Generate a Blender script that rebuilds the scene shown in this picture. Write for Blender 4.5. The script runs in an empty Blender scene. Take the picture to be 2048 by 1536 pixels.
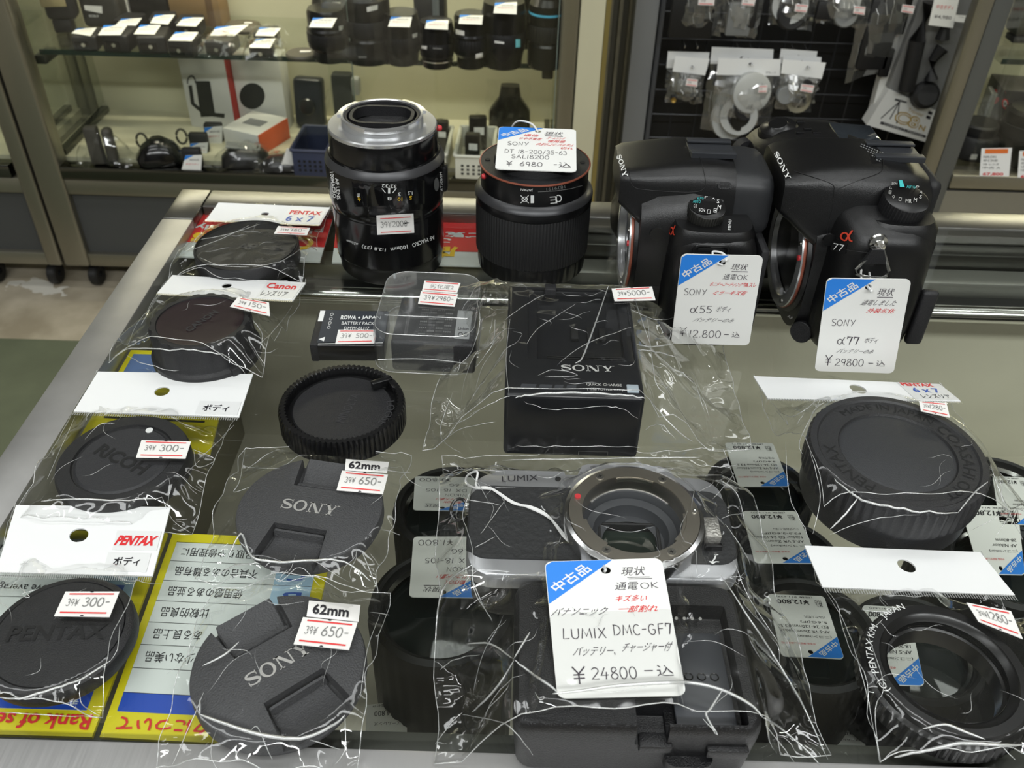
import bpy, bmesh, math, random
from mathutils import Vector, Matrix, Euler, noise

sc = bpy.context.scene
COL = sc.collection
PI = math.pi
R = math.radians

# ------------------------------------------------------------------ camera
TZ = 0.70                       # height of the counter's glass top
FPX, PITCH, ROLL = 1780.0, R(38.6), R(1.7)
CAM = Vector((0, 0, 0.995))
_F = Vector((0, math.cos(PITCH), -math.sin(PITCH)))
_U0 = Vector((0, math.sin(PITCH), math.cos(PITCH)))
_R0 = Vector((1, 0, 0))
_R = _R0 * math.cos(ROLL) + _U0 * math.sin(ROLL)
_U = _U0 * math.cos(ROLL) - _R0 * math.sin(ROLL)
cd = bpy.data.cameras.new('camera')
cam = bpy.data.objects.new('camera', cd)
COL.objects.link(cam)
cam.matrix_world = Matrix(((_R.x, _U.x, -_F.x, CAM.x), (_R.y, _U.y, -_F.y, CAM.y),
                           (_R.z, _U.z, -_F.z, CAM.z), (0, 0, 0, 1)))
cd.sensor_fit = 'HORIZONTAL'
cd.sensor_width = 36
cd.lens = FPX / 2048 * 36
cd.clip_start = 0.02
cd.dof.use_dof = True
cd.dof.focus_distance = 0.40
cd.dof.aperture_fstop = 26
sc.camera = cam

# ------------------------------------------------------------------ world, lamps, exposure
w = bpy.data.worlds.new('shop_air')
sc.world = w
w.use_nodes = True
w.node_tree.nodes['Background'].inputs[0].default_value = (0.80, 0.83, 0.78, 1)
w.node_tree.nodes['Background'].inputs[1].default_value = 0.12
sc.view_settings.view_transform = 'Standard'
sc.view_settings.look = 'None'
sc.view_settings.gamma = 1
sc.view_settings.use_curve_mapping = False
sc.view_settings.exposure = -0.17
cy = sc.cycles
cy.max_bounces = 6
cy.diffuse_bounces = 2
cy.glossy_bounces = 3
cy.transmission_bounces = 3
cy.adaptive_threshold = 0.04
cy.transparent_max_bounces = 40
cy.caustics_reflective = False
cy.caustics_refractive = False
cy.sample_clamp_indirect = 6

CEIL = 2.60
LAMPS = [(-1.1, 0.90), (0.35, 0.90), (1.8, 0.90), (-0.9, 0.02), (0.6, 0.02),
         (-1.3, -1.45), (0.1, -1.45), (1.5, -1.45)]
for (lx, ly) in LAMPS:
    ld = bpy.data.lights.new('tube_light', 'AREA')
    ld.shape = 'RECTANGLE'
    ld.size, ld.size_y = 1.15, 0.20
    ld.energy = 5 if ly > 0.5 else (8 if ly > 0 else 34)
    ld.color = (0.975, 1.0, 1.0)
    lo = bpy.data.objects.new('tube_light', ld)
    lo.location = (lx, ly, CEIL - 0.295)
    COL.objects.link(lo)
    lu = ld.copy()                      # added upward fill without a known source, brightens the ceiling
    lu.energy = 3.5
    lo = bpy.data.objects.new('ceiling_fill_light', lu)
    lo.location = (lx, ly, CEIL - 0.20)
    lo.rotation_euler = (PI, 0, 0)
    COL.objects.link(lo)
for (lx, ly, lz, e, sx) in ((-0.40, 1.60, 1.05, 8.0, 0.8), (1.02, 1.50, 1.05, 5.0, 0.5), (0.31, 0.498, 0.655, 0.15, 1.0)):   # LED strips in the cabinets
    ld = bpy.data.lights.new('cabinet_strip_light', 'AREA')
    ld.shape = 'RECTANGLE'
    ld.size, ld.size_y = sx, 0.02
    ld.energy = e
    ld.color = (1.0, 0.93, 0.74) if ly > 1 else (1.0, 1.0, 0.95)
    lo = bpy.data.objects.new('cabinet_strip_light', ld)
    lo.location = (lx, ly, lz)
    COL.objects.link(lo)

# ------------------------------------------------------------------ helpers: places
def ray(px, py):
    return _F + _R * ((px - 1024) / FPX) - _U * ((py - 768) / FPX)

def at(px, py, z=TZ):           # point of the place on a level surface
    d = ray(px, py)
    return CAM + d * ((z - CAM.z) / d.z)

def atY(px, py, Y):             # point of the place on an upright surface
    d = ray(px, py)
    return CAM + d * (Y / d.y)

# ------------------------------------------------------------------ helpers: materials
def lin(c):
    return tuple(((v / 255) / 12.92 if v / 255 <= 0.04045 else ((v / 255 + 0.055) / 1.055) ** 2.4) for v in c)

MATS = {}
def mat(name, rgb, rough=0.5, metal=0.0, spec=0.5, bump=0.0, bscale=800.0, var=0.0, vscale=20.0, emit=0, coat=0.0, aniso=None):
    if name in MATS:
        return MATS[name]
    m = bpy.data.materials.new(name)
    m.use_nodes = True
    nt = m.node_tree
    b = nt.nodes['Principled BSDF']
    c = (*lin(rgb), 1)
    b.inputs['Base Color'].default_value = c
    b.inputs['Roughness'].default_value = rough
    b.inputs['Metallic'].default_value = metal
    b.inputs['Specular IOR Level'].default_value = spec
    b.inputs['Coat Weight'].default_value = coat
    tc = nt.nodes.new('ShaderNodeTexCoord')
    if bump:
        n = nt.nodes.new('ShaderNodeTexNoise')
        n.inputs['Scale'].default_value = bscale
        n.inputs['Detail'].default_value = 3
        src = tc.outputs['Object']
        if aniso:
            mp = nt.nodes.new('ShaderNodeMapping')
            mp.inputs['Scale'].default_value = aniso
            nt.links.new(src, mp.inputs[0])
            src = mp.outputs[0]
        nt.links.new(src, n.inputs['Vector'])
        bp = nt.nodes.new('ShaderNodeBump')
        bp.inputs['Strength'].default_value = bump
        bp.inputs['Distance'].default_value = 0.0005
        nt.links.new(n.outputs[0], bp.inputs['Height'])
        nt.links.new(bp.outputs[0], b.inputs['Normal'])
    if var:
        n2 = nt.nodes.new('ShaderNodeTexNoise')
        n2.inputs['Scale'].default_value = vscale
        n2.inputs['Detail'].default_value = 6
        nt.links.new(tc.outputs['Object'], n2.inputs['Vector'])
        cr = nt.nodes.new('ShaderNodeValToRGB')
        cr.color_ramp.elements[0].position = 0.3
        cr.color_ramp.elements[1].position = 0.7
        cr.color_ramp.elements[0].color = tuple(v * (1 - var) for v in c[:3]) + (1,)
        cr.color_ramp.elements[1].color = tuple(min(1, v * (1 + var)) for v in c[:3]) + (1,)
        nt.links.new(n2.outputs[0], cr.inputs[0])
        nt.links.new(cr.outputs[0], b.inputs['Base Color'])
    if emit:
        b.inputs['Emission Color'].default_value = c
        b.inputs['Emission Strength'].default_value = emit
    MATS[name] = m
    return m

def clear_mat(name, tint, base, rough, haze=0.0, gain=0.9, power=5.0, bump=0.0, bscale=60.0):
    """clear sheet: what passes straight through mixed with what mirrors off, by the angle of the surface"""
    m = bpy.data.materials.new(name)
    m.use_nodes = True
    nt = m.node_tree
    nt.nodes.clear()
    N = nt.nodes.new
    out = N('ShaderNodeOutputMaterial')
    tr = N('ShaderNodeBsdfTransparent')
    tr.inputs[0].default_value = (*tint, 1)
    gl = N('ShaderNodeBsdfGlossy')
    gl.inputs['Color'].default_value = (1, 1, 1, 1)
    gl.inputs['Roughness'].default_value = rough
    lw = N('ShaderNodeLayerWeight')
    lw.inputs[0].default_value = 0.5
    pw = N('ShaderNodeMath'); pw.operation = 'POWER'
    pw.inputs[1].default_value = power
    nt.links.new(lw.outputs['Facing'], pw.inputs[0])
    mu = N('ShaderNodeMath'); mu.operation = 'MULTIPLY_ADD'
    mu.inputs[1].default_value = gain
    mu.inputs[2].default_value = base
    mu.use_clamp = True
    nt.links.new(pw.outputs[0], mu.inputs[0])
    mx = N('ShaderNodeMixShader')
    nt.links.new(mu.outputs[0], mx.inputs[0])
    first = tr.outputs[0]
    if haze:
        df = N('ShaderNodeBsdfDiffuse')
        df.inputs[0].default_value = (0.85, 0.87, 0.85, 1)
        hm = N('ShaderNodeMixShader')
        hm.inputs[0].default_value = haze
        nt.links.new(tr.outputs[0], hm.inputs[1])
        nt.links.new(df.outputs[0], hm.inputs[2])
        first = hm.outputs[0]
    nt.links.new(first, mx.inputs[1])
    nt.links.new(gl.outputs[0], mx.inputs[2])
    nt.links.new(mx.outputs[0], out.inputs[0])
    if bump:
        tc = N('ShaderNodeTexCoord')
        n = N('ShaderNodeTexNoise')
        n.noise_type = 'RIDGED_MULTIFRACTAL'
        n.inputs['Scale'].default_value = bscale
        n.inputs['Detail'].default_value = 3
        nt.links.new(tc.outputs['Object'], n.inputs['Vector'])
        bp = N('ShaderNodeBump')
        bp.inputs['Strength'].default_value = bump
        bp.inputs['Distance'].default_value = 0.001
        nt.links.new(n.outputs[0], bp.inputs['Height'])
        nt.links.new(bp.outputs[0], gl.inputs['Normal'])
        nt.links.new(bp.outputs[0], lw.inputs['Normal'])
    MATS[name] = m
    return m

GLASS = clear_mat('counter_glass', (0.95, 0.962, 0.945), 0.035, 0.01)
CABGLASS = clear_mat('cabinet_glass', (0.94, 0.95, 0.93), 0.03, 0.02)
GLASSEDGE = mat('glass_edge', (30, 46, 40), 0.15)
FILM = clear_mat('cellophane', (0.985, 0.988, 0.985), 0.04, 0.055, haze=0.004, gain=0.8, power=4, bump=0.6, bscale=48)
CREASE = clear_mat('cellophane_fold_glint', (0.96, 0.96, 0.96), 0.20, 0.22, haze=0.32, gain=0.7, power=2)  # folds made whiter, their highlights put into the colour
FILM2 = clear_mat('crinkled_cellophane', (0.98, 0.983, 0.98), 0.065, 0.06, haze=0.006, gain=0.9, power=3.2, bump=0.6, bscale=75)
MOUNTC = mat('mount_chrome', (205, 206, 207), 0.24, 0.8)
PVC = clear_mat('clear_plastic_case', (0.95, 0.96, 0.97), 0.07, 0.08, haze=0.05, gain=0.8, power=3)
PAPER = mat('white_paper', (236, 237, 236), 0.6)
TAGPAPER = mat('white_tag_card', (233, 233, 229), 0.5)
STICKER = mat('white_sticker', (232, 230, 226), 0.5)
BLUE = mat('tag_blue', (38, 128, 222), 0.5)
INK = mat('black_ink', (34, 32, 38), 0.6)
PENINK = mat('pen_ink', (62, 54, 64), 0.6)
REDINK = mat('red_ink', (216, 44, 48), 0.6)
REDLINE = mat('red_line', (224, 66, 66), 0.6)
GREYINK = mat('grey_stamp_ink', (128, 128, 126), 0.6)
BLUEINK = mat('blue_ink', (58, 92, 178), 0.6)
WHITEINK = mat('white_ink', (225, 226, 224), 0.5)
YELLOWINK = mat('yellow_ink', (240, 196, 40), 0.6)
BLK = mat('black_plastic', (14, 14, 15), 0.33, bump=0.22, bscale=2600)
BLKM = mat('matt_black_plastic', (25, 25, 27), 0.48, bump=0.5, bscale=2200)
BLKG = mat('gloss_black_paint', (13, 13, 14), 0.16)
BLKS = mat('satin_black_paint', (15, 15, 16), 0.28)
RUB = mat('black_rubber', (17, 17, 18), 0.6)
DEEP = mat('deep_black', (7, 7, 8), 0.6)
CAPGREY = mat('charcoal_cap_plastic', (63, 63, 65), 0.55, bump=0.9, bscale=1500)
CHROME = mat('chrome', (224, 224, 222), 0.17, 1.0)
STEEL = mat('brushed_steel', (152, 151, 147), 0.30, 1.0, bump=0.12, bscale=60, aniso=(1, 40, 1))
STEELX = mat('worn_steel', (182, 181, 179), 0.42, 0.8, bump=0.22, bscale=90, var=0.12, vscale=30)
FRAME = mat('cabinet_steel', (150, 147, 134), 0.36, 0.9, bump=0.05, bscale=30)
SILVER = mat('silver_camera_paint', (186, 187, 190), 0.34, 0.75)
MOUNTM = mat('mount_metal', (196, 190, 178), 0.27, 1.0)
ORANGE = mat('orange_ring_paint', (142, 80, 62), 0.35, 0.3)
TEAL = mat('teal_print', (54, 178, 178), 0.5)
REDDOT = mat('red_dot', (206, 56, 62), 0.35)
AMBER = mat('alpha_red', (190, 62, 42), 0.45)
BEIGE = mat('beige_panel', (198, 194, 166), 0.55, var=0.06, vscale=4)

# ------------------------------------------------------------------ helpers: meshes
class MB:
    def __init__(s):
        s.v, s.f, s.m, s.mats = [], [], [], []
    def mi(s, m):
        if m not in s.mats:
            s.mats.append(m)
        return s.mats.index(m)
    def add(s, vs, fs, m, M=None):
        k, i = len(s.v), s.mi(m)
        for p in vs:
            p = Vector(p)
            s.v.append(M @ p if M else p)
        for f in fs:
            s.f.append([k + j for j in f])
            s.m.append(i)
        return s
    def bm(s, b, m, M=None):
        b.verts.index_update()
        s.add([v.co.copy() for v in b.verts], [[v.index for v in f.verts] for f in b.faces], m, M)
        b.free()
        return s
    def box(s, c, d, m, bev=0.0, seg=2, M=None):
        b = bmesh.new()
        bmesh.ops.create_cube(b, size=1)
        for v in b.verts:
            v.co = Vector((v.co.x * d[0], v.co.y * d[1], v.co.z * d[2]))
        if bev:
            bmesh.ops.bevel(b, geom=b.edges[:], offset=min(bev, min(d) * .49), segments=seg, affect='EDGES', profile=.5)
        T = Matrix.Translation(Vector(c))
        return s.bm(b, m, (M @ T) if M else T)
    def lathe(s, prof, m, seg=96, M=None, fn=None, closed=False, mats=None):
        vs, fs, n = [], [], len(prof)
        for k in range(seg):
            a = 2 * PI * k / seg
            for j, (r, z) in enumerate(prof):
                rr = fn(j, k, r) if fn else r
                vs.append((rr * math.cos(a), rr * math.sin(a), z))
        if not mats:
            for k in range(seg):
                q = (k + 1) % seg
                for j in range(n - 1):
                    fs.append((k * n + j, q * n + j, q * n + j + 1, k * n + j + 1))
            return s.add(vs, fs, m, M)
        base = len(s.v)
        s.add(vs, [], m, M)
        for k in range(seg):
            q = (k + 1) % seg
            for j in range(n - 1):
                s.f.append([base + k * n + j, base + q * n + j, base + q * n + j + 1, base + k * n + j + 1])
                s.m.append(s.mi(mats.get(j, m)))
        return s
    def disc(s, r, z, m, seg=64, M=None):
        vs = [(r * math.cos(2 * PI * k / seg), r * math.sin(2 * PI * k / seg), z) for k in range(seg)]
        return s.add(vs, [list(range(seg))], m, M)
    def cyl(s, r, z0, z1, m, seg=48, bev=0.0, M=None, r1=None):
        r1 = r if r1 is None else r1
        p = [(1e-5, z0), (r - bev, z0), (r, z0 + bev), (r1, z1 - bev), (r1 - bev, z1), (1e-5, z1)] if bev else \
            [(1e-5, z0), (r, z0), (r1, z1), (1e-5, z1)]
        return s.lathe(p, m, seg, M)
    def prism(s, poly, z0, z1, m, M=None, side=None):
        n = len(poly)
        vs = [(x, y, z0) for x, y in poly] + [(x, y, z1) for x, y in poly]
        s.add(vs, [list(range(n - 1, -1, -1)), list(range(n, 2 * n))], m, M)
        s.add(vs, [(i, (i + 1) % n, n + (i + 1) % n, n + i) for i in range(n)], side or m, M)
        return s
    def tube(s, pts, r, m, seg=6, M=None, closed=False):
        pts = [Vector(p) for p in pts]
        n = len(pts)
        vs, fs = [], []
        for i, p in enumerate(pts):
            a = pts[(i - 1) % n] if (closed or i) else p
            b = pts[(i + 1) % n] if (closed or i < n - 1) else p
            t = (b - a)
            t = t.normalized() if t.length > 1e-9 else Vector((0, 0, 1))
            u = t.cross(Vector((0, 0, 1)))
            if u.length < .05:
                u = t.cross(Vector((1, 0, 0)))
            u.normalize()
            q = u.cross(t)
            rr = r(i / max(1, n - 1)) if callable(r) else r
            for k in range(seg):
                an = 2 * PI * k / seg
                vs.append(p + (u * math.cos(an) + q * math.sin(an)) * rr)
        for i in range(n if closed else n - 1):
            j = (i + 1) % n
            for k in range(seg):
                l = (k + 1) % seg
                fs.append((i * seg + k, i * seg + l, j * seg + l, j * seg + k))
        if not closed:
            fs += [list(range(seg)), list(range((n - 1) * seg, n * seg))[::-1]]
        return s.add(vs, fs, m, M)
    def loft(s, rings, m, M=None, cap=True):
        n = len(rings[0])
        vs = [p for rg in rings for p in rg]
        fs = []
        for i in range(len(rings) - 1):
            for k in range(n):
                l = (k + 1) % n
                fs.append((i * n + k, i * n + l, (i + 1) * n + l, (i + 1) * n + k))
        if cap:
            fs += [list(range(n))[::-1], list(range((len(rings) - 1) * n, len(rings) * n))]
        return s.add(vs, fs, m, M)
    def flat(s, geo, m, fn):        # 2-D outline laid on a surface by fn(x, y)
        vs, fs = geo
        return s.add([fn(x, y) for x, y in vs], fs, m)
    def mesh(s, name, ang=35):
        me = bpy.data.meshes.new(name)
        me.from_pydata([tuple(v) for v in s.v], [], s.f)
        for m in s.mats:
            me.materials.append(m)
        me.polygons.foreach_set('material_index', s.m)
        me.polygons.foreach_set('use_smooth', [True] * len(s.f))
        me.validate()
        me.update()
        if ang < 180:
            me.set_sharp_from_angle(angle=R(ang))
        return me
    def build(s, name, parent=None, loc=None, rot=None, ang=35, fix=True, label=None):
        me = s.mesh(name, ang)
        if fix:
            b = bmesh.new(); b.from_mesh(me)
            bmesh.ops.recalc_face_normals(b, faces=b.faces[:])
            b.to_mesh(me); b.free()
        o = bpy.data.objects.new(name, me)
        COL.objects.link(o)
        if parent: o.parent = parent
        if loc is not None: o.location = loc
        if rot is not None: o.rotation_euler = rot
        if label: o['label'] = label
        return o

def tag(o, label=None, cat=None, group=None, kind=None):
    for k, v in (('label', label), ('category', cat), ('group', group), ('kind', kind)):
        if v: o[k] = v
    return o

def thing(name, label, cat, loc=(0, 0, 0), rot=(0, 0, 0), group=None):
    o = bpy.data.objects.new(name, None)
    o.empty_display_size = 0.02
    COL.objects.link(o)
    o.location = loc
    o.rotation_euler = rot
    return tag(o, label, cat, group)

def struct(o):
    o['kind'] = 'structure'
    return o

def dup(root, loc=None, rot=None, label=None, group=None, scale=None):
    r = root.copy(); COL.objects.link(r)
    if loc is not None: r.location = loc
    if rot is not None: r.rotation_euler = rot
    if scale is not None: r.scale = scale
    if label: r['label'] = label
    if group: r['group'] = group
    for ch in list(root.children):
        c = ch.copy(); COL.objects.link(c); c.parent = r
        for g in list(ch.children):
            d = g.copy(); COL.objects.link(d); d.parent = c
    return r

def cut(o, mb, keep_mat=True):
    """take the solid mb out of object o (same local space)"""
    c = mb.build('cutter', fix=True)
    md = o.modifiers.new('cut', 'BOOLEAN')
    md.operation = 'DIFFERENCE'; md.object = c; md.solver = 'EXACT'
    par, mw = o.parent, o.matrix_basis.copy()
    o.parent = None
    o.matrix_basis = Matrix()
    bpy.context.view_layer.update()
    dg = bpy.context.evaluated_depsgraph_get()
    me = bpy.data.meshes.new_from_object(o.evaluated_get(dg))
    o.modifiers.clear()
    o.data = me
    o.parent = par
    o.matrix_basis = mw
    me.polygons.foreach_set('use_smooth', [True] * len(me.polygons))
    me.set_sharp_from_angle(angle=R(35))
    bpy.data.objects.remove(c)
    return o

def rrect(w, h, r, n=6, cx=0, cy=0):
    pts = []
    for (sx, sy, a0) in ((1, 1, 0), (-1, 1, 90), (-1, -1, 180), (1, -1, 270)):
        for i in range(n + 1):
            a = R(a0 + 90 * i / n)
            pts.append((cx + sx * (w / 2 - r) + r * math.cos(a), cy + sy * (h / 2 - r) + r * math.sin(a)))
    return pts

def superell(cx, cy, a, b, e=4.0, n=40):
    out = []
    for k in range(n):
        t = 2 * PI * k / n
        c, q = math.cos(t), math.sin(t)
        out.append((cx + a * math.copysign(abs(c) ** (2 / e), c), cy + b * math.copysign(abs(q) ** (2 / e), q)))
    return out

def plate_hole(mb, poly, hc, hr, z0, z1, m, fn=None, edge=None):
    """thin card with the outline poly and one round hole"""
    angs = [2 * PI * k / 40 for k in range(40)] + [math.atan2(y - hc[1], x - hc[0]) % (2 * PI) for x, y in poly]
    angs = sorted(set(round(a, 5) for a in angs))
    def hit(a):
        d = (math.cos(a), math.sin(a)); best = None
        for i in range(len(poly)):
            (x1, y1), (x2, y2) = poly[i], poly[(i + 1) % len(poly)]
            ex, ey = x2 - x1, y2 - y1
            den = d[0] * ey - d[1] * ex
            if abs(den) < 1e-12: continue
            t = ((x1 - hc[0]) * ey - (y1 - hc[1]) * ex) / den
            u = ((x1 - hc[0]) * d[1] - (y1 - hc[1]) * d[0]) / den
            if t > 0 and -1e-6 <= u <= 1 + 1e-6 and (best is None or t < best): best = t
        best = best or hr * 2
        return (hc[0] + d[0] * best, hc[1] + d[1] * best)
    inn = [(hc[0] + hr * math.cos(a), hc[1] + hr * math.sin(a)) for a in angs]
    ou = [hit(a) for a in angs]
    n = len(angs)
    K = 5                                  # rings between hole and edge, so the card can bend
    rings = [[(i[0] + (o[0] - i[0]) * k / K, i[1] + (o[1] - i[1]) * k / K) for i, o in zip(inn, ou)] for k in range(K + 1)]
    f = fn or (lambda x, y: 0.0)
    vs = [(x, y, z1 + f(x, y)) for rg in rings for x, y in rg] + [(x, y, z0 + f(x, y)) for rg in rings for x, y in rg]
    H = n * (K + 1)
    fs = []
    for k in range(K):
        for i in range(n):
            j = (i + 1) % n
            fs.append((k * n + i, (k + 1) * n + i, (k + 1) * n + j, k * n + j))
            fs.append((H + k * n + j, H + (k + 1) * n + j, H + (k + 1) * n + i, H + k * n + i))
    for i in range(n):
        j = (i + 1) % n
        fs.append((K * n + i, H + K * n + i, H + K * n + j, K * n + j))
        fs.append((j, H + j, H + i, i))
    mb.add(vs, fs, m)
    return mb

# ------------------------------------------------------------------ helpers: writing
_TX = {}
def text(s, bold=0.0):
    """printed lettering as flat outlines, unit cap height, left at x=0"""
    key = (s, bold)
    if key in _TX: return _TX[key]
    c = bpy.data.curves.new('lettering', 'FONT')
    c.body = s; c.size = 1; c.resolution_u = 2; c.offset = bold
    o = bpy.data.objects.new('lettering', c)
    COL.objects.link(o)
    dg = bpy.context.evaluated_depsgraph_get()
    me = bpy.data.meshes.new_from_object(o.evaluated_get(dg))
    vs = [(v.co.x, v.co.y) for v in me.vertices]
    fs = [list(p.vertices) for p in me.polygons]
    bpy.data.objects.remove(o); bpy.data.curves.remove(c); bpy.data.meshes.remove(me)
    x0 = min(v[0] for v in vs)
    _TX[key] = ([(x - x0, y) for x, y in vs], fs)
    return _TX[key]

def fit(geo, x, y, w=None, h=None, shear=0.0, rot=0.0):
    """scale a piece of writing into the box with lower left (x, y)"""
    vs, fs = geo
    x0, x1 = min(v[0] for v in vs), max(v[0] for v in vs)
    y0, y1 = min(v[1] for v in vs), max(v[1] for v in vs)
    sx = w / (x1 - x0) if w else None
    sy = h / (y1 - y0) if h else None
    if sx is None: sx = sy
    if sy is None: sy = sx
    c, q = math.cos(rot), math.sin(rot)
    out = []
    for (a, b) in vs:
        a, b = (a - x0) * sx, (b - y0) * sy
        a += shear * b
        out.append((x + a * c - b * q, y + a * q + b * c))
    return out, fs

def _arc(cx, cy, rx, ry, a0, a1, n=10):
    return [(cx + rx * math.cos(R(a0 + (a1 - a0) * i / n)), cy + ry * math.sin(R(a0 + (a1 - a0) * i / n))) for i in range(n + 1)]

GL = {  # pen strokes, height 1
 '0': (.6, [_arc(.3, .5, .27, .5, 90, 450, 16)]), '1': (.25, [[(.16, 1), (.08, 0)]]),
 '2': (.6, [_arc(.3, .74, .26, .26, 160, -40, 8) + [(.04, .02), (.6, .04)]]),
 '3': (.55, [_arc(.25, .76, .23, .24, 150, -80, 8) + _arc(.25, .27, .27, .27, 80, -150, 9)]),
 '4': (.65, [[(.34, 1), (.04, .32), (.62, .36)], [(.46, .62), (.40, -.02)]]),
 '5': (.55, [[(.12, 1), (.1, .58)] + _arc(.24, .32, .26, .3, 110, -140, 9), [(.12, .99), (.52, 1)]]),
 '6': (.55, [[(.42, 1), (.16, .62)] + _arc(.28, .28, .24, .28, 160, 510, 14)]),
 '7': (.55, [[(.06, .72), (.06, .98), (.52, .98), (.30, 0)]]),
 '8': (.58, [[(.46, .86)] + _arc(.29, .76, .2, .24, 40, 230, 8) + _arc(.3, .25, .26, .25, 60, -200, 12) + [(.5, .8)]]),
 '9': (.55, [_arc(.28, .7, .22, .28, 20, 370, 14) + [(.48, .7), (.40, 0)]]),
 'S': (.62, [_arc(.34, .76, .26, .24, 40, 220, 8) + _arc(.3, .25, .28, .25, 60, -150, 9)]),
 'O': (.74, [_arc(.36, .46, .34, .46, 100, 460, 16)]), 'o': (.5, [_arc(.24, .26, .22, .26, 100, 460, 12)]),
 'N': (.72, [[(.06, 0), (.12, .95), (.54, .05), (.64, 1)]]), 'Y': (.66, [[(.04, .95), (.32, .5)], [(.66, 1), (.2, 0)]]),
 'D': (.7, [[(.1, .95), (.08, 0)], [(.02, .98)] + _arc(.16, .5, .5, .46, 85, -85, 10)]),
 'T': (.66, [[(.0, .94), (.66, .98)], [(.34, .96), (.3, 0)]]),
 'A': (.68, [[(.02, 0), (.36, .96), (.64, 0)], [(.16, .36), (.54, .36)]]), 'L': (.55, [[(.14, 1), (.08, .02), (.54, .04)]]),
 'U': (.68, [[(.08, .95), (.08, .3)] + _arc(.34, .28, .26, .28, 180, 360, 8) + [(.62, .95)]]),
 'M': (.86, [[(.04, 0), (.16, .95), (.42, .2), (.7, .95), (.82, 0)]]), 'I': (.2, [[(.1, .95), (.08, 0)]]),
 'X': (.66, [[(.08, .95), (.62, 0)], [(.62, .98), (.02, 0)]]), 'C': (.62, [_arc(.36, .48, .32, .48, 50, 310, 12)]),
 'G': (.72, [_arc(.36, .48, .32, .48, 50, 320, 12) + [(.62, .46), (.40, .46)]]),
 'F': (.6, [[(.12, .95), (.08, 0)], [(.1, .96), (.58, 1)], [(.1, .52), (.5, .55)]]),
 'K': (.62, [[(.1, 1), (.08, 0)], [(.6, .95), (.12, .48), (.62, 0)]]),
 '-': (.5, [[(.06, .5), (.44, .52)]]), '/': (.45, [[(.42, 1.05), (.04, -.1)]]), '.': (.2, [[(.08, .02), (.12, .1)]]),
 ',': (.2, [[(.12, .1), (.06, -.12)]]), ' ': (.4, []),
 '¥': (.7, [[(.04, 1), (.34, .56)], [(.66, 1), (.34, .56), (.34, -.05)], [(.08, .5), (.62, .52)], [(.08, .28), (.62, .3)]]),
 'α': (.8, [[(.72, .95), (.42, .2)] + _arc(.26, .34, .24, .34, -60, -330, 10) + [(.62, .05), (.78, .02)]]),
}
def pen(s, width=0.09, gap=0.13, smooth=True):
    vs, fs = [], []
    x = 0.0
    for ch in s:
        w0, strokes = GL[ch]
        for st in strokes:
            pts = [Vector((a + x, b)) for a, b in st]
            n = len(pts)
            if n < 2: continue
            k = len(vs)
            for i, p in enumerate(pts):
                a = pts[max(0, i - 1)]; b = pts[min(n - 1, i + 1)]
                t = (b - a).normalized()
                nn = Vector((-t.y, t.x)) * width / 2
                if 0 < i < n - 1:
                    d1 = (p - a).normalized()
                    cs = max(.5, abs(d1.dot(t)))
                    nn = nn / cs
                vs += [tuple(p + nn), tuple(p - nn)]
            for i in range(n - 1):
                fs.append([k + 2 * i, k + 2 * i + 1, k + 2 * i + 3, k + 2 * i + 2])
        x += w0 + gap
    return vs, fs

def _poly(pts):
    return (pts, [list(range(len(pts)))])

def join(*gs):
    vs, fs = [], []
    for g in gs:
        k = len(vs)
        vs += g[0]; fs += [[k + i for i in f] for f in g[1]]
    return vs, fs

def shift(g, dx, dy=0):
    return [(x + dx, y + dy) for x, y in g[0]], g[1]

def ribbon(pts, ws):
    vs, fs = [], []
    n = len(pts)
    for i in range(n):
        a, b = Vector(pts[max(0, i - 1)]), Vector(pts[min(n - 1, i + 1)])
        t = (b - a).normalized()
        nn = Vector((-t.y, t.x)) * ws[i] / 2
        p = Vector(pts[i])
        vs += [tuple(p + nn), tuple(p - nn)]
    for i in range(n - 1):
        fs.append([2 * i, 2 * i + 1, 2 * i + 3, 2 * i + 2])
    return vs, fs

def rect(x0, y0, x1, y1):
    return _poly([(x0, y0), (x1, y0), (x1, y1), (x0, y1)])

def slab_logo():
    """the wide slab-serif four letter word mark"""
    def ring(cx, cy, ro, so, ri, si, n=28):
        vs = [(cx + ro * math.cos(2 * PI * k / n), cy + so * math.sin(2 * PI * k / n)) for k in range(n)]
        vs += [(cx + ri * math.cos(2 * PI * k / n), cy + si * math.sin(2 * PI * k / n)) for k in range(n)]
        return vs, [[k, (k + 1) % n, n + (k + 1) % n, n + k] for k in range(n)]
    sp = _arc(.52, .735, .42, .195, 25, 200, 10) + [(.30, .56), (.52, .5), (.78, .42)] + _arc(.50, .265, .42, .195, 20, -155, 10)
    n = len(sp)
    S = join(ribbon(sp, [.09 + .15 * math.exp(-((i / (n - 1) - .5) / .22) ** 2) for i in range(n)]),
             rect(.86, .66, .93, .99), rect(.07, .01, .14, .36))
    O = ring(.62, .5, .60, .53, .37, .42)
    Nn = join(rect(0, 0, .42, .075), rect(.14, 0, .25, 1), rect(0, .925, .40, 1), _poly([(.14, 1), (.42, 1), (1.16, 0), (.88, 0)]),
              rect(.95, .925, 1.40, 1), rect(1.10, 0, 1.20, 1))
    Yy = join(rect(0, .925, .52, 1), rect(.86, .925, 1.30, 1), _poly([(.10, 1), (.40, 1), (.77, .42), (.51, .42)]),
              _poly([(.96, 1), (1.10, 1), (.77, .42), (.66, .42)]), rect(.51, 0, .77, .45), rect(.36, 0, .92, .075))
    return join(S, shift(O, 1.08), shift(Nn, 2.42), shift(Yy, 3.86))
LOGO = slab_logo()

def plane_fn(M):
    return lambda x, y: M @ Vector((x, y, 0))

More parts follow.
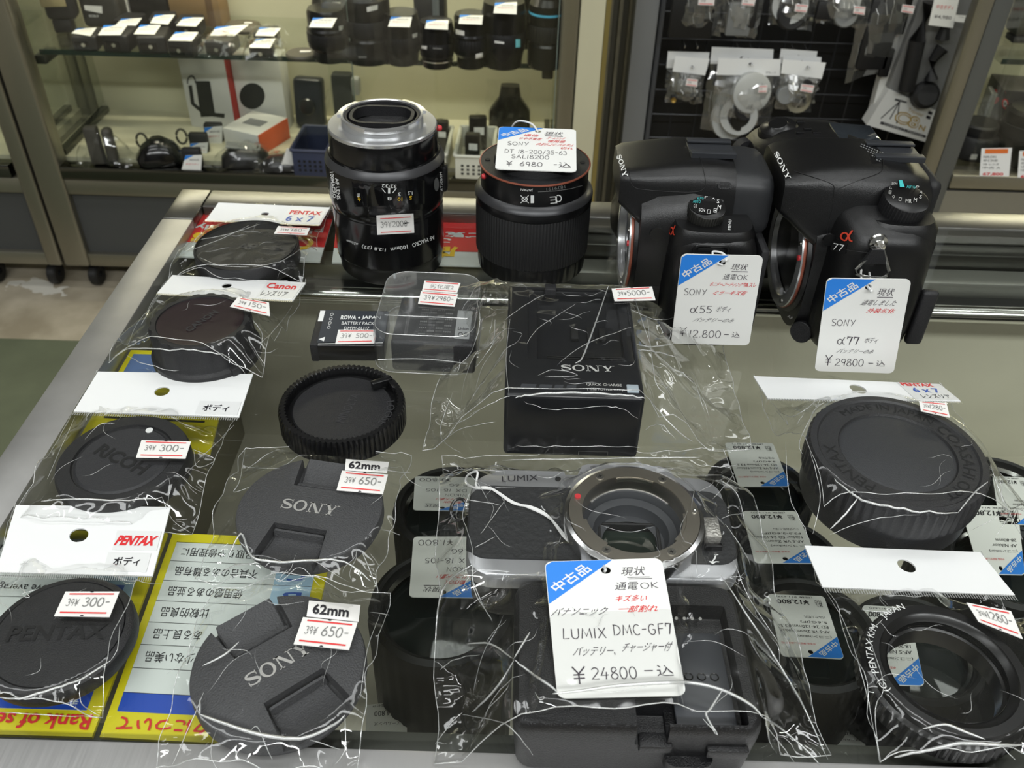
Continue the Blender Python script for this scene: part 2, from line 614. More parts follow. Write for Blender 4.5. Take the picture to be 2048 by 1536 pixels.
# =================================================================== the setting
def floor_mat():
    m = bpy.data.materials.new('shop_floor'); m.use_nodes = True
    nt = m.node_tree; b = nt.nodes['Principled BSDF']; N = nt.nodes.new; L = nt.links.new
    tc = N('ShaderNodeTexCoord')
    n = N('ShaderNodeTexNoise'); n.inputs['Scale'].default_value = 9; n.inputs['Detail'].default_value = 8
    L(tc.outputs['Object'], n.inputs['Vector'])
    r = N('ShaderNodeValToRGB')
    r.color_ramp.elements[0].color = (*lin((150, 140, 120)), 1); r.color_ramp.elements[0].position = .35
    r.color_ramp.elements[1].color = (*lin((194, 184, 164)), 1); r.color_ramp.elements[1].position = .7
    L(n.outputs[0], r.inputs[0])
    v = N('ShaderNodeTexNoise'); v.inputs['Scale'].default_value = 4.3; v.inputs['Detail'].default_value = 5
    L(tc.outputs['Object'], v.inputs['Vector'])
    t = N('ShaderNodeValToRGB'); t.color_ramp.interpolation = 'CONSTANT'
    t.color_ramp.elements[0].color = (0, 0, 0, 1); t.color_ramp.elements[1].color = (1, 1, 1, 1); t.color_ramp.elements[1].position = .62
    L(v.outputs[0], t.inputs[0])
    mx = N('ShaderNodeMix'); mx.data_type = 'RGBA'
    L(t.outputs[0], mx.inputs['Factor']); L(r.outputs[0], mx.inputs['A'])
    mx.inputs['B'].default_value = (*lin((206, 202, 190)), 1)
    L(mx.outputs['Result'], b.inputs['Base Color'])
    b.inputs['Roughness'].default_value = .45
    return m
struct(MB().box((0, 1.3, -.05), (7, 8.2, .10), floor_mat()).build('floor'))
struct(MB().box((0, 1.3, CEIL + .05), (7, 8.2, .10), mat('ceiling_paint', (170, 171, 168), .8)).build('ceiling'))
WALLM = mat('shop_wall_paint', (190, 188, 178), .7, var=.04, vscale=2)
struct(MB().box((0, 5.4, CEIL / 2), (7, .1, CEIL), WALLM).build('wall_back'))
struct(MB().box((-3.5, 1.3, CEIL / 2), (.1, 8.2, CEIL), WALLM).build('wall_left'))
struct(MB().box((3.5, 1.3, CEIL / 2), (.1, 8.2, CEIL), WALLM).build('wall_right'))
struct(MB().box((0, -2.85, CEIL / 2), (7, .1, CEIL), mat('front_wall_grey', (88, 89, 88), .7)).build('wall_front'))
FLOORMAT = mat('green_floor_sheet', (92, 98, 78), .6, var=.12, vscale=14, bump=.2, bscale=90)
o = MB().box((-1.0, .73, .003), (1.1, 1.20, .006), FLOORMAT).build('floor_mat')
tag(o, 'dull green floor sheet lying on the floor left of the counter', 'floor mat')

FIX = mat('lamp_housing', (225, 225, 222), .5)
for i, (lx, ly) in enumerate(LAMPS):
    t = thing('ceiling_lamp', 'long white tube lamp hanging from the ceiling over the showcases', 'ceiling lamp', (lx, ly, CEIL), group='tube lamps on the ceiling')
    MB().box((0, 0, -.25), (1.24, .24, .05), FIX, .008).build('housing', t)
    for sx in (-.45, .45):  # drop rods added to hang the housing below the ceiling fill
        MB().cyl(.004, -.23, 0, FIX, 12, M=Matrix.Translation((sx, 0, 0))).build('rod', t)
    for sx in (-.6, .6):
        MB().box((sx, 0, -.25), (.03, .24, .07), FIX, .004).build('end_cap', t)

# =================================================================== the glass counter
X0, XG, X1 = -.2405, -.2195, .86
Y0, YG0, YG1, Y1 = .118, .1625, .5565, .5810
def scratched():
    m = bpy.data.materials.new('scratched_front_rail'); m.use_nodes = True
    nt = m.node_tree; b = nt.nodes['Principled BSDF']; N = nt.nodes.new; L = nt.links.new
    b.inputs['Base Color'].default_value = (*lin((196, 195, 194)), 1)
    b.inputs['Metallic'].default_value = .6; b.inputs['Roughness'].default_value = .36
    tc = N('ShaderNodeTexCoord')
    h = None
    for rot, sc_ in ((.5, 260), (2.0, 300), (1.2, 220)):
        mp = N('ShaderNodeMapping'); mp.inputs['Rotation'].default_value = (0, 0, rot); mp.inputs['Scale'].default_value = (1, .06, 1)
        L(tc.outputs['Object'], mp.inputs[0])
        n = N('ShaderNodeTexNoise'); n.inputs['Scale'].default_value = sc_; n.inputs['Detail'].default_value = 2
        L(mp.outputs[0], n.inputs['Vector'])
        if h is None: h = n.outputs[0]
        else:
            a = N('ShaderNodeMath'); a.operation = 'MAXIMUM'; L(h, a.inputs[0]); L(n.outputs[0], a.inputs[1]); h = a.outputs[0]
    bp = N('ShaderNodeBump'); bp.inputs['Strength'].default_value = .5; bp.inputs['Distance'].default_value = .0006
    L(h, bp.inputs['Height']); L(bp.outputs[0], b.inputs['Normal'])
    return m
counter = thing('display_counter', 'glass topped display counter with worn steel rails full of lenses', 'display counter', ((X0 + X1) / 2, (Y0 + Y1) / 2, 0))
def cpart(mb, name, **k):
    o = mb.build(name, **k)
    o.parent = counter
    o.location = -counter.location
    return o
g = MB().box(((XG + X1) / 2, (YG0 + YG1) / 2, TZ - .0025), (X1 - XG + .004, YG1 - YG0 + .004, .005), GLASS)
cpart(g, 'glass_top')
cpart(MB().box(((X0 + XG) / 2, (Y0 + .537) / 2, TZ - .0135), (XG - X0, .537 - Y0, .029), STEELX, .0012), 'side_rail')
cpart(MB().box(((X0 + XG) / 2, (.5375 + Y1) / 2, TZ - .0133), (XG - X0, Y1 - .5375, .029), STEEL, .0012), 'corner_plate')
cpart(MB().box(((XG + X1) / 2 + .0005, (YG1 + Y1) / 2, TZ - .0135), (X1 - XG, Y1 - YG1, .029), STEEL, .0012), 'far_rail')
cpart(MB().box(((XG + X1) / 2 + .0005, (Y0 + YG0) / 2, TZ - .0135), (X1 - XG, YG0 - Y0, .029), scratched(), .0012), 'near_rail')
INSIDE = mat('counter_inside_board', (204, 200, 182), .5, var=.10, vscale=7)
DARKTRIM = mat('dark_inner_trim', (62, 62, 58), .4)
cpart(MB().box(((XG + X1) / 2, YG0 + .006, TZ - .020), (X1 - XG, .012, .024), DARKTRIM, .001), 'inner_trim')
cpart(MB().box(((XG + X1) / 2, .548, TZ - .026), (X1 - XG, .016, .030), mat('dark_steel', (92, 92, 88), .3, .9), .002)
      .box(((XG + X1) / 2, .528, TZ - .030), (X1 - XG, .020, .020), mat('inner_rail_grey', (150, 150, 144), .42, .8), .003)
      .box(((XG + X1) / 2, .512, TZ - .036), (X1 - XG, .010, .012), DEEP, .001)
      .tube([(XG, .502, TZ - .034), (X1, .502, TZ - .034)], .006, CHROME, 16), 'inner_rail')
cpart(MB().box(((X0 + X1) / 2, (Y0 + Y1) / 2, .47), (X1 - X0 - .01, Y1 - Y0 - .012, .012), INSIDE), 'shelf_board')
cpart(MB().box((X0 + .006, (Y0 + Y1) / 2, .36), (.010, Y1 - Y0, .62), FRAME), 'side_panel')
cpart(MB().box((X1 - .006, (Y0 + Y1) / 2, .36), (.010, Y1 - Y0, .62), FRAME), 'side_panel')
cpart(MB().box(((X0 + X1) / 2, Y1 - .006, .36), (X1 - X0 - .02, .010, .62), INSIDE), 'back_panel')
cpart(MB().box(((X0 + X1) / 2, Y0 + .006, .30), (X1 - X0 - .02, .010, .50), INSIDE), 'front_panel')
cpart(MB().box(((X0 + X1) / 2, (Y0 + Y1) / 2, .035), (X1 - X0, Y1 - Y0, .07), FRAME, .003), 'plinth')
FELT = mat('black_felt', (24, 24, 23), .95, bump=.8, bscale=2500)
o = MB().box((.47, .245, .528), (.74, .16, .104), FELT, .004).build('felt_riser')
tag(o, 'black felt covered riser under the lenses inside the counter', 'display riser')

# ---- cards and notices under the glass
def quad_fn(tl, tr, br, bl):
    def f(u, v):        # u right 0..1, v down 0..1
        return (tl * (1 - u) + tr * u) * (1 - v) + (bl * (1 - u) + br * u) * v
    return f
def lift(f, d):
    n = (f(1, 0.5) - f(0, .5)).cross(f(.5, 0) - f(.5, 1)).normalized()
    return lambda x, y: f(x, y) + n * d

def put(mb, geo, f, box, m, rot180=False, shear=0.0, asp=1.0, rot=0.0, stretch=True):
    """write geo into the box (u0, v0, u1, v1) of the card surface f"""
    u0, v0, u1, v1 = box
    vs, fs = fit(geo, 0, 0, 1, 1)
    def q(x, y):
        xx = u0 + (u1 - u0) * (x + shear * (y - .5))
        yy = v1 - (v1 - v0) * y
        if rot:
            cx, cy_ = (u0 + u1) / 2, (v0 + v1) / 2
            dx, dy = (xx - cx), (yy - cy_) * asp
            xx = cx + dx * math.cos(rot) + dy * math.sin(rot)
            yy = cy_ + (-dx * math.sin(rot) + dy * math.cos(rot)) / asp
        if rot180: xx, yy = 1 - xx, 1 - yy
        return f(xx, yy)
    mb.flat((vs, fs), m, q)

def slab(mb, f, m, th=.0006, n=6):
    nrm = (f(1, .5) - f(0, .5)).cross(f(.5, 0) - f(.5, 1)).normalized()
    vs, fs = [], []
    for d in (0, -th):
        for j in range(n + 1):
            for i in range(n + 1):
                vs.append(f(i / n, j / n) + nrm * d)
    s = (n + 1) ** 2
    for j in range(n):
        for i in range(n):
            a = j * (n + 1) + i
            fs.append((a, a + n + 1, a + n + 2, a + 1))
            fs.append((s + a, s + a + 1, s + a + n + 2, s + a + n + 1))
    ed = [i for i in range(n)] + [n + j * (n + 1) for j in range(n)] + [s - 1 - i for i in range(n)] + [n * (n + 1) - j * (n + 1) for j in range(n)]
    for i in range(len(ed)):
        a, b = ed[i], ed[(i + 1) % len(ed)]
        fs.append((a, b, s + b, s + a))
    return mb.add(vs, fs, m)

def fill(mb, f, box, m):
    u0, v0, u1, v1 = box
    n = 6
    vs = [f(u0 + (u1 - u0) * i / n, v) for v in (v0, v1) for i in range(n + 1)]
    mb.add(vs, [(i, n + 1 + i, n + 2 + i, i + 1) for i in range(n)], m)

YEL = mat('notice_yellow', (222, 208, 30), .45)
PALE = mat('notice_white', (222, 226, 226), .45)
CELLBLUE = mat('notice_pale_blue', (176, 206, 230), .45)
NAVY = mat('notice_blue_bar', (38, 78, 184), .45)
zN = TZ - .0065
def notice(name, label, tl, tr, br, bl, rows, title, heads, z=zN):
    P = [at(*p, z) for p in (tl, tr, br, bl)]
    f = quad_fn(*P)
    mb = MB()
    slab(mb, f, YEL, .0015)
    l1, l2 = lift(f, .0002), lift(f, .0003)
    bx = (.045, .055, .93, .895)
    fill(mb, l1, bx, PALE)
    fill(mb, l2, (bx[0], .815, bx[2], bx[3]), NAVY)
    l3 = lift(f, .0004)
    n = 7
    fill(mb, l2, (.70, bx[1], bx[2], .815), CELLBLUE)
    for k in range(n + 1):
        v = bx[1] + (.815 - bx[1]) * k / n
        fill(mb, l3, (bx[0], v - .001, bx[2], v + .001), INK)
    for k, s in enumerate(rows):
        if not s: continue
        v = bx[1] + (.815 - bx[1]) * (k + .28) / n
        put(mb, text(s), l3, (1 - (bx[0] + .05 + (.055 if ord(s[0]) > 255 else .026) * len(s)), 1 - v - .05, 1 - (bx[0] + .05), 1 - v), INK, True)
    for k, s in enumerate(heads):
        v = bx[1] + (.815 - bx[1]) * (k + .3) / n
        put(mb, text(s, .02), l3, (1 - .88, 1 - v - .05, 1 - .77, 1 - v), BLUEINK, True)
    put(mb, text('程度' if name[0] == 'r' else 'RANK'), l3, (.12, 1 - .875, .32, 1 - .835), PALE, True)
    put(mb, text(title, .02), l3, (.03, 1 - .975, .93, 1 - .912), REDINK, True, shear=.0)
    o = mb.build(name, fix=False)
    tag(o, label, 'notice')
    return o
notice('rank_notice', 'yellow framed grading notice in Japanese under the left glass', (346, 1066), (668, 1080), (578, 1494), (199, 1474),
       ['部品取りや修理用に', '不具合のある難有品', '使用感のある並品', '比較的良品', 'ある良上品', '使用感の少ない美品', ''], '中古ランクについて', ['J', 'C', 'B', 'AB', 'A', 'AA'])
notice('rank_notice', 'yellow framed grading notice in English under the bagged cap at lower left', (-22, 1056), (335, 1066), (184, 1474), (-250, 1462),
       ['for parts or repair', 'Inferior condition', 'above average use', 'average', 'very good', 'like new', ''], 'Rank of second hand', ['J', 'C', 'B', 'AB', 'A', 'AA'])
# small yellow and blue card seen under the two upper left bags
f = quad_fn(*[at(*p, zN - .006) for p in ((262, 700), (470, 706), (420, 905), (150, 890))])
mb = MB(); slab(mb, f, YEL, .0015); fill(mb, lift(f, .0003), (.05, .05, .95, .30), mat('card_blue', (96, 120, 168), .5))
fill(mb, lift(f, .0003), (.1, .72, .9, .74), INK)
tag(mb.build('info_card', fix=False), 'yellow card with a blue band under the glass beneath the second bag', 'notice')

REDN = mat('notice_red', (214, 42, 46), .5)
def red_notice(label, tl, tr, br, bl, rows):
    f = quad_fn(*[at(*p, zN) for p in (tl, tr, br, bl)])
    mb = MB(); slab(mb, f, PALE, .0012)
    fill(mb, lift(f, .0002), (.0, .0, 1, .72), REDN)
    l = lift(f, .0004)
    for s, box, m, b in rows:
        put(mb, text(s, b), l, (1 - box[2], 1 - box[3], 1 - box[0], 1 - box[1]), m, True)
    return tag(mb.build('red_notice', fix=False), label, 'notice')
red_notice('red and white English notice under the glass behind the flat bagged cap', (402, 418), (668, 428), (640, 523), (348, 512),
           [('Attention', (.02, .04, .72, .25), REDINK, .03), ('please use only', (.03, .32, .96, .46), PALE, .02), ('Customers', (.05, .52, .92, .80), YELLOWINK, .04)])
red_notice('red and white Japanese notice under the glass between the two lenses', (676, 430), (985, 442), (975, 532), (664, 524),
           [('お客様へお願い', (.02, .04, .98, .24), REDINK, .04), ('ご覧になりたい', (.05, .30, .95, .42), PALE, .03), ('この商品は', (.05, .44, .75, .56), PALE, .03), ('店員まで', (.02, .62, .8, .86), YELLOWINK, .04)])

# ---- price tags
TRI = [(0, 0), (.58, 0), (0, .345)]
def tag_quad(tl, tr, br, bl, zb, zt=None, asp=1.52):
    BL, BR = at(*bl, zb), at(*br, zb)
    wd = (BR - BL).length
    if zt is None:
        best = None
        for k in range(160):
            z = zb + k * .0005
            d = abs(((at(*tl, z) + at(*tr, z)) / 2 - (BL + BR) / 2).length - asp * wd)
            if best is None or d < best[0]: best = (d, z)
        zt = best[1]
    return quad_fn(at(*tl, zt), at(*tr, zt), BR, BL)

def tag_card(label, f, lines, cat='price tag', group=None, flip=False, printed=False, hole=(.51, .085), hr=.042, asp=1.5, th=.0005, big=.20):
    mb = MB()
    pl = rrect(1, asp, .07, 5, .5, asp / 2)
    nrm = (f(1, .5) - f(0, .5)).cross(f(.5, 0) - f(.5, 1)).normalized()
    g = (lambda u, v: f(1 - u, 1 - v)) if flip else f
    t2 = MB()
    plate_hole(t2, pl, (hole[0], hole[1] * asp), hr, -1, 0, TAGPAPER)
    mb.add([g(p.x, p.y / asp) + nrm * (th * p.z) for p in t2.v], t2.f, TAGPAPER)
    l1 = lift(f, .00012); l2 = lift(f, .00022)
    # blue corner
    tri = [(.005, .05), (.02, .018), (.05, .004), (.42, .004), (.44, .03), (.485, .062), (.54, .035), (.575, .004)][:4] + [(.575, .004), (.005, .335)]
    n = 12
    vs, fs = [], []
    for j in range(n + 1):
        v = .004 + (.335 - .004) * j / n
        u1 = .575 - .57 * (v - .004) / .331
        u0 = .005 if v > .05 else .005 + .06 * (1 - math.sqrt(max(0, 1 - ((.05 - v) / .046) ** 2)))
        vs += [(u0, v), (max(u1, u0), v)]
    fs = [(2 * j, 2 * j + 1, 2 * j + 3, 2 * j + 2) for j in range(n)]
    q = (lambda u, v: l1(1 - u, 1 - v)) if flip else l1
    mb.add([q(a, b) for a, b in vs], fs, BLUE)
    put(mb, text('中古品', .02), l2, (.205 - big, .140 - .040, .205 + big, .140 + .040), WHITEINK, flip, rot=R(40), asp=asp)
    for s, box, m, kind in lines:
        if kind == 'pen': geo = pen(s, .075)
        elif kind == 'bar': geo = rect(0, 0, 1, 1)
        elif kind == 'b': geo = text(s, .02)
        else: geo = text(s, (0.004 if m is REDINK else -.004) if kind == 'thin' else 0)
        put(mb, geo, l2, box, m, flip, shear=.12 if (kind == 'thin' and len(s) > 1) else 0)
    o = mb.build('price_tag', fix=False)
    tag(o, label, cat, group)
    return o, g, nrm

def string(par, pts, r=.00055, name='string'):
    # smooth the way points
    P = [Vector(p) for p in pts]
    out = []
    for i in range(len(P) - 1):
        a, b, c, d = P[max(0, i - 1)], P[i], P[i + 1], P[min(len(P) - 1, i + 2)]
        for k in range(6):
            t = k / 6
            out.append(.5 * ((2 * b) + (c - a) * t + (2 * a - 5 * b + 4 * c - d) * t * t + (3 * b - a - 3 * c + d) * t ** 3))
    out.append(P[-1])
    return MB().tube(out, r, mat('white_string', (222, 222, 220), .7), 6).build(name, par)

K_, R_ = PENINK, REDINK
def printed(price, lines, sub='(税抜 ¥11,637)'):
    L = [('税込', (.08, .80, .20, .92), INK, ''), (price, (.30, .84, .86, .93), INK, 'b'), (sub, (.22, .945, .85, .98), INK, '')]
    for i, s in enumerate(lines):
        v = .30 + i * .078
        L.append((s, (.10, v, min(.93, .10 + .043 * len(s) + .1), v + .045), INK, ''))
    L.append(('中古品 保証なし(返品不可)', (.40, .19, .95, .225), REDINK, ''))
    return L

# =================================================================== caps
def wbuild(mb, name, parent, **k):
    """build a part whose shape is written in room coordinates"""
    M = parent.matrix_basis.inverted()
    mb.v = [M @ v for v in mb.v]
    return mb.build(name, parent, **k)

def disc_at(l, r, t, b, z):
    """centre and radius of a level disc from its left, right, top and bottom edge"""
    xm, ym = (l + r) / 2, (t + b) / 2
    P, Q = at(l, ym - (r - l) * .012, z), at(r, ym + (r - l) * .012, z)
    T, B = at(xm, t, z), at(xm, b, z)
    c = Vector(((P.x + Q.x) / 2, (T.y + B.y) / 2, 0))
    return c, ((Q - P).length + (T - B).length) / 4

def ring_text(mb, s, rad, a_mid, h, m, z, width=None, bold=0.0, outward=True):
    vs, fs = fit(text(s, bold), 0, 0, width, h)
    wd = max(v[0] for v in vs)
    def q(x, y):
        if outward:
            a = a_mid - (x - wd / 2) / rad; r = rad + y
        else:
            a = a_mid + (x - wd / 2) / rad; r = rad - y
        return Vector((r * math.cos(a), r * math.sin(a), z))
    mb.flat((vs, fs), m, q)

EMB = mat('embossed_black', (56, 56, 58), 0.3)
EMBD = mat('embossed_grey', (7, 7, 8), 0.7)

def ribs(idx, depth, per=2):
    return lambda j, k, r: r - depth if (j in idx and (k // per) % 2) else r

# --- flat thin cap, far left bag
c, r = disc_at(378, 606, 446, 537, TZ + .013)
t = thing('front_lens_cap', 'thin black disc cap in the bag farthest back on the left', 'lens cap', (c.x, c.y, TZ + .0008))
MB().lathe([(1e-5, .002), (r * .9, .002), (r * .96, .0), (r, .002), (r, .011), (r * .985, .0122), (r * .955, .0122), (r * .945, .0108), (r * .60, .0104), (1e-5, .0104)], BLKM, 96).build('cap_body', t)
MB().lathe([(r * .955, .0121), (r * .963, .0128), (r * .975, .0121)], BLKS, 96).build('rim_ring', t)
mb = MB(); ring_text(mb, 'ASAHI OPT. CO  MADE IN JAPAN', r * .72, R(20), .006, EMB, .01065, outward=False)
mb.flat(fit(text('AP', .02), -r * .2, -r * .1, r * .4), EMB, lambda x, y: Vector((x, y, .01065)))
mb.build('lettering', t, fix=False)
CAP1 = (c, r, .013)

# --- tall ribbed rear cap
c, r = disc_at(289, 511, 594, 693, TZ + .024)
t = thing('rear_lens_cap', 'tall ribbed rear lens cap with a dark reddish top in the second left bag', 'lens cap', (c.x, c.y, TZ + .0008))
rr = r * 1.0
MB().lathe([(1e-5, .001), (r * 1.06, .001), (r * 1.08, .002), (r * 1.08, .006), (r * 1.02, .007), (r, .008), (r, .0228), (r * .97, .024), (r * .86, .024), (r * .85, .0232), (1e-5, .0232)],
           BLKM, 120, fn=ribs((6, 7), .0009, 3)).build('cap_body', t)
MB().lathe([(1e-5, .0234), (r * .80, .0234), (r * .84, .0236)], mat('dark_red_cap_face', (34, 20, 24), .4), 96).build('cap_face', t)
mb = MB(); mb.flat(fit(text('CANON', .02), -r * .40, -r * .12, r * .8), EMB, lambda x, y: Matrix.Rotation(R(62), 3, 'Z') @ Vector((x, y, .0237)))
mb.build('lettering', t, fix=False)
MB().box((r * 1.0, .0, .004), (.006, .010, .007), BLKM, .001, M=Matrix.Rotation(R(-38), 4, 'Z')).build('lock_tab', t)
CAP2 = (c, r, .0245)

# --- body cap with the five letter mark
c, r = disc_at(103, 387, 844, 1000, TZ + .010)
t = thing('body_cap', 'black body cap with a white index dot in the third left bag', 'body cap', (c.x, c.y, TZ + .0008), (R(2), 0, R(-27)))
MB().lathe([(1e-5, .001), (r * .92, .001), (r * .93, .0), (r * .99, .001), (r, .002), (r, .0075), (r * .97, .0098), (r * .76, .0100), (r * .745, .0088), (1e-5, .0088)], BLKM, 96).build('cap_body', t)
MB().lathe([(1e-5, .0098), (r * .68, .0097), (r * .715, .0089)], mat('cap_centre_black', (39, 39, 42), .55, bump=.5, bscale=1600), 96).build('cap_face', t)
mb = MB(); mb.flat(fit(text('RICOH', .03), -r * .50, -r * .14, r * 1.0, r * .25), EMBD, lambda x, y: Vector((x, y, .00995))); mb.build('lettering', t, fix=False)
MB().cyl(.0017, .0098, .0105, WHITEINK, 20).build('index_dot', t, loc=(r * .62 * math.cos(R(100)), r * .60 * math.sin(R(100)) + .002, -.0004))
CAP3 = (c, r, .0105)

# --- domed body cap lower left
c, r = disc_at(-22, 254, 1156, 1396, TZ + .009)
t = thing('body_cap', 'smooth black body cap in the bag at the lower left corner', 'body cap', (c.x, c.y, TZ + .0008), (0, 0, R(4)))
MB().lathe([(1e-5, .001), (r * .95, .001), (r, .003), (r, .0065), (r * .975, .0086), (r * .93, .0095), (r * .875, .0097), (r * .865, .0090), (r * .855, .0097), (r * .5, .0102), (1e-5, .0104)], BLKM, 96).build('cap_body', t)
mb = MB(); mb.flat(fit(text('PENTAX', .02), -r * .66, -r * .15, r * 1.32, r * .25), EMBD, lambda x, y: Vector((x, y, .01055))); mb.build('lettering', t, fix=False)
CAP4 = (c, r, .0105)

# --- two pinch caps
def pinch_cap(label, px, z, rot, base):
    c, r = disc_at(*px, TZ + base + z)
    t = thing('front_lens_cap', label, 'lens cap', (c.x, c.y, TZ + base), (0, 0, rot), 'charcoal pinch lens caps in clear bags')
    h = z
    b = MB().lathe([(1e-5, .0005), (r * .90, .0005), (r * .92, .0), (r * .955, .0005), (r * .955, .0028), (r * .98, .0030), (r, .0036), (r, h - .002), (r * .985, h - .0006), (r * .955, h), (1e-5, h)], CAPGREY, 128)
    body = b.build('cap_body', t)
    ck = MB()
    for s in (1, -1):
        ck.prism([(-.37 * r, s * .36 * r), (.37 * r, s * .36 * r), (.47 * r, s * 1.2 * r), (-.47 * r, s * 1.2 * r)][::s], h - .0060, h + .01, CAPGREY)
    cut(body, ck)
    for s in (1, -1):
        pr = [(.39, -.0052), (.405, -.0022), (.425, -.0012), (.455, -.0014), (.475, -.0048), (.58, -.0048), (.72, -.0038), (.84, -.0024), (.93, -.0008)]
        rings = []
        for (y, dz) in pr:
            hw = .345 * r + .05 * r * (y - .4)
            hw = min(hw, math.sqrt(max(.01, .99 - y * y)) * r)
            rings.append([Vector((x, s * y * r, zz)) for x, zz in ((-hw, h - .0062), (hw, h - .0062), (hw, h + dz - .0004), (hw - .0006, h + dz), (-hw + .0006, h + dz), (-hw, h + dz - .0004))])
        MB().loft(rings, CAPGREY).build('pinch_tab', t, ang=25)
    mb = MB(); mb.flat(fit(LOGO, -r * .40, -r * .10, r * .80, r * .20), mat('silver_print', (176, 174, 170), .4, .2), lambda x, y: Vector((x, y, h + .00012)))
    mb.build('lettering', t, fix=False)
    return c, r, z
CAP5 = pinch_cap('charcoal pinch lens cap lying behind the other one, its lettering nearly level', (468, 768, 917, 1124), .0095, R(-9), .0008)
CAP6 = pinch_cap('nearest charcoal pinch lens cap with its lettering slanting up to the right', (375, 734, 1193, 1481), .0105, R(40), .0008)

# --- loose rear cap
c, r = disc_at(553, 812, 731, 888, TZ + .013)
t = thing('rear_lens_cap', 'loose black rear lens cap with a ribbed rim lying unbagged on the glass', 'lens cap', (c.x, c.y, TZ))
MB().lathe([(1e-5, .0), (r * .97, .0), (r, .0012), (r, .0115), (r * .975, .0135), (r * .90, .0137), (r * .875, .0130), (r * .86, .0085), (1e-5, .0085)], BLKS, 216,
           fn=lambda j, k, q: q - .0010 if (j in (3, 4, 5) and (k % 3) == 0) else q).build('cap_body', t)
MB().lathe([(1e-5, .0100), (r * .775, .0098), (r * .80, .0090), (r * .80, .0084)], BLKM, 96).build('cap_face', t)
mb = MB(); mb.flat(fit(text('MINOLTA', .0), -r * .36, -r * .10, r * .72, r * .15), EMB, lambda x, y: Matrix.Rotation(R(78), 3, 'Z') @ Vector((x, y + .0, .01005)) + Vector((.002, 0, 0)))
ring_text(mb, 'LOOSE', r * .70, R(-8), .0040, EMB, .01005)
mb.build('lettering', t, fix=False)
MB().box((0, 0, .0125), (.011, .0035, .004), BLKS, .0006).box((.004, -.004, .0122), (.0025, .008, .003), BLKS, .0004).build('lock_tab', t, loc=(r * .56, r * .56, 0), rot=(0, 0, R(30)))

# --- big tall rear cap on the right
c, r = disc_at(1622, 1976, 799, 1022, TZ + .030)
t = thing('rear_lens_cap', 'largest tall black rear cap, in the bag on the right below the tagged cameras', 'lens cap', (c.x, c.y, TZ + .0008), (0, 0, R(-24)))
MB().lathe([(1e-5, .001), (r * .93, .001), (r * .95, .003), (r * .95, .012), (r * .985, .014), (r, .016), (r, .0285), (r * .97, .0298), (r * .90, .0300), (r * .88, .0292), (r * .66, .0292), (r * .645, .0282), (1e-5, .0282)],
           mat('dark_grey_cap_plastic', (38, 38, 40), .42, bump=.4, bscale=1800), 240, fn=ribs((5, 6), .0007, 2)).build('cap_body', t)
MB().lathe([(1e-5, .0288), (r * .60, .0288), (r * .635, .0283)], mat('cap_centre_grey', (46, 47, 50), .5, bump=.4, bscale=1800), 96).build('cap_face', t)
mb = MB()
for s, a in (('MADE IN JAPAN', R(108)), ('ASAHI OPT.', R(-6)), ('CO', R(48)), ('PENTAX', R(228))):
    ring_text(mb, s, r * .70, a, .0052, EMBD, .02935)
mb.build('lettering', t, fix=False)
CAP7 = (c, r, .0305)

# --- adapter ring
c, r = disc_at(1736, 2064, 1209, 1484, TZ + .014)
t = thing('mount_ring', 'black metal adapter ring with white engraving in the bag at the lower right', 'adapter ring', (c.x, c.y, TZ + .0008))
ri = r * .66
MB().lathe([(ri * 1.03, .0), (r * .90, .0), (r * .98, .001), (r, .002), (r, .0085), (r * .985, .0095), (r * .93, .0105), (r * .93, .0132), (r * .91, .0140), (r * .80, .0140), (r * .78, .0132), (ri * 1.06, .0120), (ri * 1.05, .0090), (ri, .0086), (ri, .0005), (ri * 1.03, .0)],
           BLKS, 240, fn=ribs((3, 4), .0009, 2)).build('ring_body', t)
mb = MB()
for k in range(4):
    mb.lathe([(ri * 1.052 + .0001, .0094 + k * .0008), (ri * 1.045, .0097 + k * .0008), (ri * 1.052, .0100 + k * .0008)], BLKG, 96)
mb.build('screw_thread', t)
mb = MB()
ring_text(mb, '(C)  PENTAX K/M', r * .85, R(172), .0034, WHITEINK, .01415, outward=True)
ring_text(mb, 'JAPAN', r * .85, R(118), .0034, WHITEINK, .01415)
mb.build('lettering', t, fix=False)
CAP8 = (c, r, .0145)

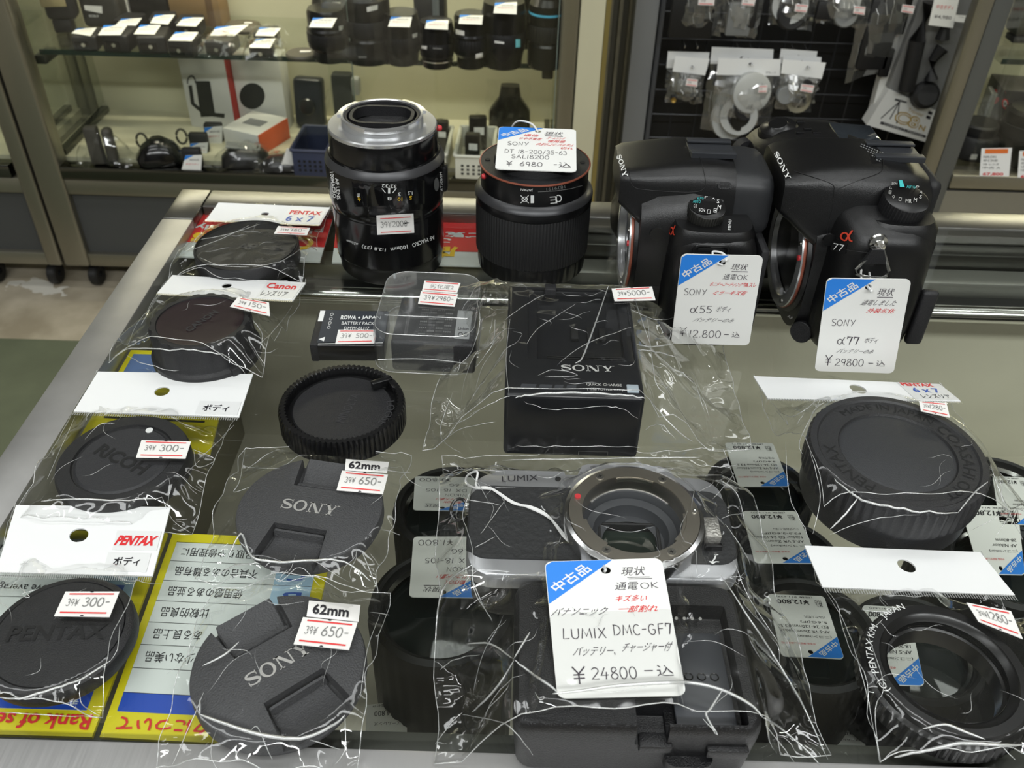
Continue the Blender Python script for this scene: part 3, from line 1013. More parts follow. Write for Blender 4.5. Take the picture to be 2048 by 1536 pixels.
# =================================================================== clear bags
class Film:
    def __init__(s, contents, z0, seed, reach=1.0, wrinkle=1.0):
        s.c, s.z0, s.seed, s.reach, s.wr = contents, z0, seed, reach, wrinkle
        rnd = random.Random(seed)
        s.ph = [rnd.uniform(0, 6.28) for _ in range(6)]
        s.lines = []
        for _ in range(26):
            s.lines.append((rnd.uniform(0, PI), rnd.uniform(-.06, .06), rnd.uniform(.0012, .004), rnd.uniform(.2, .8)))
        s.ox, s.oy = contents[0][1], contents[0][2]
    def __call__(s, x, y):
        z, top = 0.0, 0.0
        for c in s.c:
            dx, dy = x - c[1], y - c[2]
            if c[0] == 'disc':
                d = math.hypot(dx, dy) - c[3]; h = c[4]
            else:
                ca, sa = math.cos(-c[5]), math.sin(-c[5])
                lx, ly = abs(dx * ca - dy * sa) - c[3], abs(dx * sa + dy * ca) - c[4]
                d = math.hypot(max(lx, 0), max(ly, 0)) if (lx > 0 or ly > 0) else max(lx, ly)
                h = c[6]
            if d <= 0:
                z = max(z, h); top = max(top, 1.0)
            else:
                a = math.atan2(dy, dx)
                L = (.011 + .62 * h) * s.reach * (1 + .33 * math.sin(3 * a + s.ph[0]) + .22 * math.sin(7 * a + s.ph[1]) + .14 * math.sin(13 * a + s.ph[2]))
                q = d / max(L, .004)
                if q < 1:
                    fold = .10 * h * abs(math.sin(9 * a + s.ph[3] + 2 * q)) * 4 * q * (1 - q)
                    z = max(z, h * (1 - q) ** 1.15 + fold)
                    top = max(top, (1 - q) ** 3)
        n1 = noise.noise(Vector((x * 70, y * 70, s.seed * 3.1)))
        n2 = noise.noise(Vector((x * 190, y * 190, s.seed * 1.7)))
        wob = (abs(n1) * .0022 + abs(n2) * .0006)
        for (an, off, wd, amp) in s.lines:
            dd = abs((x - s.ox) * math.cos(an) + (y - s.oy) * math.sin(an) - off)
            if dd < wd: wob += (1 - dd / wd) * .0011 * amp
        return s.z0 + z + wob * s.wr * (1 - .93 * top)
    def hit(s, px, py, lift_=0.0):
        d = ray(px, py)
        z = TZ + s.z0 + max(c[-1] for c in s.c) + .006
        for _ in range(400):
            p = CAM + d * ((z - CAM.z) / d.z)
            if z <= TZ + s(p.x, p.y) + lift_: return Vector((p.x, p.y, TZ + s(p.x, p.y) + lift_))
            z -= .0005
        return p

def bez(pts, k=5):
    P = [Vector((a, b, 0)) for a, b in pts]
    out = []
    for i in range(len(P) - 1):
        a, b, c, d = P[max(0, i - 1)], P[i], P[i + 1], P[min(len(P) - 1, i + 2)]
        for j in range(k):
            t = j / k
            out.append(.5 * ((2 * b) + (c - a) * t + (2 * a - 5 * b + 4 * c - d) * t * t + (3 * b - a - 3 * c + d) * t ** 3))
    out.append(P[-1])
    return [(p.x, p.y) for p in out]

def sticker(bag, film, q, txt, name='price_sticker', kind='price', up=.0006):
    """price label stuck on the film; q = its four corners"""
    def f(u, v):
        x = (q[0][0] * (1 - u) + q[1][0] * u) * (1 - v) + (q[3][0] * (1 - u) + q[2][0] * u) * v
        y = (q[0][1] * (1 - u) + q[1][1] * u) * (1 - v) + (q[3][1] * (1 - u) + q[2][1] * u) * v
        return film.hit(x, y, up)
    n = 5
    zc = [film.hit(*p, up).z for p in q]
    stiff = max(zc) - min(zc) > .012          # a stiff label bridges the slack film
    if stiff: zc = [max(zc)] * 4
    def px(u, v):
        return ((q[0][0] * (1 - u) + q[1][0] * u) * (1 - v) + (q[3][0] * (1 - u) + q[2][0] * u) * v,
                (q[0][1] * (1 - u) + q[1][1] * u) * (1 - v) + (q[3][1] * (1 - u) + q[2][1] * u) * v)
    pz = lambda u, v: (zc[0] * (1 - u) + zc[1] * u) * (1 - v) + (zc[3] * (1 - u) + zc[2] * u) * v
    ex = max([f(i / 4, j / 4).z - pz(i / 4, j / 4) for i in range(1, 4) for j in range(1, 4)] + [0]) if not stiff else 0
    g = [[at(*px(i / n, j / n), pz(i / n, j / n) + min(ex, .006) * 16 * (i / n) * (1 - i / n) * (j / n) * (1 - j / n)) for i in range(n + 1)] for j in range(n + 1)]
    def sf(u, v):
        u, v = min(max(u, 0), 1) * n, min(max(v, 0), 1) * n
        i, j = min(int(u), n - 1), min(int(v), n - 1)
        a, b = u - i, v - j
        return (g[j][i] * (1 - a) + g[j][i + 1] * a) * (1 - b) + (g[j + 1][i] * (1 - a) + g[j + 1][i + 1] * a) * b
    mb = MB()
    slab(mb, sf, STICKER, .0003)
    l = lambda u, v: sf(u, v) + Vector((0, -.00006, .00028))
    if kind == 'price':
        fill(mb, l, (.10, .085, .92, .135), REDLINE)
        fill(mb, l, (.08, .83, .92, .885), REDLINE)
        put(mb, stamp(txt[0]), l, (.12, .30, .34, .60), GREYINK)
        put(mb, stamp(txt[1]), l, (.42 if len(txt[1]) < 5 else .35, .24, .90, .62), GREYINK)
        for v in (0.0, 1.0):
            mb.add([l(.5 + .035 * math.cos(PI * k / 6), abs(v - .05 * math.sin(PI * k / 6))) for k in range(7)], [list(range(7))], INK)
    else:
        for s, box, m, b in txt:
            put(mb, text(s, b), l, box, m)
    return wbuild(mb, name, bag, fix=False)

def stamp(s):
    return pen(s, .10, .14)

def bag(label, quad, contents, z0=.0004, seed=1, header=None, creases=(), stickers=(), reach=1.0, wrinkle=1.0, n=84, group=None, ncrease=10, name='clear_bag', sheet=FILM):
    film = Film(contents, z0, seed, reach, wrinkle)
    P = [at(px, py, TZ + z0) for px, py in quad]
    c = sum(P, Vector()) / 4
    t = thing(name, label, 'plastic bag', (c.x, c.y, TZ), (0, 0, 0), group)
    rnd = random.Random(seed)
    f = quad_fn(*P)
    mb = MB()
    vs = []
    for j in range(n + 1):
        for i in range(n + 1):
            u, v = i / n, j / n
            e = 1 - (1 - (2 * u - 1) ** 6) * (1 - (2 * v - 1) ** 6)
            p = f(u, v)
            p = p + Vector((noise.noise(Vector((u * 6, v * 6, seed))) * .0022, noise.noise(Vector((u * 6, v * 6, seed + 9))) * .0022, 0)) * (.4 + e)
            z = film(p.x, p.y)
            vs.append(Vector((p.x, p.y, TZ + z * (1 - .0 * e))))
    fs = [(j * (n + 1) + i, (j + 1) * (n + 1) + i, (j + 1) * (n + 1) + i + 1, j * (n + 1) + i + 1) for j in range(n) for i in range(n)]
    mb.add(vs, fs, sheet)
    # welded edges and folds, their glints drawn as whitish tubes
    def edge(a, b, rr):
        pts = []
        for k in range(25):
            u, v = a[0] + (b[0] - a[0]) * k / 24, a[1] + (b[1] - a[1]) * k / 24
            i, j = u * n, v * n
            pts.append(vs[int(round(j)) * (n + 1) + int(round(i))] + Vector((0, 0, .0002)))
        mb.tube(pts, rr, CREASE, 5)
    edge((0, 0), (0, 1), .00016); edge((1, 0), (1, 1), .00016); edge((0, 1), (1, 1), .00022)
    if not header: edge((0, 0), (1, 0), .00016)
    for cr in creases:
        wd = .00024
        if isinstance(cr, tuple): wd, cr = cr[0] * 1.35, cr[1]
        pts = [film.hit(px, py, .0003) for px, py in bez(cr)]
        m_ = len(pts)
        mb.tube(pts, lambda s_, w_=wd * .72: w_ * (.25 + .75 * math.sin(PI * min(1, max(0, s_))) ** .6), CREASE, 5)
    cx, cy_ = contents[0][1], contents[0][2]
    for _ in range(ncrease):
        u, v = rnd.uniform(.04, .96), rnd.uniform(.12, .96)
        p = f(u, v)
        a = rnd.uniform(0, 2 * PI); L = rnd.uniform(.006, .022)
        pts = []
        for k in range(10):
            q = p + Vector((math.cos(a), math.sin(a), 0)) * L * k / 9 + Vector((-math.sin(a), math.cos(a), 0)) * .002 * math.sin(k * .5 + u * 9)
            pts.append(Vector((q.x, q.y, TZ + film(q.x, q.y) + .00025)))
        mb.tube(pts, lambda s_: .00012 * math.sin(PI * max(.05, min(.95, s_))), CREASE, 4)
    wbuild(mb, 'film', t, fix=False, ang=180)
    if header:
        hq, hole, hr, zh, items = header[:5]
        sag = header[5] if len(header) > 5 else (lambda u, v: 0.0)
        H = quad_fn(*[at(px, py, TZ + zh) for px, py in hq])
        asp = (H(.5, 1) - H(.5, 0)).length / (H(1, .5) - H(0, .5)).length
        def hf(u, v):
            x = (hq[0][0] * (1 - u) + hq[1][0] * u) * (1 - v) + (hq[3][0] * (1 - u) + hq[2][0] * u) * v
            y = (hq[0][1] * (1 - u) + hq[1][1] * u) * (1 - v) + (hq[3][1] * (1 - u) + hq[2][1] * u) * v
            return at(x, y, TZ + zh + sag(u, v))
        t2 = MB()
        plate_hole(t2, [(0, 0), (1, 0), (1, asp), (0, asp)], (hole[0], hole[1] * asp), hr, -1, 0, PAPER)
        mb = MB()
        mb.add([hf(p.x, p.y / asp) + Vector((0, 0, .0007 * p.z)) for p in t2.v], t2.f, PAPER)
        wbuild(mb, 'header_card', t, fix=True)
        mb = MB()
        l = lambda u, v: hf(u, v) + Vector((0, 0, .0003))
        for it in items:
            if it[0] == 'patch':
                slab(mb, lambda u, v, b=it[1]: l(b[0] + (b[2] - b[0]) * u, b[1] + (b[3] - b[1]) * v), mat('label_patch', (228, 229, 228), .35), .0002)
            else:
                put(mb, text(it[0], it[3] if len(it) > 3 else 0), lambda u, v: l(u, v) + Vector((0, 0, .00015)), it[1], it[2], shear=it[4] if len(it) > 4 else 0)
        if items: wbuild(mb, 'header_label', t, fix=False)
        # stitched seam under the card
        mb = MB()
        for k in range(74):
            u0 = k / 74
            d = (hf(.5, 1) - hf(.5, 0)) * .0
            a, b = hf(u0 + .002, 1), hf(u0 + .009, 1)
            e = (hf(u0, 1) - hf(u0, 0)).normalized() * .0030
            mb.add([a, b, b + e, a + e], [(0, 1, 2, 3)], CREASE)
        wbuild(mb, 'seam', t, fix=False)
    for s in stickers:
        sticker(t, film, *s)
    return t, film

def cdisc(C, dx=0, dy=0, extra=.0006):
    return ('disc', C[0].x + dx, C[0].y + dy, C[1], C[2] + .0008 + extra)

bag('thin clear bag of the flat disc cap, farthest back on the left', [(437, 405), (660, 415), (606, 573), (336, 569)], [cdisc(CAP1)], .0006, 11,
    header=([(437, 405), (660, 415), (640, 449), (412, 440)], (.47, .52), .034, .003,
            [('patch', (.66, .16, .99, .98)), ('PENTAX', (.68, .28, .96, .50), REDINK, .03), ('6 x 7', (.68, .58, .92, .90), BLUEINK, .01)],
            lambda u, v: .006 * v * v),
    creases=[[(337, 560), (400, 537), (452, 560), (560, 562), (600, 570)], [(400, 480), (455, 470), (520, 449)], [(385, 500), (440, 480), (498, 452)], [(505, 535), (560, 525), (600, 500)], [(400, 516), (440, 532), (500, 535)]],
    stickers=[(((556, 452), (620, 456), (614, 470), (548, 467)), ('39¥', '1780-'))], reach=.9)
bag('clear bag of the ribbed rear cap, second from the back on the left', [(345, 546), (612, 562), (530, 783), (222, 737)], [cdisc(CAP2)], .0010, 12,
    header=([(345, 550), (612, 565), (586, 601), (314, 586)], (.45, .40), .034, .006,
            [('patch', (.72, .12, .99, .95)), ('Canon', (.74, .15, .96, .45), REDINK, .03), ('レンズリア', (.74, .55, .93, .85), INK, .0)],
            lambda u, v: .009 * v),
    creases=[(.0004, [(225, 718), (262, 698), (340, 702), (400, 704), (455, 715), (490, 748)]), [(255, 712), (300, 735), (360, 745)], [(283, 650), (310, 600), (322, 590)], [(520, 690), (555, 655), (585, 612)], [(505, 640), (525, 670), (520, 700)]],
    stickers=[(((476, 594), (538, 605), (540, 632), (460, 613)), ('39¥', '150-'))], reach=.9)
bag('clear bag with a white header around the body cap with a white dot', [(195, 742), (506, 748), (385, 1070), (20, 1056)], [cdisc(CAP3)], .0014, 13,
    header=([(196, 743), (506, 748), (478, 834), (147, 823)], (.47, .45), .046, .004,
            [('patch', (.73, .66, .985, .97)), ('ボディ', (.765, .74, .925, .90), INK, .015)], lambda u, v: .004 * v),
    creases=[(.0004, [(83, 1003), (160, 999), (240, 1002), (325, 997)]), [(325, 997), (345, 1040), (383, 1067)], [(150, 835), (125, 890), (95, 960)], [(386, 900), (430, 920), (395, 935), (388, 900)], [(468, 850), (430, 890), (395, 920)], [(170, 880), (200, 850), (230, 848)]],
    stickers=[(((283, 880), (382, 883), (371, 917), (272, 915)), ('39¥', '300-'))])
bag('clear bag with a white header at the lower left corner', [(32, 1010), (341, 1014), (206, 1437), (-95, 1425)], [cdisc(CAP4)], .0020, 14,
    header=([(32, 1010), (341, 1014), (305, 1152), (-8, 1144)], (.46, .43), .060, .006,
            [('patch', (.70, .36, .985, .64)), ('patch', (.68, .68, .955, .95)), ('PENTAX', (.715, .43, .965, .575), REDINK, .05, .1), ('ボディ', (.73, .74, .90, .87), INK, .015)], lambda u, v: .003 * v),
    creases=[(.0005, [(0, 1395), (40, 1398), (100, 1380), (160, 1360), (222, 1322)]), [(28, 1165), (60, 1195), (42, 1190), (75, 1180)], [(222, 1322), (235, 1300), (240, 1250)], [(160, 1378), (165, 1410), (202, 1434)], [(0, 1425), (100, 1432), (200, 1436)]],
    stickers=[(((131, 1183), (239, 1183), (219, 1234), (108, 1232)), ('39¥', '300-'))])
bag('clear bag around the charcoal cap that lies behind the other one', [(492, 897), (823, 913), (757, 1187), (392, 1166)], [cdisc(CAP5)], .0006, 15,
    creases=[(.0006, [(455, 1120), (482, 1068), (505, 1115), (560, 1125), (620, 1122), (690, 1125), (742, 1165)]), [(480, 1085), (500, 1105)], (.0004, [(430, 1155), (470, 1132), (520, 1128)]), [(490, 935), (560, 938)], [(725, 935), (822, 947)], [(722, 1100), (735, 1130), (755, 1180)],
             [(545, 1145), (560, 1165), (600, 1135), (640, 1175)], [(490, 900), (480, 960), (468, 985), (500, 975)], [(760, 1060), (800, 1070)], [(560, 1158), (575, 1140)]],
    stickers=[(((692, 918), (778, 924), (774, 945), (690, 940)), [('62mm', (.08, .16, .82, .86), INK, .03)], 'size_sticker', 'label'),
              (((684, 941), (776, 949), (766, 988), (673, 980)), ('39¥', '650-'))])
bag('clear bag around the nearest charcoal cap at the bottom of the counter', [(428, 1180), (781, 1190), (712, 1560), (318, 1545)], [cdisc(CAP6)], .0012, 16,
    creases=[(.0007, [(400, 1430), (440, 1445), (520, 1470), (600, 1478), (660, 1455), (690, 1432)]), (.0005, [(400, 1432), (400, 1400)]), [(500, 1465), (515, 1455), (535, 1500), (545, 1520)], (.0005, [(405, 1333), (450, 1310), (478, 1285)]), [(720, 1400), (735, 1300), (760, 1230)],
             [(345, 1530), (385, 1440), (408, 1385)], [(740, 1225), (778, 1230)], [(690, 1432), (690, 1500), (670, 1530)], [(620, 1480), (680, 1500)]],
    stickers=[(((618, 1201), (721, 1210), (717, 1243), (613, 1232)), [('62mm', (.10, .18, .80, .84), INK, .03)], 'size_sticker', 'label'),
              (((606, 1234), (715, 1245), (698, 1300), (587, 1288)), ('39¥', '650-'))])
bag('clear bag with a curved white header around the largest cap on the right', [(1507, 752), (1878, 767), (2052, 1092), (1622, 1088)], [cdisc(CAP7)], .0006, 17,
    header=([(1507, 752), (1878, 768), (1922, 803), (1536, 797)], (.52, .44), .040, .012,
            [('patch', (.77, .02, 1.0, .96)), ('PENTAX', (.78, .04, .95, .22), REDINK, .03), ('6 x 7', (.81, .30, .95, .56), BLUEINK, .02), ('レンズリア', (.82, .64, .97, .86), INK, 0)],
            lambda u, v: .012 * v - .010 * max(0, .35 - u)),
    creases=[(.0006, [(1668, 960), (1700, 985), (1716, 998), (1760, 1012), (1840, 1025), (1915, 1027)]), (.0005, [(1715, 998), (1690, 1030), (1660, 1060)]), [(1660, 1070), (1740, 1042), (1840, 1030)], (.0004, [(1915, 1027), (1950, 985), (1975, 965)]), [(1540, 803), (1580, 835), (1636, 800)], [(1550, 820), (1575, 850), (1570, 835)],
             [(1571, 885), (1578, 990), (1605, 1050), (1620, 1085)], [(1640, 800), (1600, 880), (1605, 910)], [(1980, 930), (2005, 1000), (2045, 1080)], [(1945, 1060), (2015, 1030), (1990, 1075)], [(1620, 905), (1640, 990), (1625, 1070)]],
    stickers=[(((1838, 802), (1893, 806), (1900, 835), (1842, 822)), ('39¥', '1280-'))], reach=.8)
bag('clear bag with a white header around the adapter ring at the lower right', [(1609, 1091), (1960, 1104), (2150, 1545), (1752, 1540)], [cdisc(CAP8)], .0018, 18,
    header=([(1609, 1091), (1960, 1104), (2030, 1190), (1645, 1174)], (.52, .40), .046, .010,
            [], lambda u, v: .004 * v),
    creases=[(.0007, [(1788, 1516), (1850, 1502), (1920, 1488), (1990, 1490), (2048, 1492)]), (.0005, [(1845, 1458), (1890, 1450), (1930, 1465), (1970, 1480)]), [(1645, 1174), (1690, 1250), (1720, 1340), (1745, 1450), (1760, 1530)], [(1765, 1390), (1750, 1420), (1757, 1520)], [(1640, 1150), (1700, 1170), (1850, 1160)],
             [(1762, 1395), (1765, 1360), (1735, 1270)], [(1722, 1220), (1760, 1225), (1790, 1225)], [(1735, 1268), (1765, 1240)], [(2000, 1490), (2030, 1520)]],
    stickers=[(((1933, 1205), (2022, 1222), (2046, 1278), (1957, 1243)), ('39¥', '1280-'))])

# =================================================================== lettering laid on rounded surfaces
from mathutils.bvhtree import BVHTree
class Decal:
    """lettering that follows the outer surface of the given parts"""
    def __init__(s, parts, name='lettering', up=.00018):
        vs, fs = [], []
        for o in parts:
            M = (o.parent.matrix_basis @ o.matrix_basis) if o.parent else o.matrix_basis
            if o.parent and o.parent.parent: M = o.parent.parent.matrix_basis @ M
            k = len(vs)
            vs += [M @ v.co for v in o.data.vertices]
            fs += [[k + i for i in p.vertices] for p in o.data.polygons]
        s.t = BVHTree.FromPolygons(vs, fs)
        s.mb, s.up, s.name = MB(), up, name
    def p(s, x, y, k=1.0):
        d = ray(x, y).normalized()
        h, n, _, dist = s.t.ray_cast(CAM, d)
        if h is None: return None
        if n.dot(d) > 0: n = -n
        return h + n * s.up * k
    def put(s, geo, q, m, k=1.0):
        vs, fs = fit(geo, 0, 0, 1, 1)
        out = []
        for (u, v) in vs:
            v = 1 - v
            x = (q[0][0] * (1 - u) + q[1][0] * u) * (1 - v) + (q[3][0] * (1 - u) + q[2][0] * u) * v
            y = (q[0][1] * (1 - u) + q[1][1] * u) * (1 - v) + (q[3][1] * (1 - u) + q[2][1] * u) * v
            out.append(s.p(x, y, k))
        ok = [f for f in fs if all(out[i] is not None for i in f)]
        good = next((p for p in out if p is not None), Vector())
        s.mb.add([p if p is not None else good for p in out], ok, m)
        return s
    def line(s, pts, wd, m, k=1.0):
        P = [s.p(x, y, k) for x, y in bez(pts)]
        P = [p for p in P if p is not None]
        if len(P) > 1: s.mb.tube(P, wd, m, 5)
        return s
    def word(s, txt, a, b, h, m, flip=False, bold=0.0, k=1.0):
        """txt from pixel a to b along its base line, h high (flip: letters point down the picture)"""
        dx, dy = b[0] - a[0], b[1] - a[1]
        L = math.hypot(dx, dy)
        nx, ny = dy / L * h, -dx / L * h
        q = ((a[0] + nx, a[1] + ny), (b[0] + nx, b[1] + ny), b, a)
        return s.put(text(txt, bold) if isinstance(txt, str) else txt, q, m, k)
    def done(s, thing_):
        return wbuild(s.mb, s.name, thing_, fix=False)

def gridgeo(nx=8, ny=4):
    vs = [(i / nx, j / ny) for j in range(ny + 1) for i in range(nx + 1)]
    return vs, [(j * (nx + 1) + i, j * (nx + 1) + i + 1, (j + 1) * (nx + 1) + i + 1, (j + 1) * (nx + 1) + i) for j in range(ny) for i in range(nx)]

# =================================================================== macro lens
cx, cyy = -.0790, .4930
t = thing('macro_lens', 'tall gloss black lens standing mount up with a bare metal mount on top', 'camera lens', (cx, cyy, TZ), (0, 0, 0))
base = MB().lathe([(1e-5, .0), (.0300, .0), (.0318, .0015), (.0322, .008), (.0330, .0095), (.0331, .0120)], BLKS, 96).build('front_ring', t)
bar = MB().lathe([(.0328, .0118), (.0333, .0125), (.0335, .0425), (.0331, .0430), (.0331, .0440), (.0336, .0446), (.0347, .0500), (.0352, .0705), (.0348, .0722), (.0326, .0752), (.0310, .0757)], BLKG, 128).build('barrel', t)
MB().lathe([(.0352, .0708), (.0349, .0722), (.0328, .0751)], mat('shoulder_highlight', (62, 62, 64), .35, .3), 128).build('shoulder_ring', t, loc=(0, 0, .00015))  # edge highlight put into a lighter grey ring over the barrel slope
up_ = MB().lathe([(.0315, .0752), (.0315, .0868), (.0311, .0885), (.0300, .0888)], BLKG, 128).build('rear_barrel', t)
mb = MB().lathe([(.0300, .0886), (.0313, .0888), (.0314, .0905), (.0308, .0912), (.0236, .0914), (.0234, .0965), (.0222, .0968), (.0216, .0960), (.0214, .0900)], MOUNTC, 128)
mo = mb.build('mount_ring', t)
for a0 in (15, 135, 255):      # bayonet claws
    rings = []
    for k in range(13):
        a = R(a0 + 52 * k / 12)
        rings.append([Vector((q * math.cos(a), q * math.sin(a), z)) for q, z in ((.0230, .0945), (.0254, .0946), (.0256, .0962), (.0230, .0966))])
    MB().loft(rings, MOUNTC).build('bayonet_claw', mo)
MB().lathe([(.0217, .0955), (.0212, .0962), (.0200, .0958), (.0196, .0880), (.0150, .0835), (1e-5, .0835)], BLKM, 96).build('rear_tube', t)
mb = MB()
pts = [(x, y) for x, y in rrect(.0370, .0270, .0110, 8)]
mb.prism(pts, .0905, .0962, BLKM, side=BLKM)
sh = mb.build('rear_baffle', t)
cut(sh, MB().prism(rrect(.0330, .0230, .0090, 8), .085, .10, DEEP))
mb = MB().lathe([(.0135, .0838), (.0125, .0852), (.010, .0850), (.0095, .0842)], BLKS, 64)
mb.lathe([(1e-5, .0866), (.004, .0862), (.0085, .0850), (.0098, .0843)], clear_mat('lens_coating', (.3, .32, .36), .10, .03), 48)
mb.build('rear_element', t)
mb = MB()
for k in range(5):
    a = R(-100 + 8 * k)
    mb.cyl(.0009, .0, .0012, mat('gold_contact', (206, 180, 110), .25, 1.0), 10, M=Matrix.Translation((.0192 * math.cos(a), .0192 * math.sin(a), .0935)))
mb.build('contacts', t)
MB().lathe([(1e-5, .0026), (.0012, .0024), (.0018, .0012), (.0018, 0)], REDDOT, 20, M=Matrix.Translation((.0318 * math.cos(R(12)), .0318 * math.sin(R(12)), .0860)) @ Matrix.Rotation(R(12), 4, 'Z') @ Matrix.Rotation(R(90), 4, 'Y')).build('index_bead', t)
MB().box((.0352, -.0035, .060), (.004, .009, .016), BLKS, .0018).build('focus_button', t)
win = Decal([bar], 'distance_window', .00012)
win.put(gridgeo(12, 5), ((703, 357), (849, 361), (849, 408), (709, 414)), mat('window_gloss', (16, 16, 17), .06))
win.put(gridgeo(12, 5), ((738, 416), (856, 420), (856, 470), (742, 470)), mat('tape_gloss', (24, 24, 25), .12))
win.done(t)
d = Decal([bar, up_, base], 'lettering')
for w_, a, b in (('AF MACRO', (867, 470), (823, 487)), ('100mm', (814, 489), (781, 495)), ('1:2.8 (32)', (772, 495), (725, 488)), ('ø55mm', (717, 486), (695, 478))):
    d.word(w_, a, b, 8 if w_[0] != 'ø' else 5, WHITEINK, k=2)
d.word('100MACRO', (661, 344), (667, 396), 7, WHITEINK, bold=.02, k=2)
d.word('AF LENS', (671, 356), (675, 399), 7, WHITEINK, bold=.01, k=2)
d.word('MINOLTA', (883, 344), (885, 382), -5, WHITEINK, k=2)
d.put(([(.5 + .5 * math.cos(2 * PI * k / 20), .5 + .5 * math.sin(2 * PI * k / 20)) for k in range(20)], [list(range(20))]), ((867, 355), (877, 355), (877, 382), (867, 382)), mat('silver_seal', (170, 172, 170), .3, .8), 2)
for w_, a, b, m in (('32·32', (793, 369), (764, 367), WHITEINK), ('8', (783, 393), (775, 393), WHITEINK), ('3', (801, 384), (796, 384), WHITEINK), ('1.5', (824, 382), (815, 382), WHITEINK),
                    ('10', (804, 394), (795, 394), YELLOWINK), ('5', (823, 391), (818, 391), YELLOWINK), ('m', (720, 386), (715, 386), WHITEINK), ('ft', (722, 394), (716, 394), YELLOWINK)):
    d.word(w_, a, b, 7, m, k=3)
d.put(rect(0, 0, 1, 1), ((776, 375), (780, 375), (780, 386), (776, 386)), WHITEINK, 3)
d.put(rect(0, 0, 1, 1), ((787, 546), (791, 546), (791, 556), (787, 556)), mat('pale_mark', (180, 190, 196), .4), 2)
for a, b in (((764, 376), (771, 385)), ((792, 376), (785, 385))):
    d.put(rect(0, 0, 1, 1), ((a[0] - 1, a[1]), (a[0] + 1, a[1]), (b[0] + 1, b[1]), (b[0] - 1, b[1])), WHITEINK, 3)
d.done(t)
st = Decal([bar], 'price_sticker', .0005)
q = ((753, 430), (826, 426), (828, 465), (755, 469))
st.put(gridgeo(10, 4), q, STICKER)
sub = lambda u0, v0, u1, v1: tuple((((q[0][0] * (1 - u) + q[1][0] * u) * (1 - v) + (q[3][0] * (1 - u) + q[2][0] * u) * v), ((q[0][1] * (1 - u) + q[1][1] * u) * (1 - v) + (q[3][1] * (1 - u) + q[2][1] * u) * v)) for u, v in ((u0, v0), (u1, v0), (u1, v1), (u0, v1)))
st.put(gridgeo(8, 1), sub(.10, .14, .92, .18), REDLINE, 1.4)
st.put(gridgeo(8, 1), sub(.10, .86, .92, .90), REDLINE, 1.4)
st.put(stamp('39¥2000-'), sub(.10, .32, .90, .64), GREYINK, 1.4)
st.done(t)

# =================================================================== wide zoom lens with the tag on top
cx, cyy = .0098, .4965
t = thing('zoom_lens', 'short matt black zoom lens with an orange rim and a tag on its top', 'camera lens', (cx, cyy, TZ))
MB().lathe([(1e-5, 0), (.0322, 0), (.0335, .0012), (.0340, .004), (.0343, .012), (.0338, .0128)], BLKS, 180, fn=ribs((3, 4), .0004, 2)).build('front_ring', t)
MB().lathe([(.0338, .0125), (.0352, .0135), (.0352, .0445), (.0345, .0455)], RUB, 440, fn=ribs((1, 2), .0005, 2)).build('zoom_ring', t)
bar = MB().lathe([(.0345, .0450), (.0356, .0462), (.0358, .0508), (.0352, .0522), (.0330, .0545), (.0322, .0548), (.0322, .0672), (.0318, .0680)], BLKS, 128).build('barrel', t)
MB().lathe([(.0358, .0507), (.0353, .0521), (.0331, .0544), (.0323, .0549)], mat('shoulder_sheen', (58, 58, 60), .34, .35), 128).build('shoulder_ring', t, loc=(0, 0, .00015))  # reflection on the shoulder put into this lighter grey
MB().lathe([(.0322, .0679), (.0330, .0680), (.0332, .0684), (.0330, .0689), (.0323, .0690)], ORANGE, 128).build('rim_ring', t)
MB().lathe([(.0322, .0688), (.0245, .0688), (.0240, .0730), (.0228, .0732), (.0222, .0700), (.0215, .0660), (1e-5, .0655)], BLKM, 96).build('mount_ring', t)
MB().lathe([(1e-5, .0685), (.008, .0682), (.015, .0670), (.0195, .0660)], MATS['lens_coating'], 48).build('rear_element', t)
mo = next(o_ for o_ in t.children if o_.name.startswith('mount_ring'))
for k in range(6):
    a = R(-60 + 60 * k)
    MB().cyl(.0016, .0686, .0691, DEEP, 16, M=Matrix.Translation((.0282 * math.cos(a), .0282 * math.sin(a), 0))).build('screw', mo)
MB().lathe([(1e-5, .0022), (.0012, .0020), (.0017, .0010), (.0017, 0)], REDDOT, 20, M=Matrix.Translation((.0318 * math.cos(R(203)), .0318 * math.sin(R(203)), .0640)) @ Matrix.Rotation(R(203), 4, 'Z') @ Matrix.Rotation(R(90), 4, 'Y')).build('index_bead', t)
d = Decal([bar])
d.word('JAPAN', (1066, 377), (1042, 375), 6, WHITEINK, k=2)
d.word('1879191', (1129, 370), (1092, 376), 6, mat('faint_print', (112, 112, 110), .5), k=2)
for a, b in (((1076, 383), (1110, 381)), ((1110, 381), (1140, 377)), ((1140, 377), (1176, 367))):
    d.put(gridgeo(3, 1), ((a[0], a[1]), (b[0], b[1]), (b[0], b[1] + 1.2), (a[0], a[1] + 1.2)), MATS['faint_print'])
d.word('E', (1113, 392), (1099, 393), 14, WHITEINK, bold=-.01, k=2)
d.put(ribbon(_arc(.5, .5, .45, .45, 60, 300, 10), [.14] * 11), ((1123, 404), (1113, 404), (1113, 389), (1123, 389)), WHITEINK, 2)
d.put(join(rect(.0, 0, .25, 1), ribbon([(.4, 0), (1.0, 1)], [.06] * 2), ribbon([(.4, 1), (1.0, 0)], [.06] * 2), ribbon(_arc(.7, .5, .2, .3, 0, 360, 14), [.07] * 15)), ((1068, 406), (1041, 406), (1041, 390), (1068, 390)), WHITEINK, 2)
d.put(rect(0, 0, .2, 1), ((1067, 405), (1063, 405), (1063, 393), (1067, 393)), WHITEINK, 2)
d.word('18-200', (949, 380), (951, 388), -4, WHITEINK, k=2)
d.done(t)
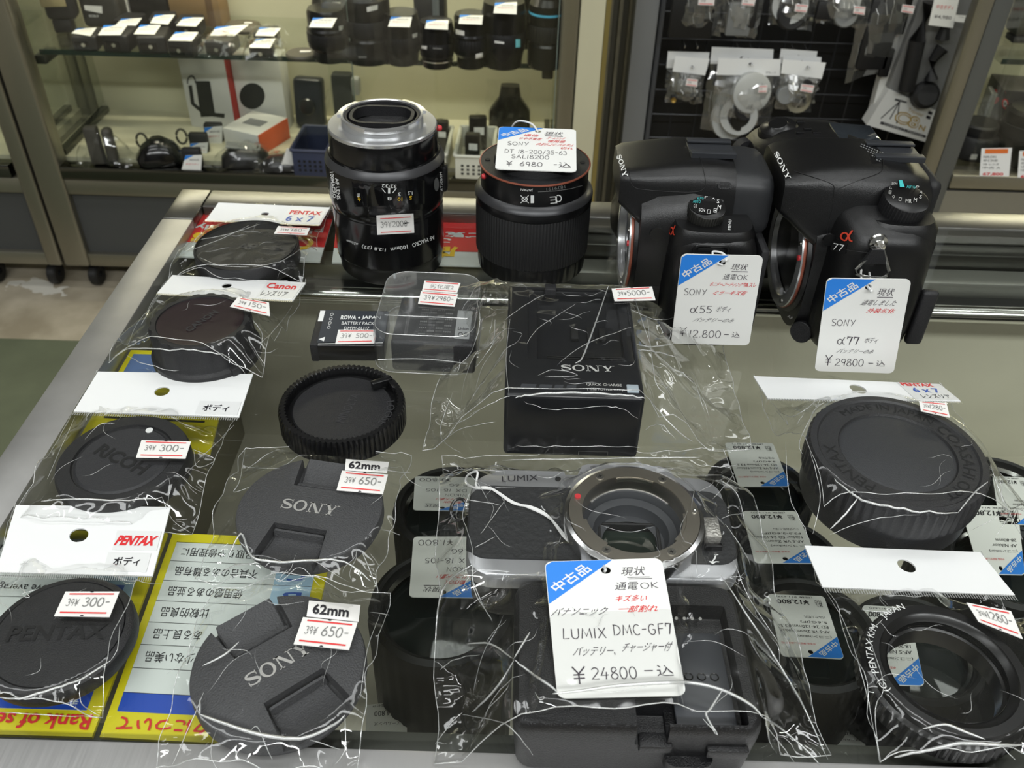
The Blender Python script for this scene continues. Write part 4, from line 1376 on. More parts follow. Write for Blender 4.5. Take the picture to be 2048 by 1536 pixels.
zt = TZ + .0742
f = tag_quad((998, 253), (1152, 259), (1153, 344), (990, 338), zt, zt + .004)
o, g, n_ = tag_card('white and blue price tag lying on the orange rimmed zoom lens', f, [
    ('現状', (.60, .09, .83, .17), K_, 'thin'), ('-', (.60, .185, .83, .20), K_, 'bar'),
    ('通信', (.33, .165, .52, .225), R_, 'thin'), ('やや不安定', (.27, .25, .56, .31), R_, 'thin'),
    ('ズームリング', (.63, .215, .86, .27), R_, 'thin'), ('使用感', (.64, .29, .86, .35), R_, 'thin'),
    ('中玉ホコリ バルサム', (.50, .37, .97, .43), R_, 'thin'), ('切れ', (.80, .45, .96, .50), R_, 'thin'),
    ('SONY', (.13, .36, .40, .45), K_, 'pen'), ('DT 18-200/35-63', (.10, .54, .88, .64), K_, 'pen'), ('SAL18200', (.19, .66, .66, .75), K_, 'pen'),
    ('¥', (.13, .81, .21, .93), K_, 'pen'), ('6980', (.30, .82, .58, .92), K_, 'pen'), ('-', (.72, .855, .76, .867), K_, 'bar'), ('込', (.78, .80, .93, .92), K_, 'thin')], asp=1.5)
h = g(.51, .085)
string(o, [h + Vector((0, 0, -.0006)), h + Vector((-.004, .004, .003)), h + Vector((-.012, .008, .003)), h + Vector((-.016, .012, -.003)), h + Vector((-.013, .016, -.009))])

# =================================================================== slim battery and boxed battery
f = quad_fn(*[at(*q, TZ + .0110) for q in ((640, 618), (778, 622), (768, 689), (621, 692))])
c = f(.5, .5)
t = thing('battery', 'slim black camera battery with white print lying left of the cased battery', 'battery', (c.x, c.y, TZ))
ex, ey = (f(1, .5) - f(0, .5)), (f(.5, 0) - f(.5, 1))
ang = math.atan2(ex.y, ex.x)
M = Matrix.Translation((c.x, c.y, TZ)) @ Matrix.Rotation(ang, 4, 'Z')
bw, bh = ex.length, ey.length
wbuild(MB().box((0, 0, .0055), (bw, bh, .0110), BLKS, .0012, 3, M), 'case', t)
wbuild(MB().box((-bw / 2 + .0015, 0, .0056), (.0045, bh + .0006, .0114), BLKM, .001, 2, M), 'end_cap', t)
mb = MB(); l = lift(f, .00025); l2 = lift(f, .0004)
fill(mb, l, (.08, .03, .995, .93), mat('label_slate', (52, 56, 62), .35))
fill(mb, l2, (.015, .06, .085, .36), WHITEINK)
put(mb, text('ROWA', .03), l2, (.33, .18, .55, .30), WHITEINK); put(mb, text('JAPAN', .02), l2, (.63, .18, .90, .30), WHITEINK)
put(mb, text('•', .02), l2, (.575, .21, .61, .27), WHITEINK)
put(mb, text('BATTERY PACK'), l2, (.36, .36, .82, .45), WHITEINK); put(mb, text('DMW-BLH7'), l2, (.41, .50, .76, .59), WHITEINK)
put(mb, _poly([(0, .5), (1, 0), (1, 1)]), l2, (.09, .78, .17, .90), WHITEINK)
fill(mb, l2, (.10, .955, .985, .975), WHITEINK)
for k in range(4):
    v = .12 + .12 * k
    put(mb, ribbon(_arc(.5, .5, .45, .45, 0, 360, 16), [.12] * 17), l2, (.17, v, .215, v + .085), WHITEINK)
wbuild(mb, 'label', t, fix=False)
mb = MB(); f2 = quad_fn(f(.335, .60), f(.86, .60), f(.86, .985), f(.335, .985)); sl = lift(f2, .0007); slab(mb, sl, STICKER, .0003); l3 = lift(f2, .00085)
fill(mb, l3, (.06, .09, .94, .14), REDLINE); fill(mb, l3, (.06, .83, .94, .885), REDLINE)
put(mb, stamp('39¥'), l3, (.10, .28, .38, .62), GREYINK); put(mb, stamp('500-'), l3, (.50, .28, .92, .62), GREYINK)
wbuild(mb, 'price_sticker', t, fix=False)

# battery in a clear case
zt = TZ + .0215
P = [at(*q, zt) for q in ((800, 590), (962, 597), (950, 690), (784, 682))]
f = quad_fn(*P); c = f(.5, .5); ex, ey = f(1, .5) - f(0, .5), f(.5, 0) - f(.5, 1)
t = thing('battery', 'black camera battery with a recycling label inside a clear plastic case', 'battery', (c.x, c.y, TZ + .0015))
M = Matrix.Translation((c.x, c.y, TZ)) @ Matrix.Rotation(math.atan2(ex.y, ex.x), 4, 'Z')
wbuild(MB().box((0, 0, .0115), (ex.length, ey.length, .0195), BLKM, .002, 3, M), 'case', t)
l = lift(f, .0003); mb = MB()
for i in range(4):
    for j in range(9):
        put(mb, text('■□▪▫'[(i + j) % 4] * (4 + (i * j) % 3)), l, (.30 + .10 * i, .30 + .065 * j, .385 + .10 * i, .33 + .065 * j), MATS['faint_print'])
fill(mb, l, (.74, .30, .92, .90), mat('grey_label', (150, 152, 150), .5))
l2 = lift(f, .0005)
put(mb, text('Li-ion', .02), l2, (.77, .66, .90, .72), INK)
put(mb, ribbon(_arc(.5, .5, .4, .4, 0, 360, 12), [.15] * 13), l2, (.78, .77, .84, .86), INK); put(mb, ribbon(_arc(.5, .5, .4, .4, 0, 360, 12), [.15] * 13), l2, (.845, .77, .905, .86), INK)
put(mb, text('InfoLITHIUM'), l, (.13, .4, .17, .9), MATS['faint_print'])
wbuild(mb, 'label', t, fix=False)
P0 = [at(*q, TZ) for q in ((768, 612), (988, 622), (928, 752), (758, 745))]
fo = quad_fn(*P0); c = fo(.5, .5); ex, ey = fo(1, .5) - fo(0, .5), fo(.5, 0) - fo(.5, 1)
t = thing('plastic_case', 'clear plastic battery case with two white stickers left of the bagged charger', 'plastic case', (c.x, c.y, TZ))
M = Matrix.Translation((c.x, c.y, TZ)) @ Matrix.Rotation(math.atan2(ex.y, ex.x), 4, 'Z')
W, H = ex.length, ey.length * 1.02
outer = rrect(W, H, .012, 7)
rings = [[M @ Vector((x * s_, y * s_, z)) for x, y in outer] for s_, z in ((.97, .0005), (1, .003), (1, .019), (.985, .0232), (.95, .0250))]
mb = MB().loft(rings, PVC)
for z, s_ in ((.0012, 1.0), (.0250, .955)):
    mb.tube([M @ Vector((x * s_, y * s_, z)) for x, y in outer], .00022, CREASE, 5, closed=True)
wbuild(mb, 'shell', t)
mb = MB()
mb.tube([M @ Vector((x, -H / 2 - .0003 + .0 * x, .009 + .002 * math.cos(x * 60))) for x in [W * (.5 - k / 16) * .86 for k in range(17)]], .00028, CREASE, 5)
mb.tube([M @ Vector((x, -H * .22, .0254)) for x in [W * (.5 - k / 16) * .80 for k in range(17)]], .00022, CREASE, 5)
wbuild(mb, 'shell_seam', t)
for (q, tx) in ((((849, 561), (921, 566), (914, 586), (844, 581)), 'top'), (((842, 582), (916, 588), (909, 613), (836, 607)), 'low')):
    zz = TZ + .0262 + (.0006 if tx == 'top' else 0)
    f2 = quad_fn(*[at(*p_, zz) for p_ in q]); mb = MB(); slab(mb, f2, STICKER, .0003); l = lift(f2, .0002)
    fill(mb, l, (.05, .10, .95, .17), REDLINE); fill(mb, l, (.05, .84, .95, .90), REDLINE)
    if tx == 'top': put(mb, text('劣化度2', -.01), l, (.20, .28, .86, .74), GREYINK)
    else: put(mb, stamp('39¥2980-'), l, (.12, .30, .92, .66), GREYINK)
    wbuild(mb, 'price_sticker', t, fix=False)

# =================================================================== charger in a crumpled bag
ztop = TZ + .0385
P = [at(*q, ztop) for q in ((1012, 572), (1206, 572), (1288, 797), (1024, 788))]
f = quad_fn(*P)
xl, xr, yf, yb = (P[3].x + P[0].x) / 2 - .001, P[2].x + .0008, .3135, .4065
t = thing('battery_charger', 'black box shaped battery charger with a slanted battery bay, in a crumpled bag', 'battery charger', ((xl + xr) / 2, (yf + yb) / 2, TZ + .0008))
W, D_, Hh = xr - xl, yb - yf, .0377
body = MB().box((0, 0, Hh / 2), (W, D_, Hh), mat('charger_slate', (24, 25, 28), .3), .0022, 3).build('housing', t)
cut(body, MB().box((.004, .010, Hh), (W * .66, D_ * .62, .010), BLKM, .001))
cut(body, MB().box((.004, .012, Hh + .001), (W * .80, D_ * .66, .004), BLKM, .0005))
body.data.materials.append(BLKM)
zl = Hh + .00012
mb = MB()
fl = lambda x, y: Vector((x, y, zl))
mb.flat(fit(LOGO, -.006, -.0275, .0255, .0048), mat('pale_print', (190, 190, 186), .45), fl)
mb.flat(fit(text('QUICK CHARGE', .01), .0055, -.0385, .0165, .0021), MATS['pale_print'], fl)
mb.flat(fit(text('( USB POWER OFF )'), .0058, -.0420, .0165, .0018), MATS['pale_print'], fl)
mb.build('lettering', t, fix=False)
MB().box((.0268, -.0400, Hh + .0003), (.0056, .0056, .0010), mat('pale_button', (170, 182, 190), .4), .0004).build('button', t)
mb = MB()
for k, (x0, wd) in enumerate(((-.0250, .0075), (-.0165, .0065), (-.0095, .0045), (-.0040, .0050))):
    mb.prism([(x0, -.0410), (x0 + wd - .0006, -.0410), (x0 + wd, -.0385), (x0 + .0006, -.0385)], Hh - .0002, Hh + .0002, mat('indicator_grey', (64, 66, 70), .3))
mb.build('indicator_row', t)
mb = MB()
for k in range(4):
    mb.box((.007, -.0185 + k * .0010 + .001, Hh - .0028 + k * .0004), (W * .60, .0007, .0012), BLKS, .0002)
mb.build('grip_ribs', t)
MB().box((-.010, D_ / 2 - .006, Hh + .0005), (.006, .006, .006), BLKM, .0006).build('latch', t)
mb = MB()
for x in (.002, .010, .016):
    mb.box((x, .008, Hh - .0040), (.0035, .010, .0022), DEEP, .0003)
mb.build('contact_slots', t)
mb = MB(); mb.flat(join(ribbon([(0, 0), (1, 0), (1, .4), (0, .4), (0, 0)], [.03] * 5)), mat('dim_print', (96, 96, 94), .5), lambda x, y: Vector((.004 + x * .014, -D_ / 2 - .0001, .001 + y * .008)))
mb.build('socket_outline', t, fix=False)
bx = ('box', (xl + xr) / 2, (yf + yb) / 2, W / 2, D_ / 2, 0.0, .0395)
bag('crumpled clear bag around the black battery charger in the middle of the counter', [(925, 600), (1420, 612), (1500, 905), (845, 905)], [bx], .0006, 21, reach=1.1, wrinkle=2.4, ncrease=46, n=96, sheet=FILM2,
    creases=[(.0006, [(1030, 797), (1060, 791), (1150, 786), (1240, 792), (1290, 799)]), (.0005, [(1217, 572), (1190, 650), (1165, 715), (1150, 728)]), [(1010, 640), (1060, 605), (1090, 590)], [(1115, 730), (1170, 690), (1262, 655)],
             [(1048, 805), (1100, 820), (1190, 815), (1240, 818), (1275, 840)], [(1030, 893), (1090, 895), (1200, 893), (1280, 897)], (.0004, [(1300, 800), (1340, 850), (1385, 885)]), [(1290, 860), (1320, 850), (1350, 880)], [(1320, 855), (1335, 870), (1325, 850)],
             [(905, 790), (880, 870), (925, 910)], [(900, 850), (930, 840), (960, 820)], [(890, 880), (920, 860), (990, 845)], (.0004, [(1273, 690), (1310, 695), (1350, 688)]), (.0004, [(1275, 700), (1310, 705), (1348, 715)]), [(1260, 620), (1310, 640), (1345, 637)], [(1270, 600), (1300, 690)],
             [(910, 740), (945, 700), (960, 640), (950, 590)], [(950, 740), (985, 690), (990, 640)], [(905, 640), (920, 720), (915, 745)], [(1075, 753), (1110, 740), (1155, 752), (1090, 755)], [(1020, 640), (1012, 720), (1018, 790)], [(1295, 640), (1310, 760), (1330, 790)], [(940, 830), (1000, 800), (1020, 795)],
             [(1052, 690), (1080, 655), (1150, 610)], [(1330, 780), (1345, 760), (1330, 740)]],
    stickers=[(((1223, 577), (1304, 573), (1311, 600), (1229, 602)), ('39¥', '5000-'))], name='clear_bag')

# =================================================================== two camera bodies facing left
def sect(cx, cz, a, b, e, y, top=0.0, n=44):
    """rounded section in the x-z plane at depth y; top narrows the upper half"""
    out = []
    for (x, z) in superell(0, 0, a, b, e, n):
        k = 1 - top * max(0, z / b)
        out.append(Vector((cx + x * k, y, cz + z)))
    return out
def sectx(cy_, cz, a, b, e, x, top=0.0, n=44):
    out = []
    for (y, z) in superell(0, 0, a, b, e, n):
        k = 1 - top * (z / b + 1) / 2
        out.append(Vector((x, cy_ + y * k, cz + z)))
    return out

def mount(t, rz, r, rear, boss):
    """bare bayonet mount facing -x, axis height rz"""
    M = Matrix.Translation((0, 0, rz)) @ Matrix.Rotation(R(-90), 4, 'Y')      # local z -> -x
    MB().lathe([(r * 1.12, -boss), (r * 1.10, -.006), (r * 1.045, -.0015), (r * 1.01, -.0012)], BLK, 96, M).build('mount_collar', t)
    MB().lathe([(r * 1.005, -.0014), (r * 1.010, -.0006), (r * 1.003, .0001), (r * .994, .0001)], ORANGE, 96, M).build('rim_ring', t)
    mo = MB().lathe([(r * .995, .0), (r * .990, .0010), (r * .80, .0012), (r * .785, .0008), (r * .78, -.003), (r * .76, -.0035)], MOUNTC, 96, M).build('mount_ring', t)
    for a0 in (20, 140, 260):
        rings = []
        for k in range(11):
            a = R(a0 + 50 * k / 10)
            rings.append([M @ Vector((q * math.cos(a), q * math.sin(a), z)) for q, z in ((r * .80, -.001), (r * .72, -.001), (r * .72, -.0028), (r * .80, -.0028))])
        MB().loft(rings, MOUNTC).build('bayonet_claw', mo)
    MB().lathe([(r * .78, -.003), (r * .74, -.010), (r * .70, -rear), (1e-5, -rear)], DEEP, 64, M).build('mirror_box', t)
    for k in range(4):
        a = R(35 + 90 * k)
        MB().cyl(.0013, .0010, .0016, mat('screw_metal', (150, 148, 142), .3, 1.0), 14, M=M @ Matrix.Translation((r * .885 * math.cos(a), r * .885 * math.sin(a), 0))).build('screw', mo)
    MB().box((r * .45, .0, -.012), (.003, r * .9, .002), CHROME, M=M).build('aperture_lever', t)
    MB().cyl(.0016, .0004, .0014, REDDOT, 14, M=M @ Matrix.Translation((r * .88 * math.cos(R(-70)), r * .88 * math.sin(R(-70)), .0004))).build('index_bead', t)

def dial(t, x, y, z, r, h, tilt, grip=BLKM, topm=BLKS, name='mode_dial'):
    e = thing('x', None, None)
    bpy.data.objects.remove(e)
    o = MB().lathe([(r * .96, 0), (r, .0006), (r, h - .0012), (r * .97, h - .0004)], grip, 160, fn=lambda j, k, q: q - (.0004 if j in (1, 2) and (k % 4) > 1 else 0)) \
        .lathe([(1e-5, h - .0002), (r * .93, h - .0002), (r * .97, h - .0004)], topm, 64).build(name, t, loc=(x, y, z), rot=tilt)
    return o

# ------------------------------------------------------------------ larger camera
X77, Y77 = .1545, .4500
t77 = thing('camera_body', 'larger black camera body at the right, without a lens, facing left', 'camera', (X77, Y77, TZ))
t = t77
rg = []
for (y, cx, cz, a, b, e, top) in ((-.0555, .035, .041, .0160, .033, 3.4, .10), (-.0540, .0355, .041, .0205, .0365, 3.8, .08), (-.0500, .0355, .0415, .0240, .0395, 4.2, .06), (-.042, .0360, .0425, .0268, .0418, 4.5, .05), (-.028, .036, .0430, .0290, .0425, 5, .05), (-.010, .036, .0430, .0315, .0428, 5, .05),
                                  (.02, .035, .0430, .0325, .0428, 5, .05), (.045, .034, .0430, .0335, .0428, 5, .05), (.060, .027, .0430, .041, .0428, 4, .12), (.082, .024, .0420, .046, .0415, 4, .15), (.094, .026, .041, .042, .0395, 3.4, .15), (.100, .030, .039, .032, .033, 3, .15)):
    rg.append(sect(cx, cz, a, b, e, y, top))
body = MB().loft(rg, BLK).build('body', t, ang=50)
hump = MB().loft([sectx(.000, .0890, .0265, .0095, 6.5, -.0160, .10), sectx(.000, .0885, .0290, .0120, 6.5, -.0120, .12), sectx(.000, .0850, .0340, .0185, 6.5, .000, .20), sectx(-.001, .0790, .0385, .0262, 6, .018, .32), sectx(-.001, .0770, .0405, .0285, 5.5, .034, .36), sectx(-.001, .0765, .0395, .0272, 5, .048, .36), sectx(.000, .0765, .0330, .0240, 4.6, .0570, .30), sectx(.000, .0765, .0270, .0205, 4.2, .0625, .20)], BLK).build('viewfinder_hump', t, loc=(-.0005, 0, -.0042), ang=50)
mount(t, .0410, .0335, .030, .022)
chk = MB().loft([sectx(.0, .041, .037, .040, 3.2, .0035), sectx(.0, .041, .0385, .041, 3.4, .012), sectx(.0, .041, .040, .040, 3.6, .022)], BLK).build('front_boss', t, ang=50)
MB().box((.0470, .001, .1036), (.026, .0185, .0014), mat('shoe_metal', (58, 60, 64), .4, .4), .0004).box((.0470, -.0072, .1054), (.026, .0050, .0012), MATS['shoe_metal'], .0003).box((.0470, .0092, .1054), (.026, .0050, .0012), MATS['shoe_metal'], .0003).box((.047, -.0094, .1046), (.026, .0010, .0026), MATS['shoe_metal']).box((.047, .0114, .1046), (.026, .0010, .0026), MATS['shoe_metal']).build('hot_shoe', t, loc=(-.002, 0, -.0036))
MB().box((.0640, .000, .081), (.008, .038, .024), RUB, .005, 3).build('eyecup', t)
MB().box((.0670, .015, .036), (.006, .082, .060), BLKM, .002).box((.0715, .015, .034), (.004, .074, .052), BLKS, .0016).build('flip_screen', t)
MB().box((.0640, -.0500, .030), (.009, .0052, .034), BLKM, .002, 3).build('port_cover', t)
pl = MB().loft([[Vector((.0415 + x, -.0350 + y, z)) for x, y in superell(0, 0, a, b, 2.8, 36)] for z, a, b in ((.064, .0205, .0180), (.0790, .0195, .0165), (.0835, .0165, .0140))], BLK).build('dial_base', t, ang=50)
dl = dial(t, .0415, -.0345, .0828, .0114, .0105, (R(13), R(2), 0))
ln = MB().cyl(.0034, 0, .0012, BLKS, 24, M=Matrix.Translation((.0080, -.0385, .0690)) @ Matrix.Rotation(R(90), 4, 'X')).build('sync_cover', t)
# front grip side: shutter dial and top screen
MB().lathe([(1e-5, .0042), (.0055, .0040), (.0068, .0030), (.0105, .0020), (.0120, .0), (.0122, -.002)], BLKS, 48).build('shutter_button', t, loc=(.003, .074, .0815), rot=(R(6), R(-14), 0))
MB().box((.042, .062, .0868), (.026, .030, .0016), mat('glass_black_screen', (40, 44, 48), .05), .0006).build('top_screen', t, rot=(0, R(3), 0))
mb = MB()
for x, y in ((.012, .060), (.018, .066), (.022, .060), (.016, .076)):
    mb.box((x, y, .0858), (.005, .0028, .0014), BLKS, .0005)
mb.build('top_buttons', t)
MB().cyl(.0072, 0, .006, BLKM, 64, M=Matrix.Translation((-.0155, .080, .066)) @ Matrix.Rotation(R(90), 4, 'X') @ Matrix.Rotation(R(20), 4, 'Y')).build('control_wheel', t)
MB().cyl(.0062, -.003, .006, BLKM, 40, .0005, M=Matrix.Translation((.010, -.0345, .0090)) @ Matrix.Rotation(R(78), 4, 'X') @ Matrix.Rotation(R(-40), 4, 'Y')).build('focus_switch', t)
MB().box((.0075, -.0375, .0285), (.010, .004, .016), BLKS, .0018, 3).build('release_button', t, rot=(0, 0, R(20)))
MB().box((.0205, -.0400, .0250), (.024, .009, .020), BLK, .004, 3).build('release_housing', t)
# strap lug and ring
lx, lz = .0262, .0770
MB().lathe([(1e-5, .0055), (.0022, .0052), (.0030, .0036), (.0022, .0022), (.0044, .0012), (.0048, 0)], CHROME, 28, M=Matrix.Translation((lx, -.0548, lz)) @ Matrix.Rotation(R(90), 4, 'X')).build('strap_lug', t)
tri = [Vector((lx - .001, -.0590, lz)), Vector((lx - .0055, -.0600, lz - .0070)), Vector((lx - .0095, -.0610, lz - .0120)), Vector((lx - .0090, -.0613, lz - .0145)), Vector((lx - .0060, -.0613, lz - .0158)), Vector((lx - .001, -.0613, lz - .0165)), Vector((lx + .0045, -.0613, lz - .0165)), Vector((lx + .0068, -.0612, lz - .0150)), Vector((lx + .0072, -.0610, lz - .0125)), Vector((lx + .0045, -.0600, lz - .0070)), Vector((lx + .001, -.0590, lz))]
MB().tube(tri, .00085, CHROME, 8, closed=True).build('strap_ring', t)
MB().prism([(-.0068, -.009), (.0062, -.009), (.0025, -.001), (-.0032, -.001)], -.0008, .0008, BLKM, M=Matrix.Translation((lx - .001, -.0600, lz)) @ Matrix.Rotation(R(90), 4, 'X')).build('ring_guard', t)
d = Decal([body, hump, chk, pl, dl], 'lettering', .0003)
d.put(LOGO, ((1556, 303), (1583, 357), (1574, 362), (1548, 309)), WHITEINK, 2)
d.put(([(x, y) for x, y in pen('α', .12)[0]], pen('α', .12)[1]), ((1683, 459), (1708, 461), (1706, 485), (1681, 481)), AMBER, 2)
d.put(_poly([(0, .1), (.92, 0), (1, .85), (.1, 1)]), ((1663, 482), (1696, 484), (1694, 508), (1662, 502)), DEEP, 1.5)
d.word('77', (1668, 499), (1689, 503), 13, WHITEINK, bold=-.01, k=3)
d.line([(1588, 343), (1660, 366), (1668, 381)], .00016, DEEP); d.line([(1668, 381), (1720, 360), (1760, 345), (1766, 325), (1758, 300)], .00016, DEEP)
d.line([(1668, 381), (1664, 420), (1655, 470), (1690, 498), (1740, 505)], .00014, DEEP)
for i in range(9):
    for j in range(5):
        if j <= 1 + i * .45:
            x, y = 1722 + i * 5.2 - j * 1.5, 296 + i * 2.2 + j * 4 - 8
            d.put(rect(0, 0, 1, 1), ((x, y), (x + 3, y + 1), (x + 2.6, y + 3), (x - .4, y + 2)), mat('grille_dot', (150, 152, 152), .4, .5))
d.put(_poly([(0, 0), (.8, 0), (1, 1), (.2, 1)]), ((1795, 361), (1803, 361), (1811, 376), (1799, 376)), TEAL, 2)
for s_, p_, h_, m_ in (('AUTO', (1812, 378), 6, TEAL), ('P', (1830, 378), 7, MATS['pale_print']), ('A', (1838, 388), 7, MATS['pale_print']), ('S', (1837, 398), 7, MATS['pale_print']), ('M', (1826, 405), 8, MATS['pale_print']), ('MR', (1810, 407), 8, MATS['pale_print']), ('□', (1796, 403), 7, MATS['pale_print']), ('◇', (1783, 398), 7, MATS['pale_print']), ('▤', (1776, 389), 7, MATS['pale_print']), ('◺', (1778, 379), 7, MATS['pale_print']), ('SCN', (1782, 370), 5, MATS['pale_print'])):
    d.word(s_, p_, (p_[0] + h_ * .75 * len(s_), p_[1] + 1), h_, m_, k=2)
d.word('AF', (1576, 634), (1585, 640), 6, WHITEINK, k=2)
d.done(t)

# ------------------------------------------------------------------ smaller camera
X55, Y55 = .0625, .4560
t55 = thing('camera_body', 'smaller black camera body standing left of the larger one, without a lens', 'camera', (X55, Y55, TZ))
t = t55
rg = []
for (y, cx, cz, a, b, e, top) in ((-.0500, .043, .035, .0165, .030, 3.4, .1), (-.0485, .043, .035, .0205, .0335, 4.2, .06), (-.0450, .0425, .0355, .0230, .0350, 5, .04), (-.035, .042, .0355, .0245, .0352, 5, .04), (-.018, .041, .0360, .0260, .0355, 5, .05),
                                  (.02, .040, .036, .0275, .0355, 5, .05), (.038, .038, .036, .029, .0360, 5, .05), (.050, .036, .034, .034, .0335, 4, .12), (.066, .034, .031, .036, .0300, 4, .25), (.078, .036, .029, .032, .027, 3.2, .25), (.083, .038, .028, .024, .022, 3, .25)):
    rg.append(sect(cx, cz, a, b, e, y, top))
body = MB().loft(rg, BLK).build('body', t, ang=50)
chk = MB().loft([sectx(-.001, .045, .034, .037, 3.0, .0035), sectx(-.001, .046, .0352, .040, 3.2, .012), sectx(-.002, .047, .0345, .041, 3.4, .030), sectx(-.002, .046, .032, .040, 3.6, .046)], BLK).build('front_boss', t, ang=50)
hump = MB().loft([sectx(.000, .0855, .0225, .0085, 6.5, -.0085, .10), sectx(.000, .0850, .0250, .0105, 6.5, -.0050, .12), sectx(.000, .0800, .0290, .0175, 6.5, .008, .18), sectx(.000, .0770, .0320, .0225, 6.5, .024, .24), sectx(.000, .0765, .0330, .0235, 6.2, .040, .26), sectx(.000, .0765, .0310, .0222, 4.4, .0520, .22)], BLK).build('viewfinder_hump', t, loc=(0, 0, -.0038), ang=50)
MB().loft([sectx(.000, .0785, .0275, .0175, 5, .0500, .12), sectx(.000, .0780, .0275, .0175, 5, .0660, .10), sectx(.000, .0775, .0268, .0170, 5, .0725, .10), sectx(.000, .0775, .0245, .0150, 4.5, .0755, .10)], mat('eyepiece_plastic', (38, 39, 41), .42, bump=.2, bscale=2200)).build('eyecup', t, loc=(-.0025, 0, -.0035), ang=50)
mount(t, .0430, .0305, .030, .022)
MB().box((.0420, .001, .1005), (.024, .0180, .0014), MATS['shoe_metal'], .0004).box((.0420, -.0068, .1022), (.024, .0048, .0012), MATS['shoe_metal'], .0003).box((.0420, .0088, .1022), (.024, .0048, .0012), MATS['shoe_metal'], .0003).box((.042, -.0090, .1014), (.024, .0010, .0026), MATS['shoe_metal']).box((.042, .0108, .1014), (.024, .0010, .0026), MATS['shoe_metal']).build('hot_shoe', t, loc=(-.001, 0, -.0042))
pl = MB().loft([[Vector((.0410 + x, -.0335 + y, z)) for x, y in superell(0, 0, a, b, 3.2, 36)] for z, a, b in ((.054, .0225, .0160), (.0690, .0220, .0155), (.0722, .0200, .0138))], BLK).build('dial_base', t, ang=50)
dl = dial(t, .0365, -.0310, .0722, .0099, .0082, (R(15), R(2), 0), mat('knurled_metal', (96, 96, 92), .3, .9))
MB().box((.0690, -.012, .034), (.005, .066, .054), BLKM, .002).build('flip_screen', t)
MB().box((.0095, -.0338, .0250), (.0035, .003, .0150), BLKS, .0012, 3).build('release_button', t)
MB().box((.0195, -.0330, .0250), (.020, .006, .018), BLK, .003, 3).build('release_housing', t)
MB().cyl(.0038, 0, .0016, BLKS, 28, M=Matrix.Translation((.0120, -.0345, .0640)) @ Matrix.Rotation(R(86), 4, 'X')).build('sync_cover', t)
mb = MB().tube([Vector((.0385 + x, -.0515, .0640 + z)) for x, z in rrect(.018, .006, .003, 5)], .0009, BLKS, 8, closed=True).box((.0385, -.0495, .064), (.014, .002, .003), DEEP, .0006)
mb.build('strap_lug', t)
d = Decal([body, hump, chk, pl, dl], 'lettering', .0003)
d.put(LOGO, ((1243, 310), (1256, 352), (1247, 356), (1234, 313)), WHITEINK, 2)
d.put(([(x, y) for x, y in pen('α', .12)[0]], pen('α', .12)[1]), ((1341, 450), (1353, 451), (1351, 471), (1339, 469)), AMBER, 2)
d.line([(1258, 342), (1266, 372), (1300, 380), (1380, 384), (1408, 376), (1409, 350), (1392, 290)], .00016, DEEP)
d.put(([(.5 + .5 * a, .5 + .5 * b) for a, b in superell(0, 0, 1, 1, 3, 24)], [list(range(24))]), ((1435, 364), (1462, 364), (1462, 378), (1435, 378)), BLKM, 2)
for k in range(3):
    d.put(rect(0, 0, 1, 1), ((1441 + 6 * k, 370), (1445 + 6 * k, 370), (1445 + 6 * k, 374), (1441 + 6 * k, 374)), DEEP, 3)
d.put(([(.5 + .5 * math.cos(2 * PI * k / 30), .5 + .5 * math.sin(2 * PI * k / 30)) for k in range(30)], [list(range(30))]), ((1380, 392), (1444, 392), (1444, 430), (1380, 430)), BLKG, 1.2)
for s_, p_, h_, m_ in (('AUTO', (1385, 408), 6, TEAL), ('AUTO', (1393, 400), 5, TEAL), ('P', (1408, 398), 7, WHITEINK), ('A', (1423, 401), 7, WHITEINK), ('S', (1432, 408), 7, WHITEINK), ('M', (1434, 420), 8, WHITEINK), ('▣', (1426, 427), 8, WHITEINK), ('▯', (1413, 429), 8, WHITEINK), ('SCN', (1397, 425), 6, WHITEINK), ('⊘', (1386, 418), 8, WHITEINK)):
    d.word(s_, p_, (p_[0] + h_ * .8 * len(s_) * (.8 if len(s_) > 2 else 1), p_[1] + 1), h_, m_, k=3)
d.word('MENU', (1461, 462), (1463, 442), 6, WHITEINK, k=2)
d.done(t)

# ------------------------------------------------------------------ their tags
f = quad_fn(*[atY(*q, .3985) for q in ((1363, 508), (1527, 512), (1498, 691), (1342, 687))])
f0 = f
o, g, n_ = tag_card('white and blue price tag leaning on the smaller camera body', f, [
    ('現状', (.63, .085, .83, .155), K_, 'thin'), ('-', (.64, .165, .84, .172), K_, 'bar'), ('通電', (.55, .195, .71, .255), K_, 'thin'), ('OK', (.72, .20, .85, .255), K_, 'pen'),
    ('モニターコーティング', (.40, .285, .80, .33), R_, 'thin'), ('傷', (.81, .285, .87, .33), R_, 'thin'), ('スレ', (.88, .285, .97, .33), R_, 'thin'), ('ミラーキズ有', (.46, .375, .86, .425), R_, 'thin'),
    ('SONY', (.09, .36, .37, .435), K_, 'pen'), ('α55', (.19, .55, .46, .635), K_, 'pen'), ('ボディ', (.52, .55, .70, .615), K_, 'thin'),
    ('バッテリーのみ', (.26, .685, .76, .735), K_, 'thin'), ('¥', (.09, .80, .18, .905), K_, 'pen'), ('12.800', (.22, .83, .62, .92), K_, 'pen'), ('-', (.66, .87, .72, .879), K_, 'bar'), ('込', (.76, .84, .86, .905), K_, 'thin')], asp=1.5)
h = g(.51, .085)
P = Vector((X55 + .0420, Y55 - .0525, TZ + .0610))
string(o, [h - n_ * .0006, h + n_ * .002 + Vector((.001, 0, .003)), (h + P) / 2 + Vector((.003, -.002, .002)), P + Vector((.002, -.001, .003)), P + Vector((-.003, .0, .003)), (h + P) / 2 + Vector((-.002, -.002, .0)), h + n_ * .002])
